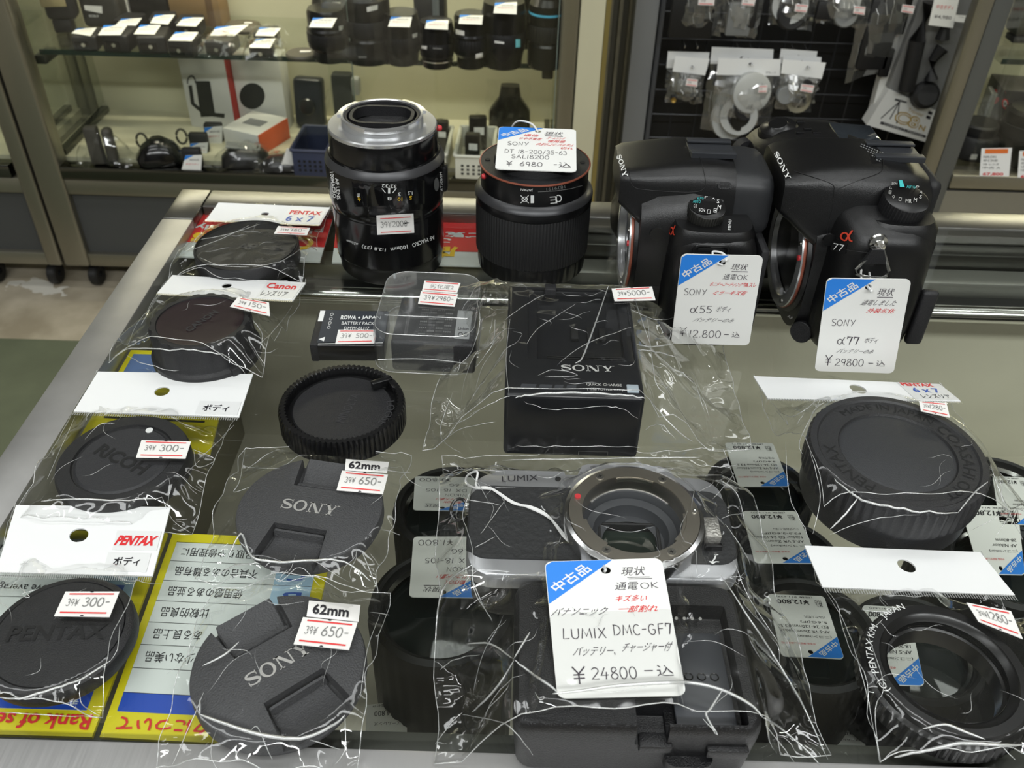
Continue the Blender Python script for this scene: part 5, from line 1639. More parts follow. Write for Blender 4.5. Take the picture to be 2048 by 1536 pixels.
f = quad_fn(*[atY(*q, .3785) for q in ((1654, 556), (1823, 559), (1787, 747), (1629, 742))])
f1 = f
o, g, n_ = tag_card('white and blue price tag tied to the strap ring of the larger camera body', f, [
    ('現状', (.63, .09, .82, .165), K_, 'thin'), ('-', (.63, .178, .82, .185), K_, 'bar'), ('通電しました', (.46, .21, .87, .265), K_, 'thin'), ('外装劣化', (.54, .295, .87, .345), R_, 'thin'),
    ('SONY', (.13, .415, .42, .49), K_, 'pen'), ('α77', (.23, .60, .50, .69), K_, 'pen'), ('ボディ', (.57, .605, .73, .665), K_, 'thin'), ('バッテリーのみ', (.26, .735, .70, .785), K_, 'thin'),
    ('¥', (.11, .81, .20, .93), K_, 'pen'), ('29800', (.24, .845, .60, .93), K_, 'pen'), ('-', (.66, .885, .72, .893), K_, 'bar'), ('込', (.76, .855, .87, .92), K_, 'thin')], asp=1.5)
h = g(.51, .085)
P = Vector((X77 + lx - .001, Y77 - .0513, TZ + lz - .0165))
string(o, [h - n_ * .0006, h + n_ * .002, (h * .5 + P * .5) + Vector((-.003, -.001, 0)), P + Vector((-.002, -.0012, .001)), P + Vector((0, .0012, .0015)), P + Vector((.002, -.0005, -.001)), (h * .5 + P * .5) + Vector((.001, -.003, 0)), h + n_ * .0025 + Vector((.001, 0, -.001)), h - n_ * .001])

# =================================================================== silver and black camera lying in a bag with its charger
c0 = at(1268, 1028, TZ + .035)
zF = .0265                                   # height of its front face above the glass
CL = quad_fn(*[at(*q, TZ + zF) for q in ((928, 943), (1475, 958), (1448, 1165), (946, 1152))])
cc = CL(.5, .5)
ax = (CL(1, .5) - CL(0, .5)); az = math.atan2(ax.y, ax.x)
LW, LH = ax.length, (CL(.5, 0) - CL(.5, 1)).length
t = thing('camera_body', 'silver and black camera body lying on its back inside a clear bag', 'camera', (cc.x, cc.y, TZ + .0008), (0, 0, az))
mc = Matrix.Rotation(-az, 4, 'Z') @ Vector((c0.x - cc.x, c0.y - cc.y, 0))
mx0, my0 = mc.x, mc.y
rm = (at(1405, 1028, TZ + .035) - at(1123, 1028, TZ + .035)).length / 2
LEATHER = mat('black_leatherette', (34, 35, 37), .55, bump=1.0, bscale=420)
SILV = SILVER
out = rrect(LW, LH, .011, 7)
shell = MB().loft([[Vector((x * s_, y * s_, z)) for x, y in out] for s_, z in ((.97, zF - .0085), (1, zF - .0075), (1, zF - .003), (.985, zF - .0008), (.965, zF - .0002))], SILV).build('shell', t, ang=40)
MB().loft([[Vector((x * s_, y * s_, z)) for x, y in out] for s_, z in ((.93, 0), (.965, .003), (.965, zF - .0170))], BLKM).build('rear_shell', t, ang=40)
MB().lathe([(rm * .71, zF - .0170), (rm * .71, zF - .0080)], DEEP, 64).build('throat_wall', t, loc=(mx0, my0, 0))
MB().loft([[Vector((x * s_, y * s_, z)) for x, y in out] for s_, z in ((.965, zF - .0170), (.965, zF - .0080))], BLKM, cap=False).build('side_cover', t, ang=40)
lh = LH * .70
body = MB().loft([[Vector((x, y - .0005, z)) for x, y in rrect(LW * 1.004 * s_, lh * s_, .008, 7)] for s_, z in ((1, zF - .004), (1, zF - .0006), (.985, zF + .0004))], LEATHER).build('front_cover', t, ang=40)
mc = Matrix.Rotation(-az, 4, 'Z') @ Vector((c0.x - cc.x, c0.y - cc.y, 0))
mx, my = mc.x, mc.y
rm = (at(1405, 1028, TZ + .035) - at(1123, 1028, TZ + .035)).length / 2
# silver neck behind the mount
neck = MB().prism([(mx - rm * .95, LH / 2 - .018), (mx - rm * .66, LH / 2 + .0035), (mx - rm * .56, LH / 2 + .0045), (mx + rm * .52, LH / 2 + .0045), (mx + rm * .64, LH / 2 + .003), (mx + rm * 1.06, LH / 2 - .018)], .004, zF + .0012, SILV).build('flash_housing', t)
for o_ in (shell, body, neck):
    cut(o_, MB().cyl(rm * .70, zF - .0165, zF + .03, DEEP, 72, M=Matrix.Translation((mx, my, 0))))
MB().lathe([(rm * .99, zF - .002), (rm, zF + .001), (rm, zF + .0062), (rm * .985, zF + .0072), (rm * .93, zF + .0078), (rm * .925, zF + .0074)], mat('polished_ring', (206, 206, 208), .2, 1.0), 128).build('outer_ring', t, loc=(mx, my, 0))
mr = MB().lathe([(rm * .925, zF + .0074), (rm * .92, zF + .0084), (rm * .735, zF + .0084), (rm * .725, zF + .0078), (rm * .72, zF + .002), (rm * .70, zF - .001)], MOUNTM, 128).build('mount_ring', t, loc=(mx, my, 0))
for a0 in (62, 190, 318):
    rings = []
    for k in range(11):
        a = R(a0 + 44 * k / 10)
        rings.append([Vector((q * math.cos(a), q * math.sin(a), z)) for q, z in ((rm * .735, zF + .0080), (rm * .69, zF + .0080), (rm * .69, zF + .0064), (rm * .735, zF + .0064))])
    MB().loft(rings, MOUNTM).build('bayonet_claw', mr)
THR = mat('throat_grey', (58, 60, 64), .5)
MB().lathe([(rm * .715, zF + .0010), (rm * .66, zF - .0015), (rm * .655, zF - .0025), (rm * .55, zF - .0035), (rm * .53, zF - .0065), (rm * .50, zF - .0085), (rm * .40, zF - .009)], THR, 96).build('throat', t, loc=(mx, my, 0))
# the shell under the throat is hollow: sensor well as a dark cup
MB().prism(rrect(rm * 1.02, rm * .82, .001, 3), zF - .0135, zF - .0130, DEEP).build('sensor_frame', t, loc=(mx, my, 0))
MB().box((mx, my, zF - .0122), (rm * .80, rm * .60, .0008), mat('sensor_glass', (36, 46, 40), .04)).build('sensor', t)
mb = MB()
for s_ in (-1, 1):
    mb.box((mx + s_ * rm * .43, my, zF - .0110), (rm * .05, rm * .70, .006), BLKM, .0004)
    mb.box((mx, my + s_ * rm * .33, zF - .0110), (rm * .90, rm * .05, .006), BLKM, .0004)
mb.build('sensor_surround', t)
for (a, rr) in ((R(122), .83), (R(55), .83), (R(238), .83), (R(302), .83)):
    M = Matrix.Translation((rm * rr * math.cos(a), rm * rr * math.sin(a), zF + .0084))
    mb = MB()
    mb.cyl(.0017, -.0002, .0004, MATS['screw_metal'], 20, M=M)
    for q in (0, 90):
        mb.box((0, 0, .00045), (.0016, .0003, .0002), DEEP, M=M @ Matrix.Rotation(R(q + 20), 4, 'Z'))
    mb.build('screw', mr)
MB().cyl(.0013, 0, .0005, REDDOT, 20).build('index_bead', t, loc=(mx + rm * .835 * math.cos(R(160)), my + rm * .835 * math.sin(R(160)), zF + .0084))
MB().lathe([(1e-5, .0012), (.0006, .0011), (.0010, .0004), (.0011, 0)], CHROME, 16).build('lock_pin', t, loc=(mx + rm * .86 * math.cos(R(4)), my + rm * .86 * math.sin(R(4)), zF + .0084))
mb = MB()
for k in range(11):
    a = R(222 + 98 * k / 10)
    mb.cyl(.0003, 0, .0020, CHROME, 8, M=Matrix.Translation((rm * .60 * math.cos(a), rm * .60 * math.sin(a), zF - .0020)))
mb.build('contacts', t, loc=(mx, my, 0))
MB().box((mx + rm + .0024, my - rm * .17, zF + .0040), (.0062, .0105, .0058), mat('knurled_silver', (176, 174, 168), .35, .8, bump=1.0, bscale=900), .0008).box((mx + rm + .0028, my - rm * .17 - .0058, zF + .0015), (.0066, .0022, .0028), BLKS, .0004).build('release_button', t)
mb = MB()
mb.prism(rrect(.030, .003, .001, 3, -.0005, LH / 2 + .0003), zF - .006, zF - .001, SILV)
mb.build('zoom_lever', t, loc=(-LW * .26, 0, 0))
for s_ in (-1, 1):
    MB().lathe([(.0022, 0), (.0034, .0005), (.0036, .0018), (.0022, .0022)], CHROME, 24, M=Matrix.Rotation(R(90 * s_), 4, 'Y')).build('strap_lug', t, loc=(s_ * LW / 2, LH * .24, zF - .008))
    MB().tube([(s_ * (LW / 2 + .0045 + .0035 * math.cos(2 * PI * k / 16)), LH * .24 - .001 + .0045 * math.sin(2 * PI * k / 16), zF - .008 + .002 * math.sin(2 * PI * k / 16)) for k in range(16)], .0007, BLKG, 8, closed=True).build('strap_ring', t)
d = Decal([o_ for o_ in t.children if o_.name.split('.')[0] in ('shell', 'front_cover', 'flash_housing')], 'lettering', .0002)
d.word('LUMIX', (1004, 964), (1076, 961), 11, INK, bold=.0)
d.put(([(.5 + .5 * math.cos(2 * PI * k / 20), .5 + .5 * math.sin(2 * PI * k / 20)) for k in range(20)], [list(range(20))]), ((1110, 954), (1122, 954), (1122, 963), (1110, 963)), DEEP)
d.put(join(ribbon([(.35, 1), (.55, .95), (.5, .5), (.35, .12), (.1, .05)], [.1, .16, .18, .16, .1]), ribbon([(.05, .15), (.4, .02), (.7, .1), (.98, .06)], [.1, .14, .14, .1]), ribbon([(.4, .98), (.8, 1.0)], [.12, .1])), ((1422, 1110), (1440, 1110), (1438, 1127), (1417, 1127)), WHITEINK, 2)
d.done(t)
LUM = t

zC = .0295
CQ = quad_fn(*[at(*q, TZ + zC) for q in ((1036, 1163), (1466, 1163), (1535, 1478), (1018, 1452))])
cc2 = CQ(.5, .5); ax2 = CQ(1, .5) - CQ(0, .5)
CW, CH = ax2.length, (CQ(.5, 0) - CQ(.5, 1)).length * .97
t = thing('battery_charger', 'dark grey battery charger with an open bay in front of the silver camera', 'battery charger', (cc2.x, cc2.y, TZ + .0008), (0, 0, math.atan2(ax2.y, ax2.x)))
CHG = mat('charger_grey', (15, 15, 17), .34, bump=.5, bscale=2000)
b = MB()
ol = rrect(CW, CH, .006, 6)
b.loft([[Vector((x * s_, y * s_, z)) for x, y in ol] for s_, z in ((.94, 0), (.97, .002), (1, zC - .009), (1, zC - .004), (.985, zC - .0012), (.955, zC))], CHG)
body = b.build('housing', t, ang=40)
bx0, bx1 = CW * .115, CW * .435
cut(body, MB().box(((bx0 + bx1) / 2, -.004, zC), (bx1 - bx0, CH * .80, .016), BLKM, .001))
cut(body, MB().box((CW * .055, -CH * .44, zC), (CW * .13, CH * .24, .020), BLKM, .0006))
MB().box(((bx0 + bx1) / 2 + .001, -.006, zC - .0072), (bx1 - bx0 - .006, CH * .62, .0016), mat('bay_grey', (58, 60, 64), .35), .0005).build('bay_floor', t)
mb = MB()
for k in range(4):
    mb.cyl(.0006, 0, .0056, CHROME, 10, M=Matrix.Translation((bx0 + .0085 + k * .0029, CH * .315, zC - .0068)) @ Matrix.Rotation(R(35), 4, 'X'))
mb.build('contact_pins', t)
mb = MB()
for k in range(4):
    mb.tube([(bx0 + .006 + k * .0045 + .0014 * math.cos(2 * PI * j / 14), -CH * .10 + .0014 * math.sin(2 * PI * j / 14), zC - .0063) for j in range(14)], .00025, BLKG, 5, closed=True)
mb.build('bay_rings', t)
MB().box((CW * .075, -CH * .475, zC - .011), (CW * .135, .0055, .0042), CHG, .0008).box((CW * .365, -CH * .485, zC - .012), (CW * .17, .0055, .0046), CHG, .0008).build('catch_bars', t)
MB().loft([[Vector((CW * .22 + x, -CH * .46 + y, z)) for x, y in rrect(CW * .20, .012, .004, 4)] for z in (.008, .0125)], CHG).build('front_lip', t)

f = tag_quad((1089, 1123), (1323, 1116), (1373, 1391), (1115, 1397), TZ + zC + .0018, TZ + .0395, 1.5)
o, g, n_ = tag_card('large white and blue price tag lying over the silver camera and its charger', f, [
    ('現状', (.64, .065, .84, .135), K_, 'thin'), ('-', (.68, .147, .87, .151), K_, 'bar'), ('-', (.69, .159, .89, .163), K_, 'bar'), ('通電', (.57, .185, .76, .245), K_, 'thin'), ('OK', (.78, .19, .93, .24), K_, 'pen'),
    ('キズ多い', (.56, .285, .82, .335), R_, 'thin'), ('一部割れ', (.57, .365, .90, .415), R_, 'thin'), ('パナソニック', (.03, .37, .47, .43), K_, 'thin'),
    ('LUMIX', (.09, .52, .44, .60), K_, 'pen'), ('DMC-GF7', (.50, .50, .98, .585), K_, 'pen'), ('バッテリー、', (.17, .655, .51, .72), K_, 'thin'), ('チャージャー付', (.56, .635, .95, .70), K_, 'thin'),
    ('¥', (.13, .79, .24, .91), K_, 'pen'), ('24800', (.28, .80, .64, .885), K_, 'pen'), ('-', (.70, .828, .77, .834), K_, 'bar'), ('込', (.80, .795, .93, .87), K_, 'thin')], asp=1.5)
h = g(.50, .085)
pts = [h - n_ * .0008, h + n_ * .0012]
for (px_, py_, z_) in ((1192, 1116, .0290), (1165, 1100, .0285), (1136, 1078, .0280), (1100, 1037, .0280), (1060, 1016, .0280), (1026, 1004, .0280), (985, 979, .0280), (950, 976, .0265)):
    pts.append(at(px_, py_, TZ + z_ + .0008))
pts += [at(932, 965, TZ + .020), at(936, 950, TZ + .024), at(955, 944, TZ + .0285), at(1000, 970, TZ + .0295)]
q_ = [p + Vector((.0009 * math.sin(i * 1.9), .0009 * math.cos(i * 1.9), .0003)) for i, p in enumerate(pts[2:-4])]
string(o, pts[:-1] + q_[::-1] + [h + n_ * .0015, h - n_ * .001], .0005)

cu = math.atan2(ax.y, ax.x)
bag('large clear bag holding the silver camera and its charger at front centre', [(884, 918), (1446, 902), (1660, 1515), (868, 1532)],
    [('box', cc.x, cc.y, LW / 2, LH / 2, cu, .0278), ('disc', c0.x, c0.y, rm, .0362), ('box', cc2.x, cc2.y, CW / 2, CH / 2, math.atan2(ax2.y, ax2.x), zC + .0012), ('box', f(.5, .5).x, f(.5, .5).y, .022, .034, -.13, .0400 - .0045)], .0006, 31, reach=.8, wrinkle=1.6, n=110, ncrease=44, sheet=FILM2,
    creases=[(.0007, [(1105, 1388), (1160, 1382), (1260, 1370), (1370, 1366), (1440, 1380), (1500, 1410), (1525, 1436)]), (.0005, [(1030, 1322), (1060, 1345), (1100, 1372), (1115, 1385)]), (.0004, [(935, 1290), (980, 1288), (1028, 1320)]), (.0004, [(1028, 1322), (990, 1380), (945, 1425)]), (.0004, [(1028, 1318), (1045, 1290), (1060, 1265)]),
             (.0005, [(1445, 1380), (1420, 1420), (1412, 1432), (1435, 1470)]), [(1405, 1438), (1435, 1472)], (.0004, [(1526, 1437), (1545, 1445), (1600, 1490), (1640, 1530)]), [(1530, 1450), (1570, 1500), (1588, 1525)], (.0004, [(1440, 1150), (1520, 1270), (1600, 1400), (1655, 1520)]),
             [(925, 1430), (980, 1440), (1020, 1455), (1065, 1510)], (.0004, [(870, 1290), (885, 1180), (945, 1130)]), [(870, 1490), (900, 1450), (925, 1425)], [(930, 1050), (945, 1100), (948, 1180), (985, 1240)], [(940, 985), (925, 1030), (935, 1060)], [(990, 1075), (960, 1090), (950, 1095)], [(1010, 1000), (990, 1030), (960, 1070)], [(1000, 1010), (960, 1005), (930, 1000)], [(905, 925), (950, 960), (975, 1000)],
             [(1405, 930), (1440, 935), (1475, 930)], [(1440, 960), (1475, 990), (1490, 1050)], [(1425, 1000), (1455, 965), (1470, 945)], [(1440, 1040), (1465, 1030), (1490, 1028)], [(1450, 1050), (1480, 1090), (1500, 1130)], [(1470, 1130), (1500, 1200), (1560, 1290)], (.0004, [(1005, 921), (1150, 918), (1300, 916), (1400, 915)]), [(890, 960), (920, 940), (1010, 945)],
             [(945, 1160), (960, 1200), (985, 1245)], [(880, 1340), (910, 1320), (960, 1310)], [(1090, 1395), (1080, 1400), (1070, 1385)], [(1180, 1383), (1230, 1385), (1300, 1372)]])

# =================================================================== lenses inside the counter
def under_lens(label, px, r, zt, zb, ring=None, glass=True, grp='lenses inside the counter'):
    c = at(*px, zt)
    t = thing('stored_lens', label, 'camera lens', (c.x, c.y, zb), (0, 0, 0), grp)
    h = zt - zb
    MB().lathe([(1e-5, 0), (r * .94, 0), (r * .96, .002), (r * .96, h * .30), (r, h * .34), (r, h - .006), (r * .97, h - .002), (r * .90, h), (r * .86, h - .001), (r * .82, h - .006)], RUB, 120, fn=ribs((4, 5), .0006, 2)).build('barrel', t)
    if glass:
        MB().lathe([(r * .84, h - .0055), (r * .80, h - .004), (r * .76, h - .006)], ring or CHROME, 64).build('filter_ring', t)
        MB().lathe([(1e-5, h - .007), (r * .4, h - .0076), (r * .78, h - .0095)], mat('deep_lens_glass', (24, 30, 30), .05), 48).build('front_element', t)
    else:
        MB().lathe([(1e-5, h - .003), (r * .80, h - .003), (r * .84, h - .0055)], BLKM, 48).build('cap', t)
    return t
SHF = .476
under_lens('black lens under the glass left of the silver camera, nearer the front', (882, 1205), .036, .640, SHF)
under_lens('black lens under the glass left of the silver camera, farther from the front', (905, 1010), .033, .640, SHF)
under_lens('black lens under the glass right of the silver camera, the farthest of its row', (1520, 975), .031, .635, SHF)
under_lens('black lens under the glass right of the silver camera, in the middle of its row', (1572, 1115), .031, .635, SHF)
under_lens('black lens under the glass right of the silver camera, the nearest of its row', (1622, 1260), .034, .640, .5803)
under_lens('black lens under the glass below the big header card at right', (1835, 1290), .033, .630, .5803)
under_lens('black lens under the glass at the right picture edge, nearer the front', (2020, 1120), .033, .635, SHF)
under_lens('black lens under the glass at the right picture edge, farther from the front', (2010, 985), .033, .635, SHF)
for lab, q, z, lines in (
    ('handwritten price tag under the glass left of the silver camera, nearer the front', ((827, 1073), (960, 1073), (958, 1196), (818, 1194)), .6415, None),
    ('handwritten price tag under the glass left of the silver camera, farther back', ((830, 952), (950, 955), (945, 1022), (826, 1020)), .6415, None),
    ('printed price tag under the glass, farthest of the row right of the silver camera', ((1449, 885), (1546, 886), (1580, 973), (1478, 973)), .6365, ['(ニコン/nikon)', 'AF-S VR Zoom Nikkor', 'ED 24-120mm F3.5-', '5.6G(IF)', '中玉汚れ有']),
    ('printed price tag under the glass, middle of the row right of the silver camera', ((1484, 1022), (1592, 1022), (1640, 1127), (1510, 1126)), .6365, ['(ニコン/nikon)', 'AF-S VR Zoom', 'Nikkor ED 24-120mm', 'F3.5-5.6G(IF)', 'リング白化・ゴム']),
    ('printed price tag under the glass, nearest of the row right of the silver camera', ((1534, 1188), (1648, 1192), (1689, 1318), (1563, 1312)), .6415, ['(ニコン/nikon)', 'AF-S VR Zoom Nikkor', 'ED 24-120mm F3.5-', '5.6G(IF)', 'バルサム切れ']),
    ('price tag under the glass seen through the adapter ring', ((1725, 1210), (1815, 1215), (1850, 1372), (1712, 1368)), .6315, ['(ニコン/nikon)', 'AF-S Nikkor', '18-200mm']),
    ('price tag under the glass at the right edge, nearer the front', ((1920, 1010), (2035, 1012), (2050, 1150), (1960, 1148)), .6365, ['(ニコン/nikon)', 'AF Nikkor', '28-80mm']),
    ('price tag under the glass at the right edge, farther back', ((1985, 952), (2050, 955), (2080, 1050), (2000, 1048)), .6365, ['(ニコン/nikon)', 'AF Nikkor', '35-70mm']),
):
    f = quad_fn(*[at(*p_, z) for p_ in q])
    if lines is None:
        L = [('現状', (.55, .08, .80, .16), K_, 'thin'), ('-', (.55, .175, .80, .185), K_, 'bar'), ('動作OK', (.20, .20, .50, .27), R_, 'thin'), ('ヘリコイド重い', (.10, .29, .62, .36), R_, 'thin'), ('NIKON', (.12, .40, .48, .48), K_, 'pen'),
             ('DX 18-105', (.12, .54, .80, .63), K_, 'pen'), ('5.6G', (.12, .70, .42, .78), K_, 'pen'), ('¥1.800', (.40, .84, .92, .94), K_, 'pen')]
        L[5] = ('DX 18-105', (.12, .54, .80, .63), K_, 'pen')
    else:
        L = printed('¥12,800', lines)
    tag_card(lab, f, L, flip=True, asp=1.3)
for lab, q, s_ in (('white label reading four thousand eight hundred on the black felt at front left', ((733, 1410), (813, 1400), (814, 1471), (731, 1471)), '¥4,800'),
                   ('white label reading thirty nine thousand eight hundred on the black felt at front right', ((1655, 1454), (1722, 1455), (1732, 1495), (1652, 1494)), '¥39,800')):
    f = quad_fn(*[at(*p_, .5815) for p_ in q])
    mb = MB(); slab(mb, f, TAGPAPER, .0005); l = lift(f, .0002)
    for (tx, b) in ((s_, (.30, .58, .80, .78)), ('税込', (.06, .62, .16, .82)), ('動作保証付き', (.2, .88, .85, .96)), ('ズームレンズ', (.15, .30, .8, .40))):
        put(mb, text(tx), l, b, INK, True)
    tag(mb.build('price_label', fix=False), lab, 'price label')

# =================================================================== the wall of cabinets behind
YC = 1.50                                   # front of the cabinet
ZD, ZS = .272, .467                         # its deck and its glass shelf
PANEL = mat('dark_grey_panel', (66, 67, 66), .6)
FRAMED = mat('dark_mirror_steel', (96, 96, 90), .16, 1.0)
DECK = mat('cabinet_deck', (204, 200, 174), .5)
CAST = mat('caster_black', (22, 22, 22), .5)
def cabinet(label, xa, xb, back=1.775, top=1.32, deck=True):
    t = thing('display_cabinet', label, 'display cabinet', ((xa + xb) / 2, YC, 0))
    o0 = Vector(t.location)
    def P(mb, name, par=None):
        o = mb.build(name, par or t)
        if par is None: o.location = -o0
        return o
    pw = .050
    for (x0, x1) in ((xa, xa + pw), (xb - .030, xb)):
        P(MB().box(((x0 + x1) / 2, YC + .02, (top + .06) / 2), (x1 - x0, .04, top - .06), FRAME, .006, 3), 'front_post')
    for x in (xa + .012, xb - .012):
        P(MB().box((x, back + .02, (top + .06) / 2), (.024, .04, top - .06), FRAME, .004), 'rear_post')
    P(MB().box(((xa + xb) / 2, YC + .018, .258), (xb - xa - pw - .03, .030, .026), FRAMED, .003), 'door_track')
    P(MB().box(((xa + xb) / 2 + .01, YC + .022, .2300), (xb - xa - pw - .028, .034, .030), FRAME, .002), 'front_rail')
    P(MB().box(((xa + xb) / 2 + .01, YC + .026, .150), (xb - xa - pw - .028, .020, .130), PANEL), 'lower_panel')
    P(MB().box(((xa + xb) / 2 + .01, YC + .022, .0735), (xb - xa - pw - .028, .034, .027), FRAME, .002), 'bottom_rail')
    P(MB().box(((xa + xb) / 2, (YC + .045 + back) / 2, ZD - .008), (xb - xa - .03, back - YC - .045, .016), DECK), 'deck')
    P(MB().box(((xa + xb) / 2, back + .004, (top + .08) / 2), (xb - xa - .03, .008, top - .10), BEIGE), 'back_panel')
    P(MB().box(((xa + xb) / 2 + .01, (YC + .052 + back) / 2, ZS - .004), (xb - xa - pw - .036, back - YC - .058, .008), CABGLASS)
      .box(((xa + xb) / 2 + .01, YC + .0515, ZS - .004), (xb - xa - pw - .036, .0030, .0078), GLASSEDGE), 'glass_shelf')
    for x in (xa + pw - .012, xb - .034):
        P(MB().box((x, (YC + back) / 2 + .02, (top + ZD) / 2), (.005, back - YC - .06, top - ZD - .04), CABGLASS), 'side_glass')
        P(MB().box((x, (YC + back) / 2 + .02, ZD + .006), (.016, back - YC - .06, .012), FRAMED, .002), 'side_rail')
        P(MB().box((x + (.012 if x < 0 and x < (xa + xb) / 2 else -.012), YC + .075, ZS - .018), (.020, .05, .016), mat('bracket_dark', (70, 70, 66), .3, .8), .003), 'shelf_bracket')
    xm = (xa + xb) / 2 + .09
    for (x0, x1, y) in ((xa + pw, xm + .02, YC + .024), (xm - .02, xb - .032, YC + .013)):
        dd = P(MB().box(((x0 + x1) / 2, y, (top + .272) / 2), (x1 - x0, .004, top - .274), CABGLASS)
               .box((x1 - .001, y, (top + .272) / 2), (.0016, .0042, top - .274), mat('pane_edge', (120, 132, 124), .3)), 'glass_door')
        rl = MB().cyl(.007, -.004, .004, CHROME, 20, .001, M=Matrix.Translation((x0 + .03, y, .266)) @ Matrix.Rotation(R(90), 4, 'X')).build('roller', dd)
    P(MB().box(((xa + xb) / 2, (YC + back) / 2, top + .02), (xb - xa, back - YC + .06, .04), FRAME, .004), 'top_board')
    for x in (xa + .04, xa + .20, xb - .16, xb - .04):
        c_ = P(MB().box((x, YC + .04, .054), (.024, .030, .014), CAST, .002), 'caster')
        MB().lathe([(.006, -.008), (.020, -.009), (.023, -.006), (.023, .006), (.020, .009), (.006, .008)], CAST, 32, M=Matrix.Translation((x, YC + .036, .0235)) @ Matrix.Rotation(R(90 if x != xa + .20 else 60), 4, 'Y')).build('wheel', c_)
    return t
cabinet('steel and glass display cabinet full of used lenses behind the counter', -.889, .092)
cabinet('second steel display cabinet at the left picture edge', -1.80, -.893)

# ---- small goods
HFILM = clear_mat('polybag_film', (.97, .97, .97), 0.10, 0.08, haze=0.06, gain=.9, power=2.2)
NL = 'black_lens_barrel'
def mini_tag(f, name='price_tag', label=None, group=None, parent=None, blue=True, lines=3, red=False):
    mb = MB(); slab(mb, f, TAGPAPER, .0005, 3)
    l = lift(f, .0003)
    if blue: mb.add([l(.0, 0), l(.5, 0), l(0, .3)], [(0, 1, 2)], BLUE)
    for k, s in enumerate(('現状品', '中古ボディ', '¥4,980', 'AF 28-105')[:lines]):
        v = .22 + .25 * k
        put(mb, text(s), l, (.3 - .15 * (k > 0), v, .85, v + .10), REDINK if (red or k == 1) else PENINK)
    o = mb.build(name, fix=False)
    if parent is not None:
        o.data.transform(parent.matrix_basis.inverted()); o.parent = parent
    else:
        tag(o, label, 'price tag', group)
    return o

def top_tag(q, z, **k):
    return mini_tag(quad_fn(*[at(*p_, z) for p_ in q]), **k)

def boxf(P0, P1, P2, h):
    """upright box on the ground points P0 (front left), P1 (front right), P2 (back right)"""
    ex = P1 - P0; ey = P2 - P1
    c = (P0 + P1) / 2 + ey / 2
    return c, ex.length, ey.length, math.atan2(ex.y, ex.x)

def battery(label, px, tagq, w, d_, h, wrapped=False):
    p = at(*px, ZS)
    t = thing('battery_charger', label, 'camera battery', (p.x, p.y + d_ / 2, ZS), (0, 0, R(random.Random(px[0]).uniform(-6, 10))), 'tagged batteries on the glass shelf')
    MB().box((0, 0, h / 2), (w, d_, h), BLKM, .004, 3).build('case', t)
    MB().box((-w * .12, -d_ / 2 - .0006, h * .42), (w * .55, .0016, h * .45), BLKG, .0005).cyl(.0035, 0, .0016, CHROME, 14, M=Matrix.Translation((-w * .05, -d_ / 2 - .001, h * .45)) @ Matrix.Rotation(R(90), 4, 'X')).build('contact_plate', t)
    mini_tag(quad_fn(*[at(*q_, ZS + h + .002) for q_ in tagq]), parent=t, lines=2)
    if wrapped:
        n = 9; rnd = random.Random(px[0] * 7); vs = []
        for i in range(n + 1):
            for j in range(n + 1):
                u, v = i / n * 2 - 1, j / n * 2 - 1
                e = max(abs(u), abs(v))
                vs.append((u * w * .85, v * d_ * .85, (h + .001) * (1 - max(0, (e - .5) / .5)) ** .8 + rnd.uniform(0, .006)))
        MB().add(vs, [(i * (n + 1) + j, (i + 1) * (n + 1) + j, (i + 1) * (n + 1) + j + 1, i * (n + 1) + j + 1) for i in range(n) for j in range(n)], FILM).build('film', t, fix=False, ang=20)
    return t
bt = [((170, 103), ((153, 58), (193, 55), (181, 72), (143, 66)), .042, .050, .026, 0, 'leftmost in the front row'), ((235, 106), ((208, 51), (255, 50), (241, 70), (196, 70)), .045, .055, .030, 0, 'second in the front row'),
      ((302, 109), ((281, 50), (322, 50), (309, 69), (267, 68)), .048, .060, .030, 0, 'third in the front row'), ((366, 116), ((351, 64), (397, 64), (384, 82), (337, 81)), .044, .048, .028, 0, 'fourth in the front row'),
      ((440, 112), ((432, 54), (498, 49), (468, 72), (419, 71)), .046, .050, .024, 1, 'fifth in the front row, wrapped in film'), ((520, 118), ((513, 78), (551, 77), (540, 96), (499, 95)), .040, .046, .020, 1, 'sixth in the front row, wrapped in film'),
      ((255, 70), ((243, 38), (284, 36), (272, 51), (231, 50)), .042, .050, .026, 0, 'leftmost in the back row'), ((322, 72), ((310, 30), (350, 29), (336, 49), (300, 46)), .042, .050, .030, 0, 'second in the back row'),
      ((376, 76), ((367, 35), (408, 35), (392, 53), (352, 51)), .044, .050, .028, 0, 'third in the back row'), ((530, 92), ((520, 55), (562, 56), (548, 72), (510, 71)), .042, .046, .022, 1, 'last in the back row, wrapped in film')]
for (px_, q_, w_, d_, h_, wr, s_) in bt:
    battery('tagged black battery pack on the glass shelf, ' + s_, px_, q_, w_, d_, h_, wr)

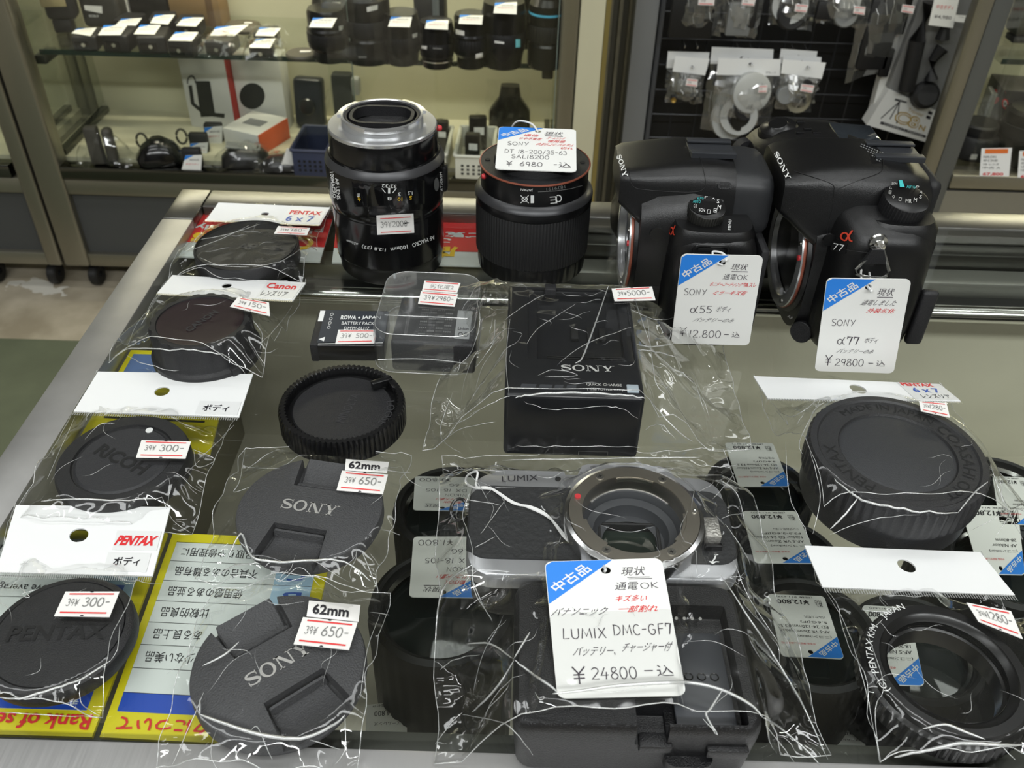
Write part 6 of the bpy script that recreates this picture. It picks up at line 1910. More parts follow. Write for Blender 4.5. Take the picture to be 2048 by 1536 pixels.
def shelf_lens(label, px, r, h, tagq=None, tz=None, prof=0, z=ZS, band=None, sticker_=None, back=False):
    p = at(*px, z)
    t = thing('used_lens', label, 'camera lens', (p.x, p.y + r, z), (0, 0, R(px[0] * 7 % 60)), 'used lenses on the glass shelf')
    pr = [[(1e-5, 0), (r * .78, 0), (r * .8, h * .06), (r * .8, h * .2), (r * .98, h * .28), (r, h * .31), (r, h * .62), (r * .93, h * .66), (r * .93, h * .93), (r * .86, h), (1e-5, h)],
          [(1e-5, 0), (r * .96, 0), (r, h * .05), (r, h * .3), (r * .94, h * .33), (r * .94, h * .55), (r * .98, h * .58), (r * .98, h * .82), (r * .8, h * .9), (r * .8, h), (1e-5, h)],
          [(1e-5, 0), (r * .85, 0), (r * .88, h * .1), (r * .95, h * .24), (r, h * .28), (r, h * .85), (r * .95, h * .92), (r * .92, h), (1e-5, h)]][prof % 3]
    MB().lathe(pr, BLKS, 48).build('barrel', t, ang=25)
    MB().lathe([(r * 1.003, h * .36), (r * 1.02, h * .37), (r * 1.02, h * .56), (r * 1.003, h * .57)], RUB, 72, fn=lambda j, k, q: q - (.0008 if k % 2 else 0)).build('focus_ring', t)
    if band: MB().lathe([(r * 1.004, h * band[0]), (r * 1.012, h * (band[0] + .01)), (r * 1.004, h * (band[0] + .03))], band[1], 48).build('band', t)
    if sticker_:
        dd = Decal([o for o in t.children], 'size_label', .0008)
        for (q, m) in sticker_: dd.put(gridgeo(4, 2), q, m)
        dd.done(t)
    if tagq: mini_tag(quad_fn(*[at(*q_, z + h + .001) for q_ in tagq]), parent=t, lines=2)
    return t
W_ = STICKER
sl = [((655, 132), .036, .085, ((626, 36), (674, 36), (664, 55), (618, 54)), 0, None, [(((677, 52), (686, 50), (685, 60), (678, 62)), W_)], 'first of the front row, next to the batteries'),
      ((732, 134), .041, .125, None, 1, None, [(((733, 14), (755, 9), (755, 19), (734, 24)), W_), (((717, 112), (733, 112), (733, 116), (717, 116)), MATS['faint_print'])], 'second of the front row, tall with a pale ring'),
      ((802, 136), .031, .083, ((782, 34), (824, 34), (820, 54), (776, 53)), 2, None, [(((824, 68), (834, 65), (834, 73), (825, 76)), W_)], 'third of the front row'),
      ((872, 142), .029, .074, ((853, 41), (897, 40), (896, 59), (850, 57)), 2, (.16, CHROME), [(((843, 91), (855, 92), (854, 99), (843, 97)), W_), (((866, 95), (884, 96), (884, 99), (866, 98)), MATS['faint_print'])], 'fourth of the front row'),
      ((940, 143), .030, .086, ((920, 30), (966, 31), (964, 49), (917, 47)), 0, None, [(((912, 58), (929, 62), (929, 71), (912, 68)), W_), (((951, 108), (965, 105), (965, 114), (951, 117)), W_)], 'fifth of the front row'),
      ((1005, 144), .037, .105, ((990, 6), (1034, 4), (1033, 28), (987, 26)), 2, None, [(((989, 81), (1009, 84), (1008, 88), (989, 86)), WHITEINK), (((1031, 78), (1040, 78), (1040, 94), (1031, 95)), mat('cyan_label', (130, 220, 232), .4))], 'sixth of the front row, widest'),
      ((1090, 143), .031, .125, None, 1, (.70, mat('cyan_band', (90, 190, 230), .4)), None, 'last of the front row, beside the cabinet post'),
      ((660, 92), .030, .120, None, 0, None, [(((664, 4), (680, 4), (680, 12), (664, 12)), W_)], 'left one in the back row'),
      ((1040, 100), .030, .120, None, 1, None, None, 'right one in the back row')]
for (px_, r_, h_, tq, pf, bd, stk, s_) in sl:
    shelf_lens('black used lens on the shelf, ' + s_, px_, r_, h_, tq, None, pf, ZS, bd, stk)

def carton(name, label, cat, q, z, h, m, parts=()):
    """upright box standing on z from front-left, front-right, back-right pixels"""
    P0, P1, P2 = [at(*p_, z) for p_ in q]
    c, w_, d_, a = boxf(P0, P1, P2, h)
    t = thing(name, label, cat, (c.x, c.y, z), (0, 0, a))
    MB().box((0, 0, h / 2), (w_, d_, h), m, .0012).build('body', t)
    return t, w_, d_
# goods at the back of the glass shelf
p = at(118, 72, ZS)
t = thing('flash_unit', 'camera flash with a bright window at the left end of the glass shelf', 'camera flash', (p.x, p.y + .03, ZS), (0, 0, R(12)))
MB().box((0, 0, .012), (.032, .030, .024), BLKM, .004).build('foot', t)
MB().box((.004, 0, .075), (.052, .040, .105), BLKM, .010, 3).build('head', t)
MB().box((-.003, -.0206, .085), (.042, .003, .075), mat('warm_lit_window', (214, 196, 150), .15, .4), .003).build('window', t)  # warm light on the window is put into its colour
p = at(205, 62, ZS)
t = thing('flash_unit', 'dark grey camera flash with a white sticker beside the bright flash', 'camera flash', (p.x, p.y + .03, ZS), (0, 0, R(4)))
GREYB = mat('flash_grey', (54, 53, 50), .5)
MB().box((0, 0, .070), (.070, .050, .135), GREYB, .010, 3).build('head', t)
dd = Decal(list(t.children), 'sticker', .0006)
dd.put(gridgeo(3, 2), ((168, 10), (204, 12), (205, 27), (170, 20)), STICKER); dd.put(LOGO, ((178, 29), (199, 30), (198, 35), (178, 34)), WHITEINK); dd.done(t)
KRAFT = mat('brown_carton', (140, 112, 74), .7)
t, w_, d_ = carton('carton', 'brown cardboard carton at the back of the glass shelf', 'box', ((352, 50), (452, 55), (456, 40)), ZS, .10, KRAFT)
MB().box((w_ * .3, -d_ / 2 - .0005, .05), (.012, .001, .098), mat('carton_dark_strip', (96, 72, 46), .7)).build('flap', t)  # darker brown strip down the carton front
t, w_, d_ = carton('carton', 'black box at the back of the glass shelf between the flash and the carton', 'box', ((272, 46), (346, 50), (350, 40)), ZS, .11, DEEP)
MB().box((0, -d_ / 2 - .0005, .08), (w_ * .8, .001, .01), BLKG).build('label_band', t)
t, w_, d_ = carton('carton', 'thin red and white box standing beside the grey flash', 'box', ((238, 44), (268, 46), (270, 38)), ZS, .10, mat('box_white', (226, 224, 218), .6))
MB().box((0, -d_ / 2 - .0006, .05), (.010, .001, .1), REDN).build('red_stripe', t)
t, w_, d_ = carton('carton', 'tall dark lens box with a grey label behind the lenses', 'box', ((832, 96), (892, 99), (895, 86)), ZS, .12, mat('dark_carton', (30, 32, 36), .5))
MB().box((w_ * .22, -d_ / 2 - .0006, .07), (.012, .001, .09), mat('grey_label2', (120, 124, 124), .6)).build('label', t)
p = at(487, 62, ZS)
t = thing('pouch', 'flat brownish pouch lying behind the wrapped batteries', 'pouch', (p.x, p.y, ZS), (0, 0, R(5)))
MB().loft([[Vector((x, y, z)) for x, y in superell(0, 0, a, b, 3, 28)] for z, a, b in ((0, .030, .022), (.006, .034, .026), (.013, .030, .022), (.016, .020, .014))], mat('pouch_brown', (78, 72, 58), .6)).build('body', t, ang=60)
MB().box((.012, -.006, .0164), (.014, .006, .001), STICKER).build('sticker', t)
p = at(600, 122, ZS)
t = thing('front_lens_cap', 'grey lens cap lying left of the first lens', 'lens cap', (p.x, p.y + .02, ZS + .0005), (0, 0, R(8)))
MB().lathe([(1e-5, .002), (.024, .002), (.027, 0), (.028, .004), (.026, .007), (1e-5, .006)], mat('cap_taupe', (74, 70, 62), .5), 40, M=Matrix.Translation((0, 0, .001))).build('cap_body', t)
MB().box((.006, .004, .0078), (.018, .008, .001), STICKER).build('sticker', t)

# ---- goods on the cabinet deck
BW = mat('carton_white', (216, 216, 212), .5)
BO = mat('carton_orange', (214, 92, 46), .5)
def px_on(t, parts, items, name='print', up=.0006):
    dd = Decal(parts, name, up)
    for geo, q, m in items: dd.put(geo, q, m)
    return dd.done(t)
P0, P1 = at(383, 258, ZD), at(478, 266, ZD)
t = thing('carton', 'tall white box printed with a black device and cable, red side, in the cabinet', 'box', ((P0.x + P1.x) / 2, P0.y + .025, ZD), (0, 0, math.atan2((P1 - P0).y, (P1 - P0).x) - .1))
w_ = (P1 - P0).length
o = MB().box((0, 0, .085), (w_, .045, .17), BW, .001).box((w_ / 2 + .0006, 0, .085), (.0012, .0445, .169), mat('carton_red', (186, 44, 34), .5)).build('body', t)
px_on(t, [o], [(_poly([(0, 0), (1, 0), (1, 1), (0, 1)]), ((391, 162), (420, 162), (431, 232), (402, 234)), DEEP), (ribbon(_arc(.5, .5, .45, .45, 200, -10, 10), [.14] * 11), ((374, 150), (392, 150), (392, 168), (374, 168)), DEEP),
                (ribbon([(.05, 1), (.12, .4), (.45, .08), (1, 0)], [.1, .1, .12, .14]), ((377, 170), (450, 170), (450, 236), (377, 236)), DEEP)])
P0, P1 = at(482, 262, ZD), at(578, 262, ZD)
t = thing('carton', 'white box printed with a round black disc beside the tall white box', 'box', ((P0.x + P1.x) / 2, P0.y + .035, ZD), (0, 0, R(-2)))
w_ = (P1 - P0).length
o = MB().box((0, 0, .072), (w_, .05, .144), BW, .001).build('body', t)
px_on(t, [o], [(([(.5 + .5 * math.cos(2 * PI * k / 32), .5 + .5 * math.sin(2 * PI * k / 32)) for k in range(32)], [list(range(32))]), ((479, 166), (530, 166), (530, 218), (479, 218)), DEEP), (rect(0, 0, 1, 1), ((466, 230), (490, 230), (490, 241), (466, 240)), BLKM)])
P0, P1, P2 = at(462, 298, ZD), at(532, 314, ZD), at(570, 274, ZD)
c, w_, d_, a = boxf(P0, P1, P2, .04)
t = thing('carton', 'white box with an orange end lying in front of the white boxes', 'box', (c.x, c.y, ZD), (0, 0, a))
MB().box((0, 0, .0205), (w_, d_, .041), BW, .0015).build('body', t)
MB().box((w_ / 2 + .0008, 0, .0205), (.0016, d_ * .98, .0405), BO, .0005).build('orange_end', t)
MB().box((.0, .0, .0414), (w_ * .5, d_ * .28, .0008), mat('print_grey', (128, 130, 132), .6)).build('print', t)
for (q, s_) in ((((371, 311), (404, 310), (402, 345), (362, 343)), 'nearest the front'), (((381, 287), (416, 285), (414, 315), (377, 311)), 'middle'), (((409, 255), (445, 252), (444, 290), (406, 290)), 'farthest back')):
    zz = ZD + .026
    f = quad_fn(*[atY(*p_, at(*q[3], ZD).y + .01) for p_ in q])
    m_ = f(.5, 1)
    t = thing('battery', 'tagged black battery standing on the cabinet deck, ' + s_ + ' of the three', 'camera battery', (m_.x, m_.y + .012, ZD), (0, 0, 0), 'tagged batteries on the deck')
    MB().box((.004, .0, .018), (.034, .016, .036), BLKM, .003).build('case', t)
    mini_tag(f, parent=t, lines=2)
def film_blob(name, t, w_, d_, h, seed):
    n = 11; rnd = random.Random(seed); vs = []
    for i in range(n + 1):
        for j in range(n + 1):
            u, v = i / n * 2 - 1, j / n * 2 - 1
            e = min(1, math.hypot(u, v) / 1.1)
            vs.append((u * w_ + rnd.uniform(-.002, .002), v * d_ + rnd.uniform(-.002, .002), h * (1 - e ** 2) + rnd.uniform(.001, .009)))
    return MB().add(vs, [(i * (n + 1) + j, (i + 1) * (n + 1) + j, (i + 1) * (n + 1) + j + 1, i * (n + 1) + j + 1) for i in range(n) for j in range(n)], FILM).build(name, t, fix=False, ang=15)
p = at(312, 335, ZD)
t = thing('leather_case', 'black leather camera case with metal rings lying on the cabinet deck', 'camera case', (p.x, p.y + .03, ZD), (0, 0, R(20)))
MB().loft([[Vector((x, y, z)) for x, y in superell(0, 0, a, b, 3, 28)] for z, a, b in ((0, .040, .030), (.012, .042, .032), (.030, .030, .024), (.044, .010, .012))], BLKG).build('body', t, ang=60)
for x in (-.026, .044):
    MB().tube([(x + .009 * math.cos(2 * PI * k / 18), .014, .036 + .014 * math.sin(2 * PI * k / 18)) for k in range(18)], .0022, mat('strap_brown', (70, 66, 54), .5), 8, closed=True).build('ring', t)
p = at(205, 335, ZD)
t = thing('strap_pouch', 'dark strap pouch in film at the left of the cabinet deck', 'pouch', (p.x, p.y + .02, ZD), (0, 0, R(6)))
MB().box((-.012, 0, .035), (.024, .020, .070), mat('strap_dark', (58, 56, 48), .6), .004).box((.014, .002, .034), (.018, .022, .064), MATS['strap_dark'], .007, 3).build('body', t)
film_blob('film', t, .05, .03, .06, 5)
for (px_, w_, d_, h_, s_) in (((485, 338), .045, .035, .030, 'dark bagged accessory at the front of the deck'), ((560, 345), .040, .030, .020, 'dark bagged accessory with a white card at the front of the deck')):
    p = at(*px_, ZD)
    t = thing('bagged_accessory', s_, 'accessory', (p.x, p.y + d_ * .8, ZD), (0, 0, R(10)))
    MB().loft([[Vector((x, y, z)) for x, y in superell(0, 0, a, b, 2.6, 24)] for z, a, b in ((0, w_, d_ * .8), (h_ * .5, w_ * .95, d_ * .75), (h_, w_ * .6, d_ * .45))], BLKS).build('contents', t, ang=60)
    film_blob('film', t, w_ * 1.25, d_ * 1.2, h_ * 1.1, px_[0])
    if px_[0] == 560: MB().box((.020, -.018, .028), (.052, .003, .034), TAGPAPER, M=Matrix.Rotation(R(25), 4, 'Y')).build('card', t)
    else: MB().box((-.005, .0, .032), (.060, .026, .002), mat('grey_card', (150, 152, 150), .6), M=Matrix.Rotation(R(8), 4, 'Y')).build('card', t)
p = at(620, 262, ZD)
t = thing('camera_body', 'black compact camera in film leaning behind the white boxes', 'camera', (p.x, p.y + .02, ZD), (R(-8), 0, R(-6)))
MB().box((0, 0, .050), (.058, .030, .095), mat('navy_black', (26, 29, 36), .3), .008, 3).build('body', t)
MB().cyl(.016, 0, .010, BLKG, 32, .002, M=Matrix.Translation((.0, -.014, .045)) @ Matrix.Rotation(R(90), 4, 'X')).build('lens', t)
p = at(690, 262, ZD)
t = thing('bagged_accessory', 'black bagged flash bracket behind the macro lens in the cabinet', 'accessory', (p.x, p.y + .02, ZD))
MB().box((0, 0, .055), (.040, .028, .11), BLKM, .006).box((.020, 0, .085), (.030, .022, .035), mat('grey_card', (150, 152, 150), .6), .006).build('contents', t)
film_blob('film', t, .05, .03, .10, 77)
def basket(label, q, z, h, m):
    P0, P1, P2 = [at(*p_, z) for p_ in q]
    c, w_, d_, a = boxf(P0, P1, P2, h)
    t = thing('basket', label, 'basket', (c.x, c.y, z), (0, 0, a))
    o = MB().box((0, 0, h / 2), (w_, d_, h), m, .003).build('body', t)
    cut(o, MB().box((0, 0, h / 2 + .004), (w_ - .006, d_ - .006, h), m))
    mb = MB()
    for i in range(5):
        for j in range(3):
            mb.box((-w_ * .30 + i * w_ * .15, -d_ / 2 - .0004, h * .25 + j * h * .17), (w_ * .07, .0012, h * .08), DEEP)
    mb.build('holes', t)
    mb = MB()
    mb.tube([(x, y, h) for x, y in rrect(w_ + .002, d_ + .002, .004, 4)], .0028, m, 8, closed=True)
    mb.build('rim', t)
    return t, w_, d_
WB = mat('white_basket', (206, 206, 192), .5)
basket('white plastic basket of bagged batteries left of the tagged zoom lens', ((918, 358), (992, 361), (985, 300)), ZD, .045, WB)
basket('second white plastic basket, half hidden behind the macro lens', ((852, 355), (902, 357), (897, 298)), ZD, .045, WB)
basket('navy plastic basket half hidden behind the macro lens', ((603, 352), (672, 355), (668, 305)), ZD, .050, mat('navy_basket', (48, 54, 78), .5))
for (px_, s_, w_, h_) in (((945, 322), 'black bagged battery in front in the white basket', .020, .055), ((955, 296), 'black bagged battery at the back of the white basket', .024, .065), ((884, 300), 'bagged battery in the basket behind the macro lens', .018, .06)):
    p = at(*px_, ZD + .01)
    t = thing('bagged_battery', s_, 'camera battery', (p.x, p.y + .012, ZD + .004), (0, 0, R(px_[0] % 20 - 10)), 'bagged batteries in the baskets')
    MB().box((0, 0, h_ / 2), (w_ * 1.4, .020, h_), BLKS, .004).build('case', t)
    MB().box((.002, -.0106, h_ * .6), (w_ * .8, .001, w_ * .6), TAGPAPER).build('sticker', t)
    film_blob('film', t, w_, .014, h_, px_[0])
p = at(1018, 275, ZD)
t = thing('bagged_accessory', 'large black accessory in a clear bag behind the tagged zoom lens', 'accessory', (p.x, p.y + .015, ZD))
MB().loft([[Vector((x, y, z)) for x, y in superell(0, 0, a, b, 4, 24)] for z, a, b in ((0, .042, .018), (.05, .040, .018), (.075, .022, .016), (.10, .018, .012))], BLKS, M=Matrix.Translation((0, 0, 0))).build('contents', t, ang=50)
n_ = 8
vs = [(-.046 + .085 * i / n_ + .003 * math.sin(j * 2.1), -.021 + .003 * math.sin(i * 1.7 + j), .118 * j / n_) for i in range(n_ + 1) for j in range(n_ + 1)]
MB().add(vs, [(i * (n_ + 1) + j, (i + 1) * (n_ + 1) + j, (i + 1) * (n_ + 1) + j + 1, i * (n_ + 1) + j + 1) for i in range(n_) for j in range(n_)], FILM).build('film', t, fix=False, ang=15)

# what stands between the cabinet and the rack
t = thing('end_panel', 'narrow beige end panel beside the cabinet post', 'panel', (.113, YC + .14, 0))
MB().box((0, 0, .60), (.040, .28, 1.20), BEIGE, .001).build('board', t)
MB().box((.0245, -.135, .60), (.008, .010, 1.20), mat('brass_strip', (150, 136, 84), .35, .6)).build('edge_strip', t)
t = thing('slatted_panel', 'dark slatted panel in the gap left of the black grid rack', 'panel', (.178, 1.70, 0))
MB().box((0, 0, .55), (.090, .012, 1.10), mat('slat_back', (64, 62, 52), .6)).build('board', t)
mb = MB()
for k in range(5):
    mb.box((-.036 + .018 * k, -.009, .55), (.007, .008, 1.10), mat('slat_grey', (104, 100, 84), .6, var=.2, vscale=40), .001)
mb.build('slats', t)

# ---- the grid rack
YG = 1.68
t = thing('grid_rack', 'grey framed rack with a black wire grid hung with bagged accessories', 'display rack', (.46, YG, 0))
RK = Vector(t.location)
RF = mat('rack_grey_frame', (118, 120, 122), .45)
for (x0, x1, y, m) in ((.198, .240, YG - .03, RF), (.244, .254, YG - .012, mat('rack_frame_edge', (72, 74, 78), .45)), (.850, .890, YG - .03, RF)):
    o = MB().box(((x0 + x1) / 2, y + .02, .75), (x1 - x0, .05, 1.50), m, .003).build('frame_post', t); o.location = -RK
o = MB().box((.545, YG + .07, .75), (.61, .01, 1.50), DEEP).build('back_board', t); o.location = -RK
mb = MB(); WIRE = mat('black_wire', (44, 45, 48), .35, .3)
P_ = .0475
x0_, z0_ = atY(1452, 120, YG).x % P_, atY(1452, 182, YG).z % P_
for k in range(13):
    x = .245 + x0_ + k * P_
    mb.tube([(x, YG, .04), (x, YG, 1.46)], .0016, WIRE, 6)
for k in range(31):
    z = z0_ + k * P_
    if .04 < z < 1.46: mb.tube([(.25, YG - .003, z), (.855, YG - .003, z)], .0016, WIRE, 6)
o = mb.build('wire_grid', t); o.location = -RK

def hang(label, hq, bq, Y, contents, sticker_=None, hole=(.5, .4), seed=1, back=0, peg=True, writing=None):
    """bag on a hook: white header card, clear bag, what is in it"""
    hp = [atY(*p_, Y) for p_ in hq] if hq else None
    bp_ = [atY(*p_, Y) for p_ in bq]
    c = sum(bp_, Vector()) / 4
    t = thing('hanging_bag', label, 'bagged accessory', tuple((hp[0] + hp[1]) / 2 if hp else (bp_[0] + bp_[1]) / 2), group='bagged accessories on the black grid')
    if hp:
        f = quad_fn(*hp); mb = MB(); slab(mb, f, PAPER, .0012, 4)
        mb.add([f(hole[0] + .03 * math.cos(2 * PI * k / 12), hole[1] + .07 * math.sin(2 * PI * k / 12)) + Vector((0, -.0004, 0)) for k in range(12)], [list(range(12))], INK)
        if writing: put(mb, text(writing), lift(f, .0005), (.78, .74, .92, .84), GREYINK)
        wbuild(mb, 'header_card', t)
        h0 = f(*hole)
        if peg: wbuild(MB().tube([h0 + Vector((0, -.012, .003)), h0 + Vector((0, -.004, 0)), h0 + Vector((0, YG - Y - .001, .002))], .0017, CHROME, 8), 'hook', t)
    f = quad_fn(*bp_); rnd = random.Random(seed); n = 10; mb = MB(); vs = []
    for j in range(n + 1):
        for i in range(n + 1):
            u, v = i / n, j / n
            bul = .026 * math.sin(PI * u) * (1 - abs(2 * min(1, v * 1.05) - 1) ** 3)
            vs.append(f(u, v) + Vector((rnd.uniform(-.0015, .0015), -bul + rnd.uniform(-.004, .004), rnd.uniform(-.0015, .0015))))
    mb.add(vs, [(j * (n + 1) + i, (j + 1) * (n + 1) + i, (j + 1) * (n + 1) + i + 1, j * (n + 1) + i + 1) for j in range(n) for i in range(n)], HFILM)
    for k in range(5):
        i0, j0 = rnd.randint(1, n - 2), rnd.randint(0, n - 4)
        mb.tube([vs[(j0 + s_) * (n + 1) + i0 + (s_ // 2 if k % 2 else 0)] + Vector((0, -.001, 0)) for s_ in range(4)], .0006, CREASE, 5)
    wbuild(mb, 'film', t, fix=False, ang=15)
    for (kind, px_, s_, m) in contents:
        p = atY(*px_, Y - .010)
        if kind == 'box': g = MB().box(tuple(p), (s_[0], .012, s_[1]), m, .003)
        elif kind == 'ring': g = MB().lathe([(s_[0] * .62, -.004), (s_[0], -.005), (s_[0], .005), (s_[0] * .62, .004), (s_[0] * .62, -.004)], m, 32, M=Matrix.Translation(p) @ Matrix.Rotation(R(80), 4, 'X') @ Matrix.Rotation(R(s_[1]), 4, 'Y'))
        else: g = MB().lathe([(1e-5, -.006), (s_[0], -.006), (s_[0], .006), (s_[0] * .9, .008), (1e-5, .007)], m, 32, M=Matrix.Translation(p) @ Matrix.Rotation(R(80), 4, 'X') @ Matrix.Rotation(R(s_[1]), 4, 'Y'))
        wbuild(g, 'contents', t)
    if sticker_:
        f2 = quad_fn(*[atY(*p_, Y - .030) for p_ in sticker_]); mb = MB(); slab(mb, f2, mat('pink_sticker', (232, 226, 224), .5), .0006, 2)
        l = lift(f2, .0004); fill(mb, l, (.08, .12, .92, .2), REDLINE); fill(mb, l, (.08, .8, .92, .88), REDLINE)
        put(mb, stamp('39¥'), l, (.15, .35, .45, .65), GREYINK)
        wbuild(mb, 'price_sticker', t, fix=False)
    return t
CLR = mat('milky_plastic', (170, 172, 170), .35); GRY = mat('mid_grey_plastic', (120, 122, 122), .45); GOLDM = mat('brass_bits', (150, 122, 60), .35, .8)
hang('bagged brass fittings on a white header, leftmost in the middle row, front card', ((1351, 112), (1419, 118), (1410, 151), (1345, 143)), ((1345, 143), (1410, 151), (1402, 207), (1328, 205)), 1.615, [('box', (1352, 195), (.020, .012), DEEP), ('cap', (1346, 199), (.005, 0), GOLDM), ('box', (1380, 193), (.022, .014), BLKM), ('box', (1370, 172), (.03, .02), GRY)], ((1374, 157), (1396, 159), (1394, 174), (1371, 171)), seed=2, hole=(.55, .55))
hang('bagged fittings on a white header behind the leftmost card', ((1336, 103), (1419, 105), (1414, 140), (1333, 136)), ((1333, 136), (1400, 140), (1395, 185), (1330, 180)), 1.640, [('box', (1360, 172), (.03, .02), GRY)], None, seed=3, peg=False)
hang('bagged clear round covers on the front white header, middle of the row', ((1437, 116), (1562, 119), (1560, 152), (1433, 150)), ((1433, 150), (1560, 152), (1538, 250), (1420, 245)), 1.615, [('cap', (1502, 185), (.036, 10), CLR), ('cap', (1490, 215), (.024, 20), BLKM), ('ring', (1478, 232), (.034, -20), CLR), ('cap', (1482, 240), (.020, 0), BLKS)], ((1518, 171), (1535, 170), (1534, 185), (1516, 185)), seed=4, hole=(.52, .3), writing='PL-1')
hang('bagged clear round covers on the white header behind the middle one', ((1424, 94), (1547, 99), (1545, 127), (1420, 128)), ((1420, 128), (1500, 130), (1500, 262), (1400, 258)), 1.640, [('ring', (1462, 235), (.040, 15), CLR), ('cap', (1455, 200), (.022, 0), GRY)], None, seed=5, hole=(.5, .6))
hang('bagged round metal parts on the frontmost of the three right headers', ((1566, 119), (1652, 126), (1643, 158), (1562, 147)), ((1562, 147), (1643, 158), (1622, 226), (1548, 218)), 1.610, [('ring', (1596, 200), (.022, 0), mat('ring_gold_grey', (150, 146, 130), .3, .7)), ('cap', (1570, 190), (.016, 0), GRY), ('cap', (1612, 172), (.012, 0), BLKM)], ((1603, 168), (1629, 171), (1625, 186), (1600, 182)), seed=6, hole=(.6, .35))
hang('bagged metal parts on the middle one of the three right headers', ((1567, 109), (1643, 115), (1640, 140), (1563, 137)), ((1563, 137), (1630, 142), (1622, 200), (1550, 196)), 1.628, [('cap', (1580, 185), (.014, 0), GRY)], None, seed=7, peg=False)
hang('bagged metal parts on the rearmost of the three right headers', ((1562, 98), (1635, 103), (1630, 130), (1558, 127)), ((1558, 127), (1620, 130), (1612, 190), (1545, 186)), 1.645, [('cap', (1575, 178), (.014, 0), BLKM)], None, seed=8, peg=False)
hang('bagged black flat box at the top left of the grid', None, ((1345, -40), (1455, -36), (1440, 74), (1340, 66)), 1.62, [('box', (1385, 25), (.075, .085), DEEP), ('box', (1390, 27), (.035, .008), GRY)], ((1398, -8), (1430, -6), (1428, 11), (1396, 10)), seed=9)
hang('bagged silvery strips in the top row of the grid', None, ((1450, -40), (1535, -38), (1510, 78), (1440, 66)), 1.615, [('box', (1478, 38), (.042, .055), GRY), ('box', (1505, 20), (.016, .06), BLKM)], ((1485, -6), (1512, -4), (1508, 12), (1483, 10)), seed=10)
hang('bagged round black caps in the top row of the grid', None, ((1545, -40), (1640, -38), (1622, 62), (1535, 48)), 1.615, [('cap', (1582, 28), (.026, 8), BLKM), ('ring', (1580, 10), (.030, -8), CLR)], ((1591, 8), (1617, 10), (1613, 25), (1589, 23)), seed=11)
hang('bagged small silver clips right of the round black caps', None, ((1630, -40), (1735, -38), (1722, 58), (1630, 45)), 1.62, [('box', (1650, 20), (.030, .030), BLKM), ('cap', (1690, 30), (.020, 0), GRY), ('box', (1700, 5), (.035, .03), CLR)], ((1709, 12), (1731, 14), (1729, 30), (1706, 27)), seed=12)
hang('long bagged black bracket hanging beside the tripod box', None, ((1728, -40), (1845, -38), (1812, 130), (1690, 165)), 1.63, [('box', (1758, 70), (.055, .12), BLKM), ('box', (1772, 125), (.018, .05), DEEP), ('box', (1790, 20), (.05, .08), BLKS)], ((1805, 9), (1830, 12), (1826, 28), (1802, 24)), seed=13)
mb = MB()
for (x, y) in ((1366, 84), (1391, 85), (1472, 88), (1498, 89), (1582, 92), (1608, 93), (1322, 277), (1344, 277), (1444, 282), (1470, 283)):
    p = atY(x, y, YG)
    o = MB().tube([p + Vector((0, -.002, .003)), p + Vector((0, -.012, .001)), p + Vector((0, -.028, -.001)), p + Vector((0, -.030, .003))], .0016, CHROME, 8).build('peg', bpy.data.objects['grid_rack']); o.location = -RK

# ---- tripod box
Yb = 1.612
Q = [atY(*p_, Yb) for p_ in ((1778, 178), (1873, 222), (1850, 284), (1733, 250))]
t = thing('tripod_box', 'white tripod box with a gold C8N mark standing at the right of the grid', 'product box', tuple(atY(1790, 268, Yb)))
def cardf(y):
    d_ = Vector((0, y, 0))
    return [q + d_ for q in Q]
f = quad_fn(*Q)
TB = mat('tripod_box_white', (222, 222, 218), .45)
mb = MB(); slab(mb, f, TB, .030, 4); l = lift(f, .0004); l2 = lift(f, .0008)
GOLD = mat('gold_print', (176, 148, 84), .45)
put(mb, text('C8', .05), l, (.34, .36, .79, .72), GOLD); put(mb, text('C8', -.015), l2, (.365, .395, .775, .685), TB); put(mb, text('N', .03), l, (.81, .54, .92, .70), GOLD)
put(mb, text('Traveler'), l, (.50, .22, .80, .32), GOLD)
fill(mb, l, (.18, .80, .98, .875), INK); put(mb, text('COMPACT TRIPOD'), l2, (.24, .815, .92, .86), TB)
for k in range(2): fill(mb, l, (.86, .08 + .14 * k, .94, .17 + .14 * k), INK)
put(mb, join(ribbon([(.5, 1), (.05, 0)], [.06, .06]), ribbon([(.5, 1), (.5, .1)], [.06, .06]), ribbon([(.5, 1), (.95, 0)], [.06, .06]), ribbon([(.2, 1.02), (.9, 1.1)], [.1, .08])), l, (.14, .10, .44, .74), mat('print_dark_grey', (70, 70, 72), .6))
wbuild(mb, 'front_card', t)
Q2 = [atY(*p_, Yb + .004) for p_ in ((1860, -40), (1972, -40), (1873, 225), (1775, 180))]
mb = MB(); slab(mb, quad_fn(*Q2), mat('tray_grey', (128, 128, 126), .35), .02, 4)
wbuild(mb, 'blister_tray', t)
Q3 = [atY(*p_, Yb + .02) for p_ in ((1812, -40), (1862, -40), (1778, 180), (1736, 250))]
mb = MB(); slab(mb, quad_fn(*Q3), TB, .02, 4)
wbuild(mb, 'box_side', t)
mb = MB()
mb.tube([atY(1862, 5, Yb - .012), atY(1835, 80, Yb - .012), atY(1812, 180, Yb - .012)], .014, BLKM, 12)
wbuild(mb, 'tripod_legs', t)
mb = MB()
mb.tube([atY(1893, 45, Yb - .010), atY(1884, 78, Yb - .010)], lambda s_: .006 + .006 * s_, BLKM, 10)
mb.tube([atY(1885, 96, Yb - .010), atY(1866, 120, Yb - .010), atY(1862, 158, Yb - .010)], lambda s_: .008 + .004 * abs(2 * s_ - 1), BLKM, 10)
wbuild(mb, 'pan_handle', t)
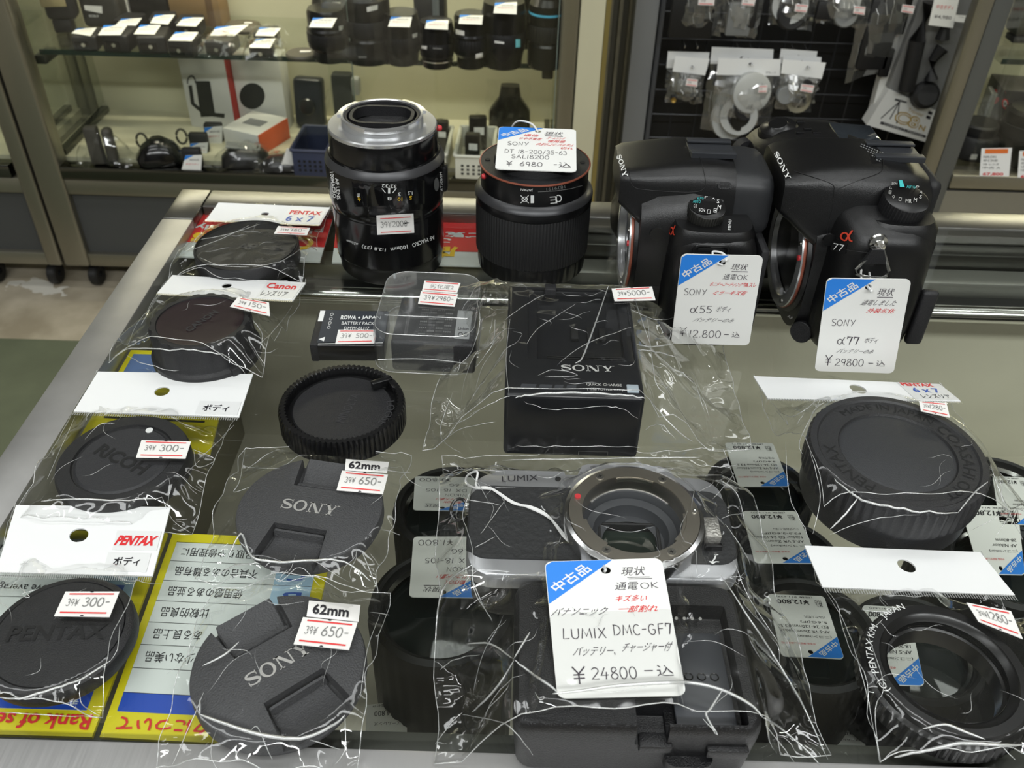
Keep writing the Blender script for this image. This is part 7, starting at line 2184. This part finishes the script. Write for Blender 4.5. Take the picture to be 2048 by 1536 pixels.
wbuild(MB().lathe([(1e-5, -.01), (.024, -.01), (.024, .006), (.018, .012), (1e-5, .012)], BLKM, 32, M=Matrix.Translation(atY(1850, 190, Yb - .008)) @ Matrix.Rotation(R(70), 4, 'X')), 'tripod_head', t)
f = quad_fn(*[atY(*p_, Yb - .03) for p_ in ((1875, -30), (1924, -28), (1906, 56), (1857, 50))])
mini_tag(f, label='white price tag hanging in front of the tripod box at the top right', lines=3)
f = quad_fn(*[atY(*p_, Yb - .032) for p_ in ((1912, 30), (1932, 31), (1928, 45), (1908, 43))])
mini_tag(f, name='price_sticker', label='small pink sticker right of the hanging tag on the tripod box', blue=False, lines=1)

# ---- right-hand cabinet
YR = 1.36
xr = atY(1902, 363, YR).x
t = thing('display_cabinet', 'glass cabinet at the right picture edge with boxed goods and price cards', 'display cabinet', (xr + .4, YR, 0))
RC = Vector(t.location)
def RP(mb, name):
    o = mb.build(name, t); o.location = -RC; return o
zsh = atY(1960, 352, YR).z
RP(MB().box((xr - .041, YR + .012, .55), (.024, .024, 1.10), FRAME, .003).box((xr - .014, YR + .016, .55), (.028, .026, 1.10), mat('grey_strip', (98, 100, 98), .4, .4), .002), 'front_post')
RP(MB().box((xr + .4, YR + .02, zsh - .012), (.80, .04, .024), FRAME, .003), 'front_rail')
RP(MB().box((xr + .4, YR + .02, (zsh - .03) / 2 + .02), (.84, .03, zsh - .07), mat('steel_panel', (150, 149, 140), .4, .7)), 'lower_panel')
RP(MB().box((xr + .435, YR + .125, zsh - .006), (.73, .17, .012), DECK), 'deck')
RP(MB().box((xr + .44, YR + .215, .60), (.74, .01, 1.0), BEIGE), 'back_panel')
RP(MB().box((xr + .41, YR + .012, (1.1 + zsh) / 2), (.77, .004, 1.1 - zsh - .004), CABGLASS), 'front_glass')
RP(MB().box((xr + .062, YR + .12, .62), (.004, .17, .96), CABGLASS), 'side_glass')
RP(MB().box((xr + .4, YR + .11, .03), (.80, .19, .06), FRAME), 'plinth')
def on_deck(x, y): return at(x, y, zsh)
p = on_deck(1968, 340)
o = thing('lens_pouch', 'round black lens pouch behind the price card in the right cabinet', 'lens case', (p.x, p.y + .064, zsh))
MB().lathe([(1e-5, 0), (.036, 0), (.040, .004), (.041, .034), (.038, .040), (1e-5, .041)], BLKM, 48).build('body', o)
MB().lathe([(1e-5, .0405), (.030, .0408), (.031, .054), (.028, .057), (1e-5, .057)], BLKM, 48).build('lid', o)
MB().box((-.012, -.0405, .012), (.010, .002, .008), STICKER).build('sticker', o)
p = on_deck(2046, 338)
o = thing('lens_pouch', 'black lens at the far right edge beside the round pouch', 'lens case', (p.x, p.y + .036, zsh))
MB().lathe([(1e-5, 0), (.038, 0), (.040, .004), (.040, .085), (.034, .09), (1e-5, .09)], BLKS, 48).build('body', o)
MB().lathe([(.0402, .045), (.0412, .046), (.0412, .066), (.0402, .067)], RUB, 72).build('ring', o)
for (q, s_) in ((((1963, 297), (2024, 296), (2018, 353), (1959, 352)), 'white and orange price card in front of the round pouch'), (((2039, 302), (2100, 302), (2096, 358), (2035, 357)), 'white price card cut by the right picture edge')):
    f = quad_fn(*[atY(*p_, on_deck(1992, 352).y - .001) for p_ in q]); mb = MB(); slab(mb, f, PAPER, .0006, 3); l = lift(f, .0004)
    fill(mb, l, (.12, .02, .88, .18), mat('card_orange', (226, 116, 50), .5))
    for k in range(4): put(mb, text(('NIKON', 'AF-S 24-85', 'VR レンズ', '中古 A')[k]), l, (.08, .26 + .13 * k, .5 + .06 * k, .34 + .13 * k), INK)
    put(mb, text('67,800', .03), l, (.10, .86, .80, .99), REDINK)
    tag(mb.build('price_card', fix=False), s_, 'price card')
P0, P1, P2 = on_deck(1948, 300), on_deck(1978, 302), on_deck(2000, 280)
o = thing('carton', 'small grey box behind the round pouch in the right cabinet', 'box', tuple((P0 + P2) / 2), (0, 0, R(-14)))
MB().box((0, .02, .043), (.046, .040, .086), mat('box_grey', (138, 138, 130), .55), .001).build('body', o)
MB().box((0, .02, .0868), (.044, .038, .002), mat('box_lid', (180, 178, 168), .55), .0004).build('lid', o)
p = Vector((.800, 1.462, .4))
o = thing('carton', 'black box with red marks standing at the back of the right cabinet', 'box', (p.x + .075, p.y, zsh), (0, 0, R(-8)))
bb = MB().box((0, .04, .051), (.15, .08, .102), mat('box_black', (30, 28, 27), .5), .0015).build('body', o)
px_on(o, [bb], [(rect(0, 0, 1, 1), ((1987, 193), (1999, 195), (1998, 209), (1986, 207)), REDN), (ribbon(_arc(.5, .5, .42, .42, 0, 360, 16), [.14] * 17), ((2004, 196), (2017, 198), (2016, 219), (2004, 217)), REDN),
                 (text('D', .02), ((2008, 200), (2014, 201), (2013, 214), (2007, 213)), WHITEINK), (rect(0, 0, 1, 1), ((1990, 178), (2010, 182), (2012, 188), (1992, 185)), REDN), (text('24-120', 0), ((2028, 222), (2060, 206), (2066, 226), (2034, 242)), WHITEINK)])
p = atY(2030, 68, YR + .15)
o = thing('flash_unit', 'dark green grey unit on the upper shelf of the right cabinet', 'camera flash', (p.x + .01, p.y, p.z))
MB().box((0, .0, .033), (.046, .04, .062), mat('dark_olive', (52, 54, 46), .5), .008, 3).build('head', o)
MB().box((0, -.005, -.004), (.040, .03, .010), BLKM, .002).build('foot', o)
o = RP(MB().box((xr + .42, YR + .130, p.z - .014), (.76, .15, .008), CABGLASS).box((xr + .42, YR + .054, p.z - .014), (.76, .002, .0078), GLASSEDGE), 'glass_shelf')
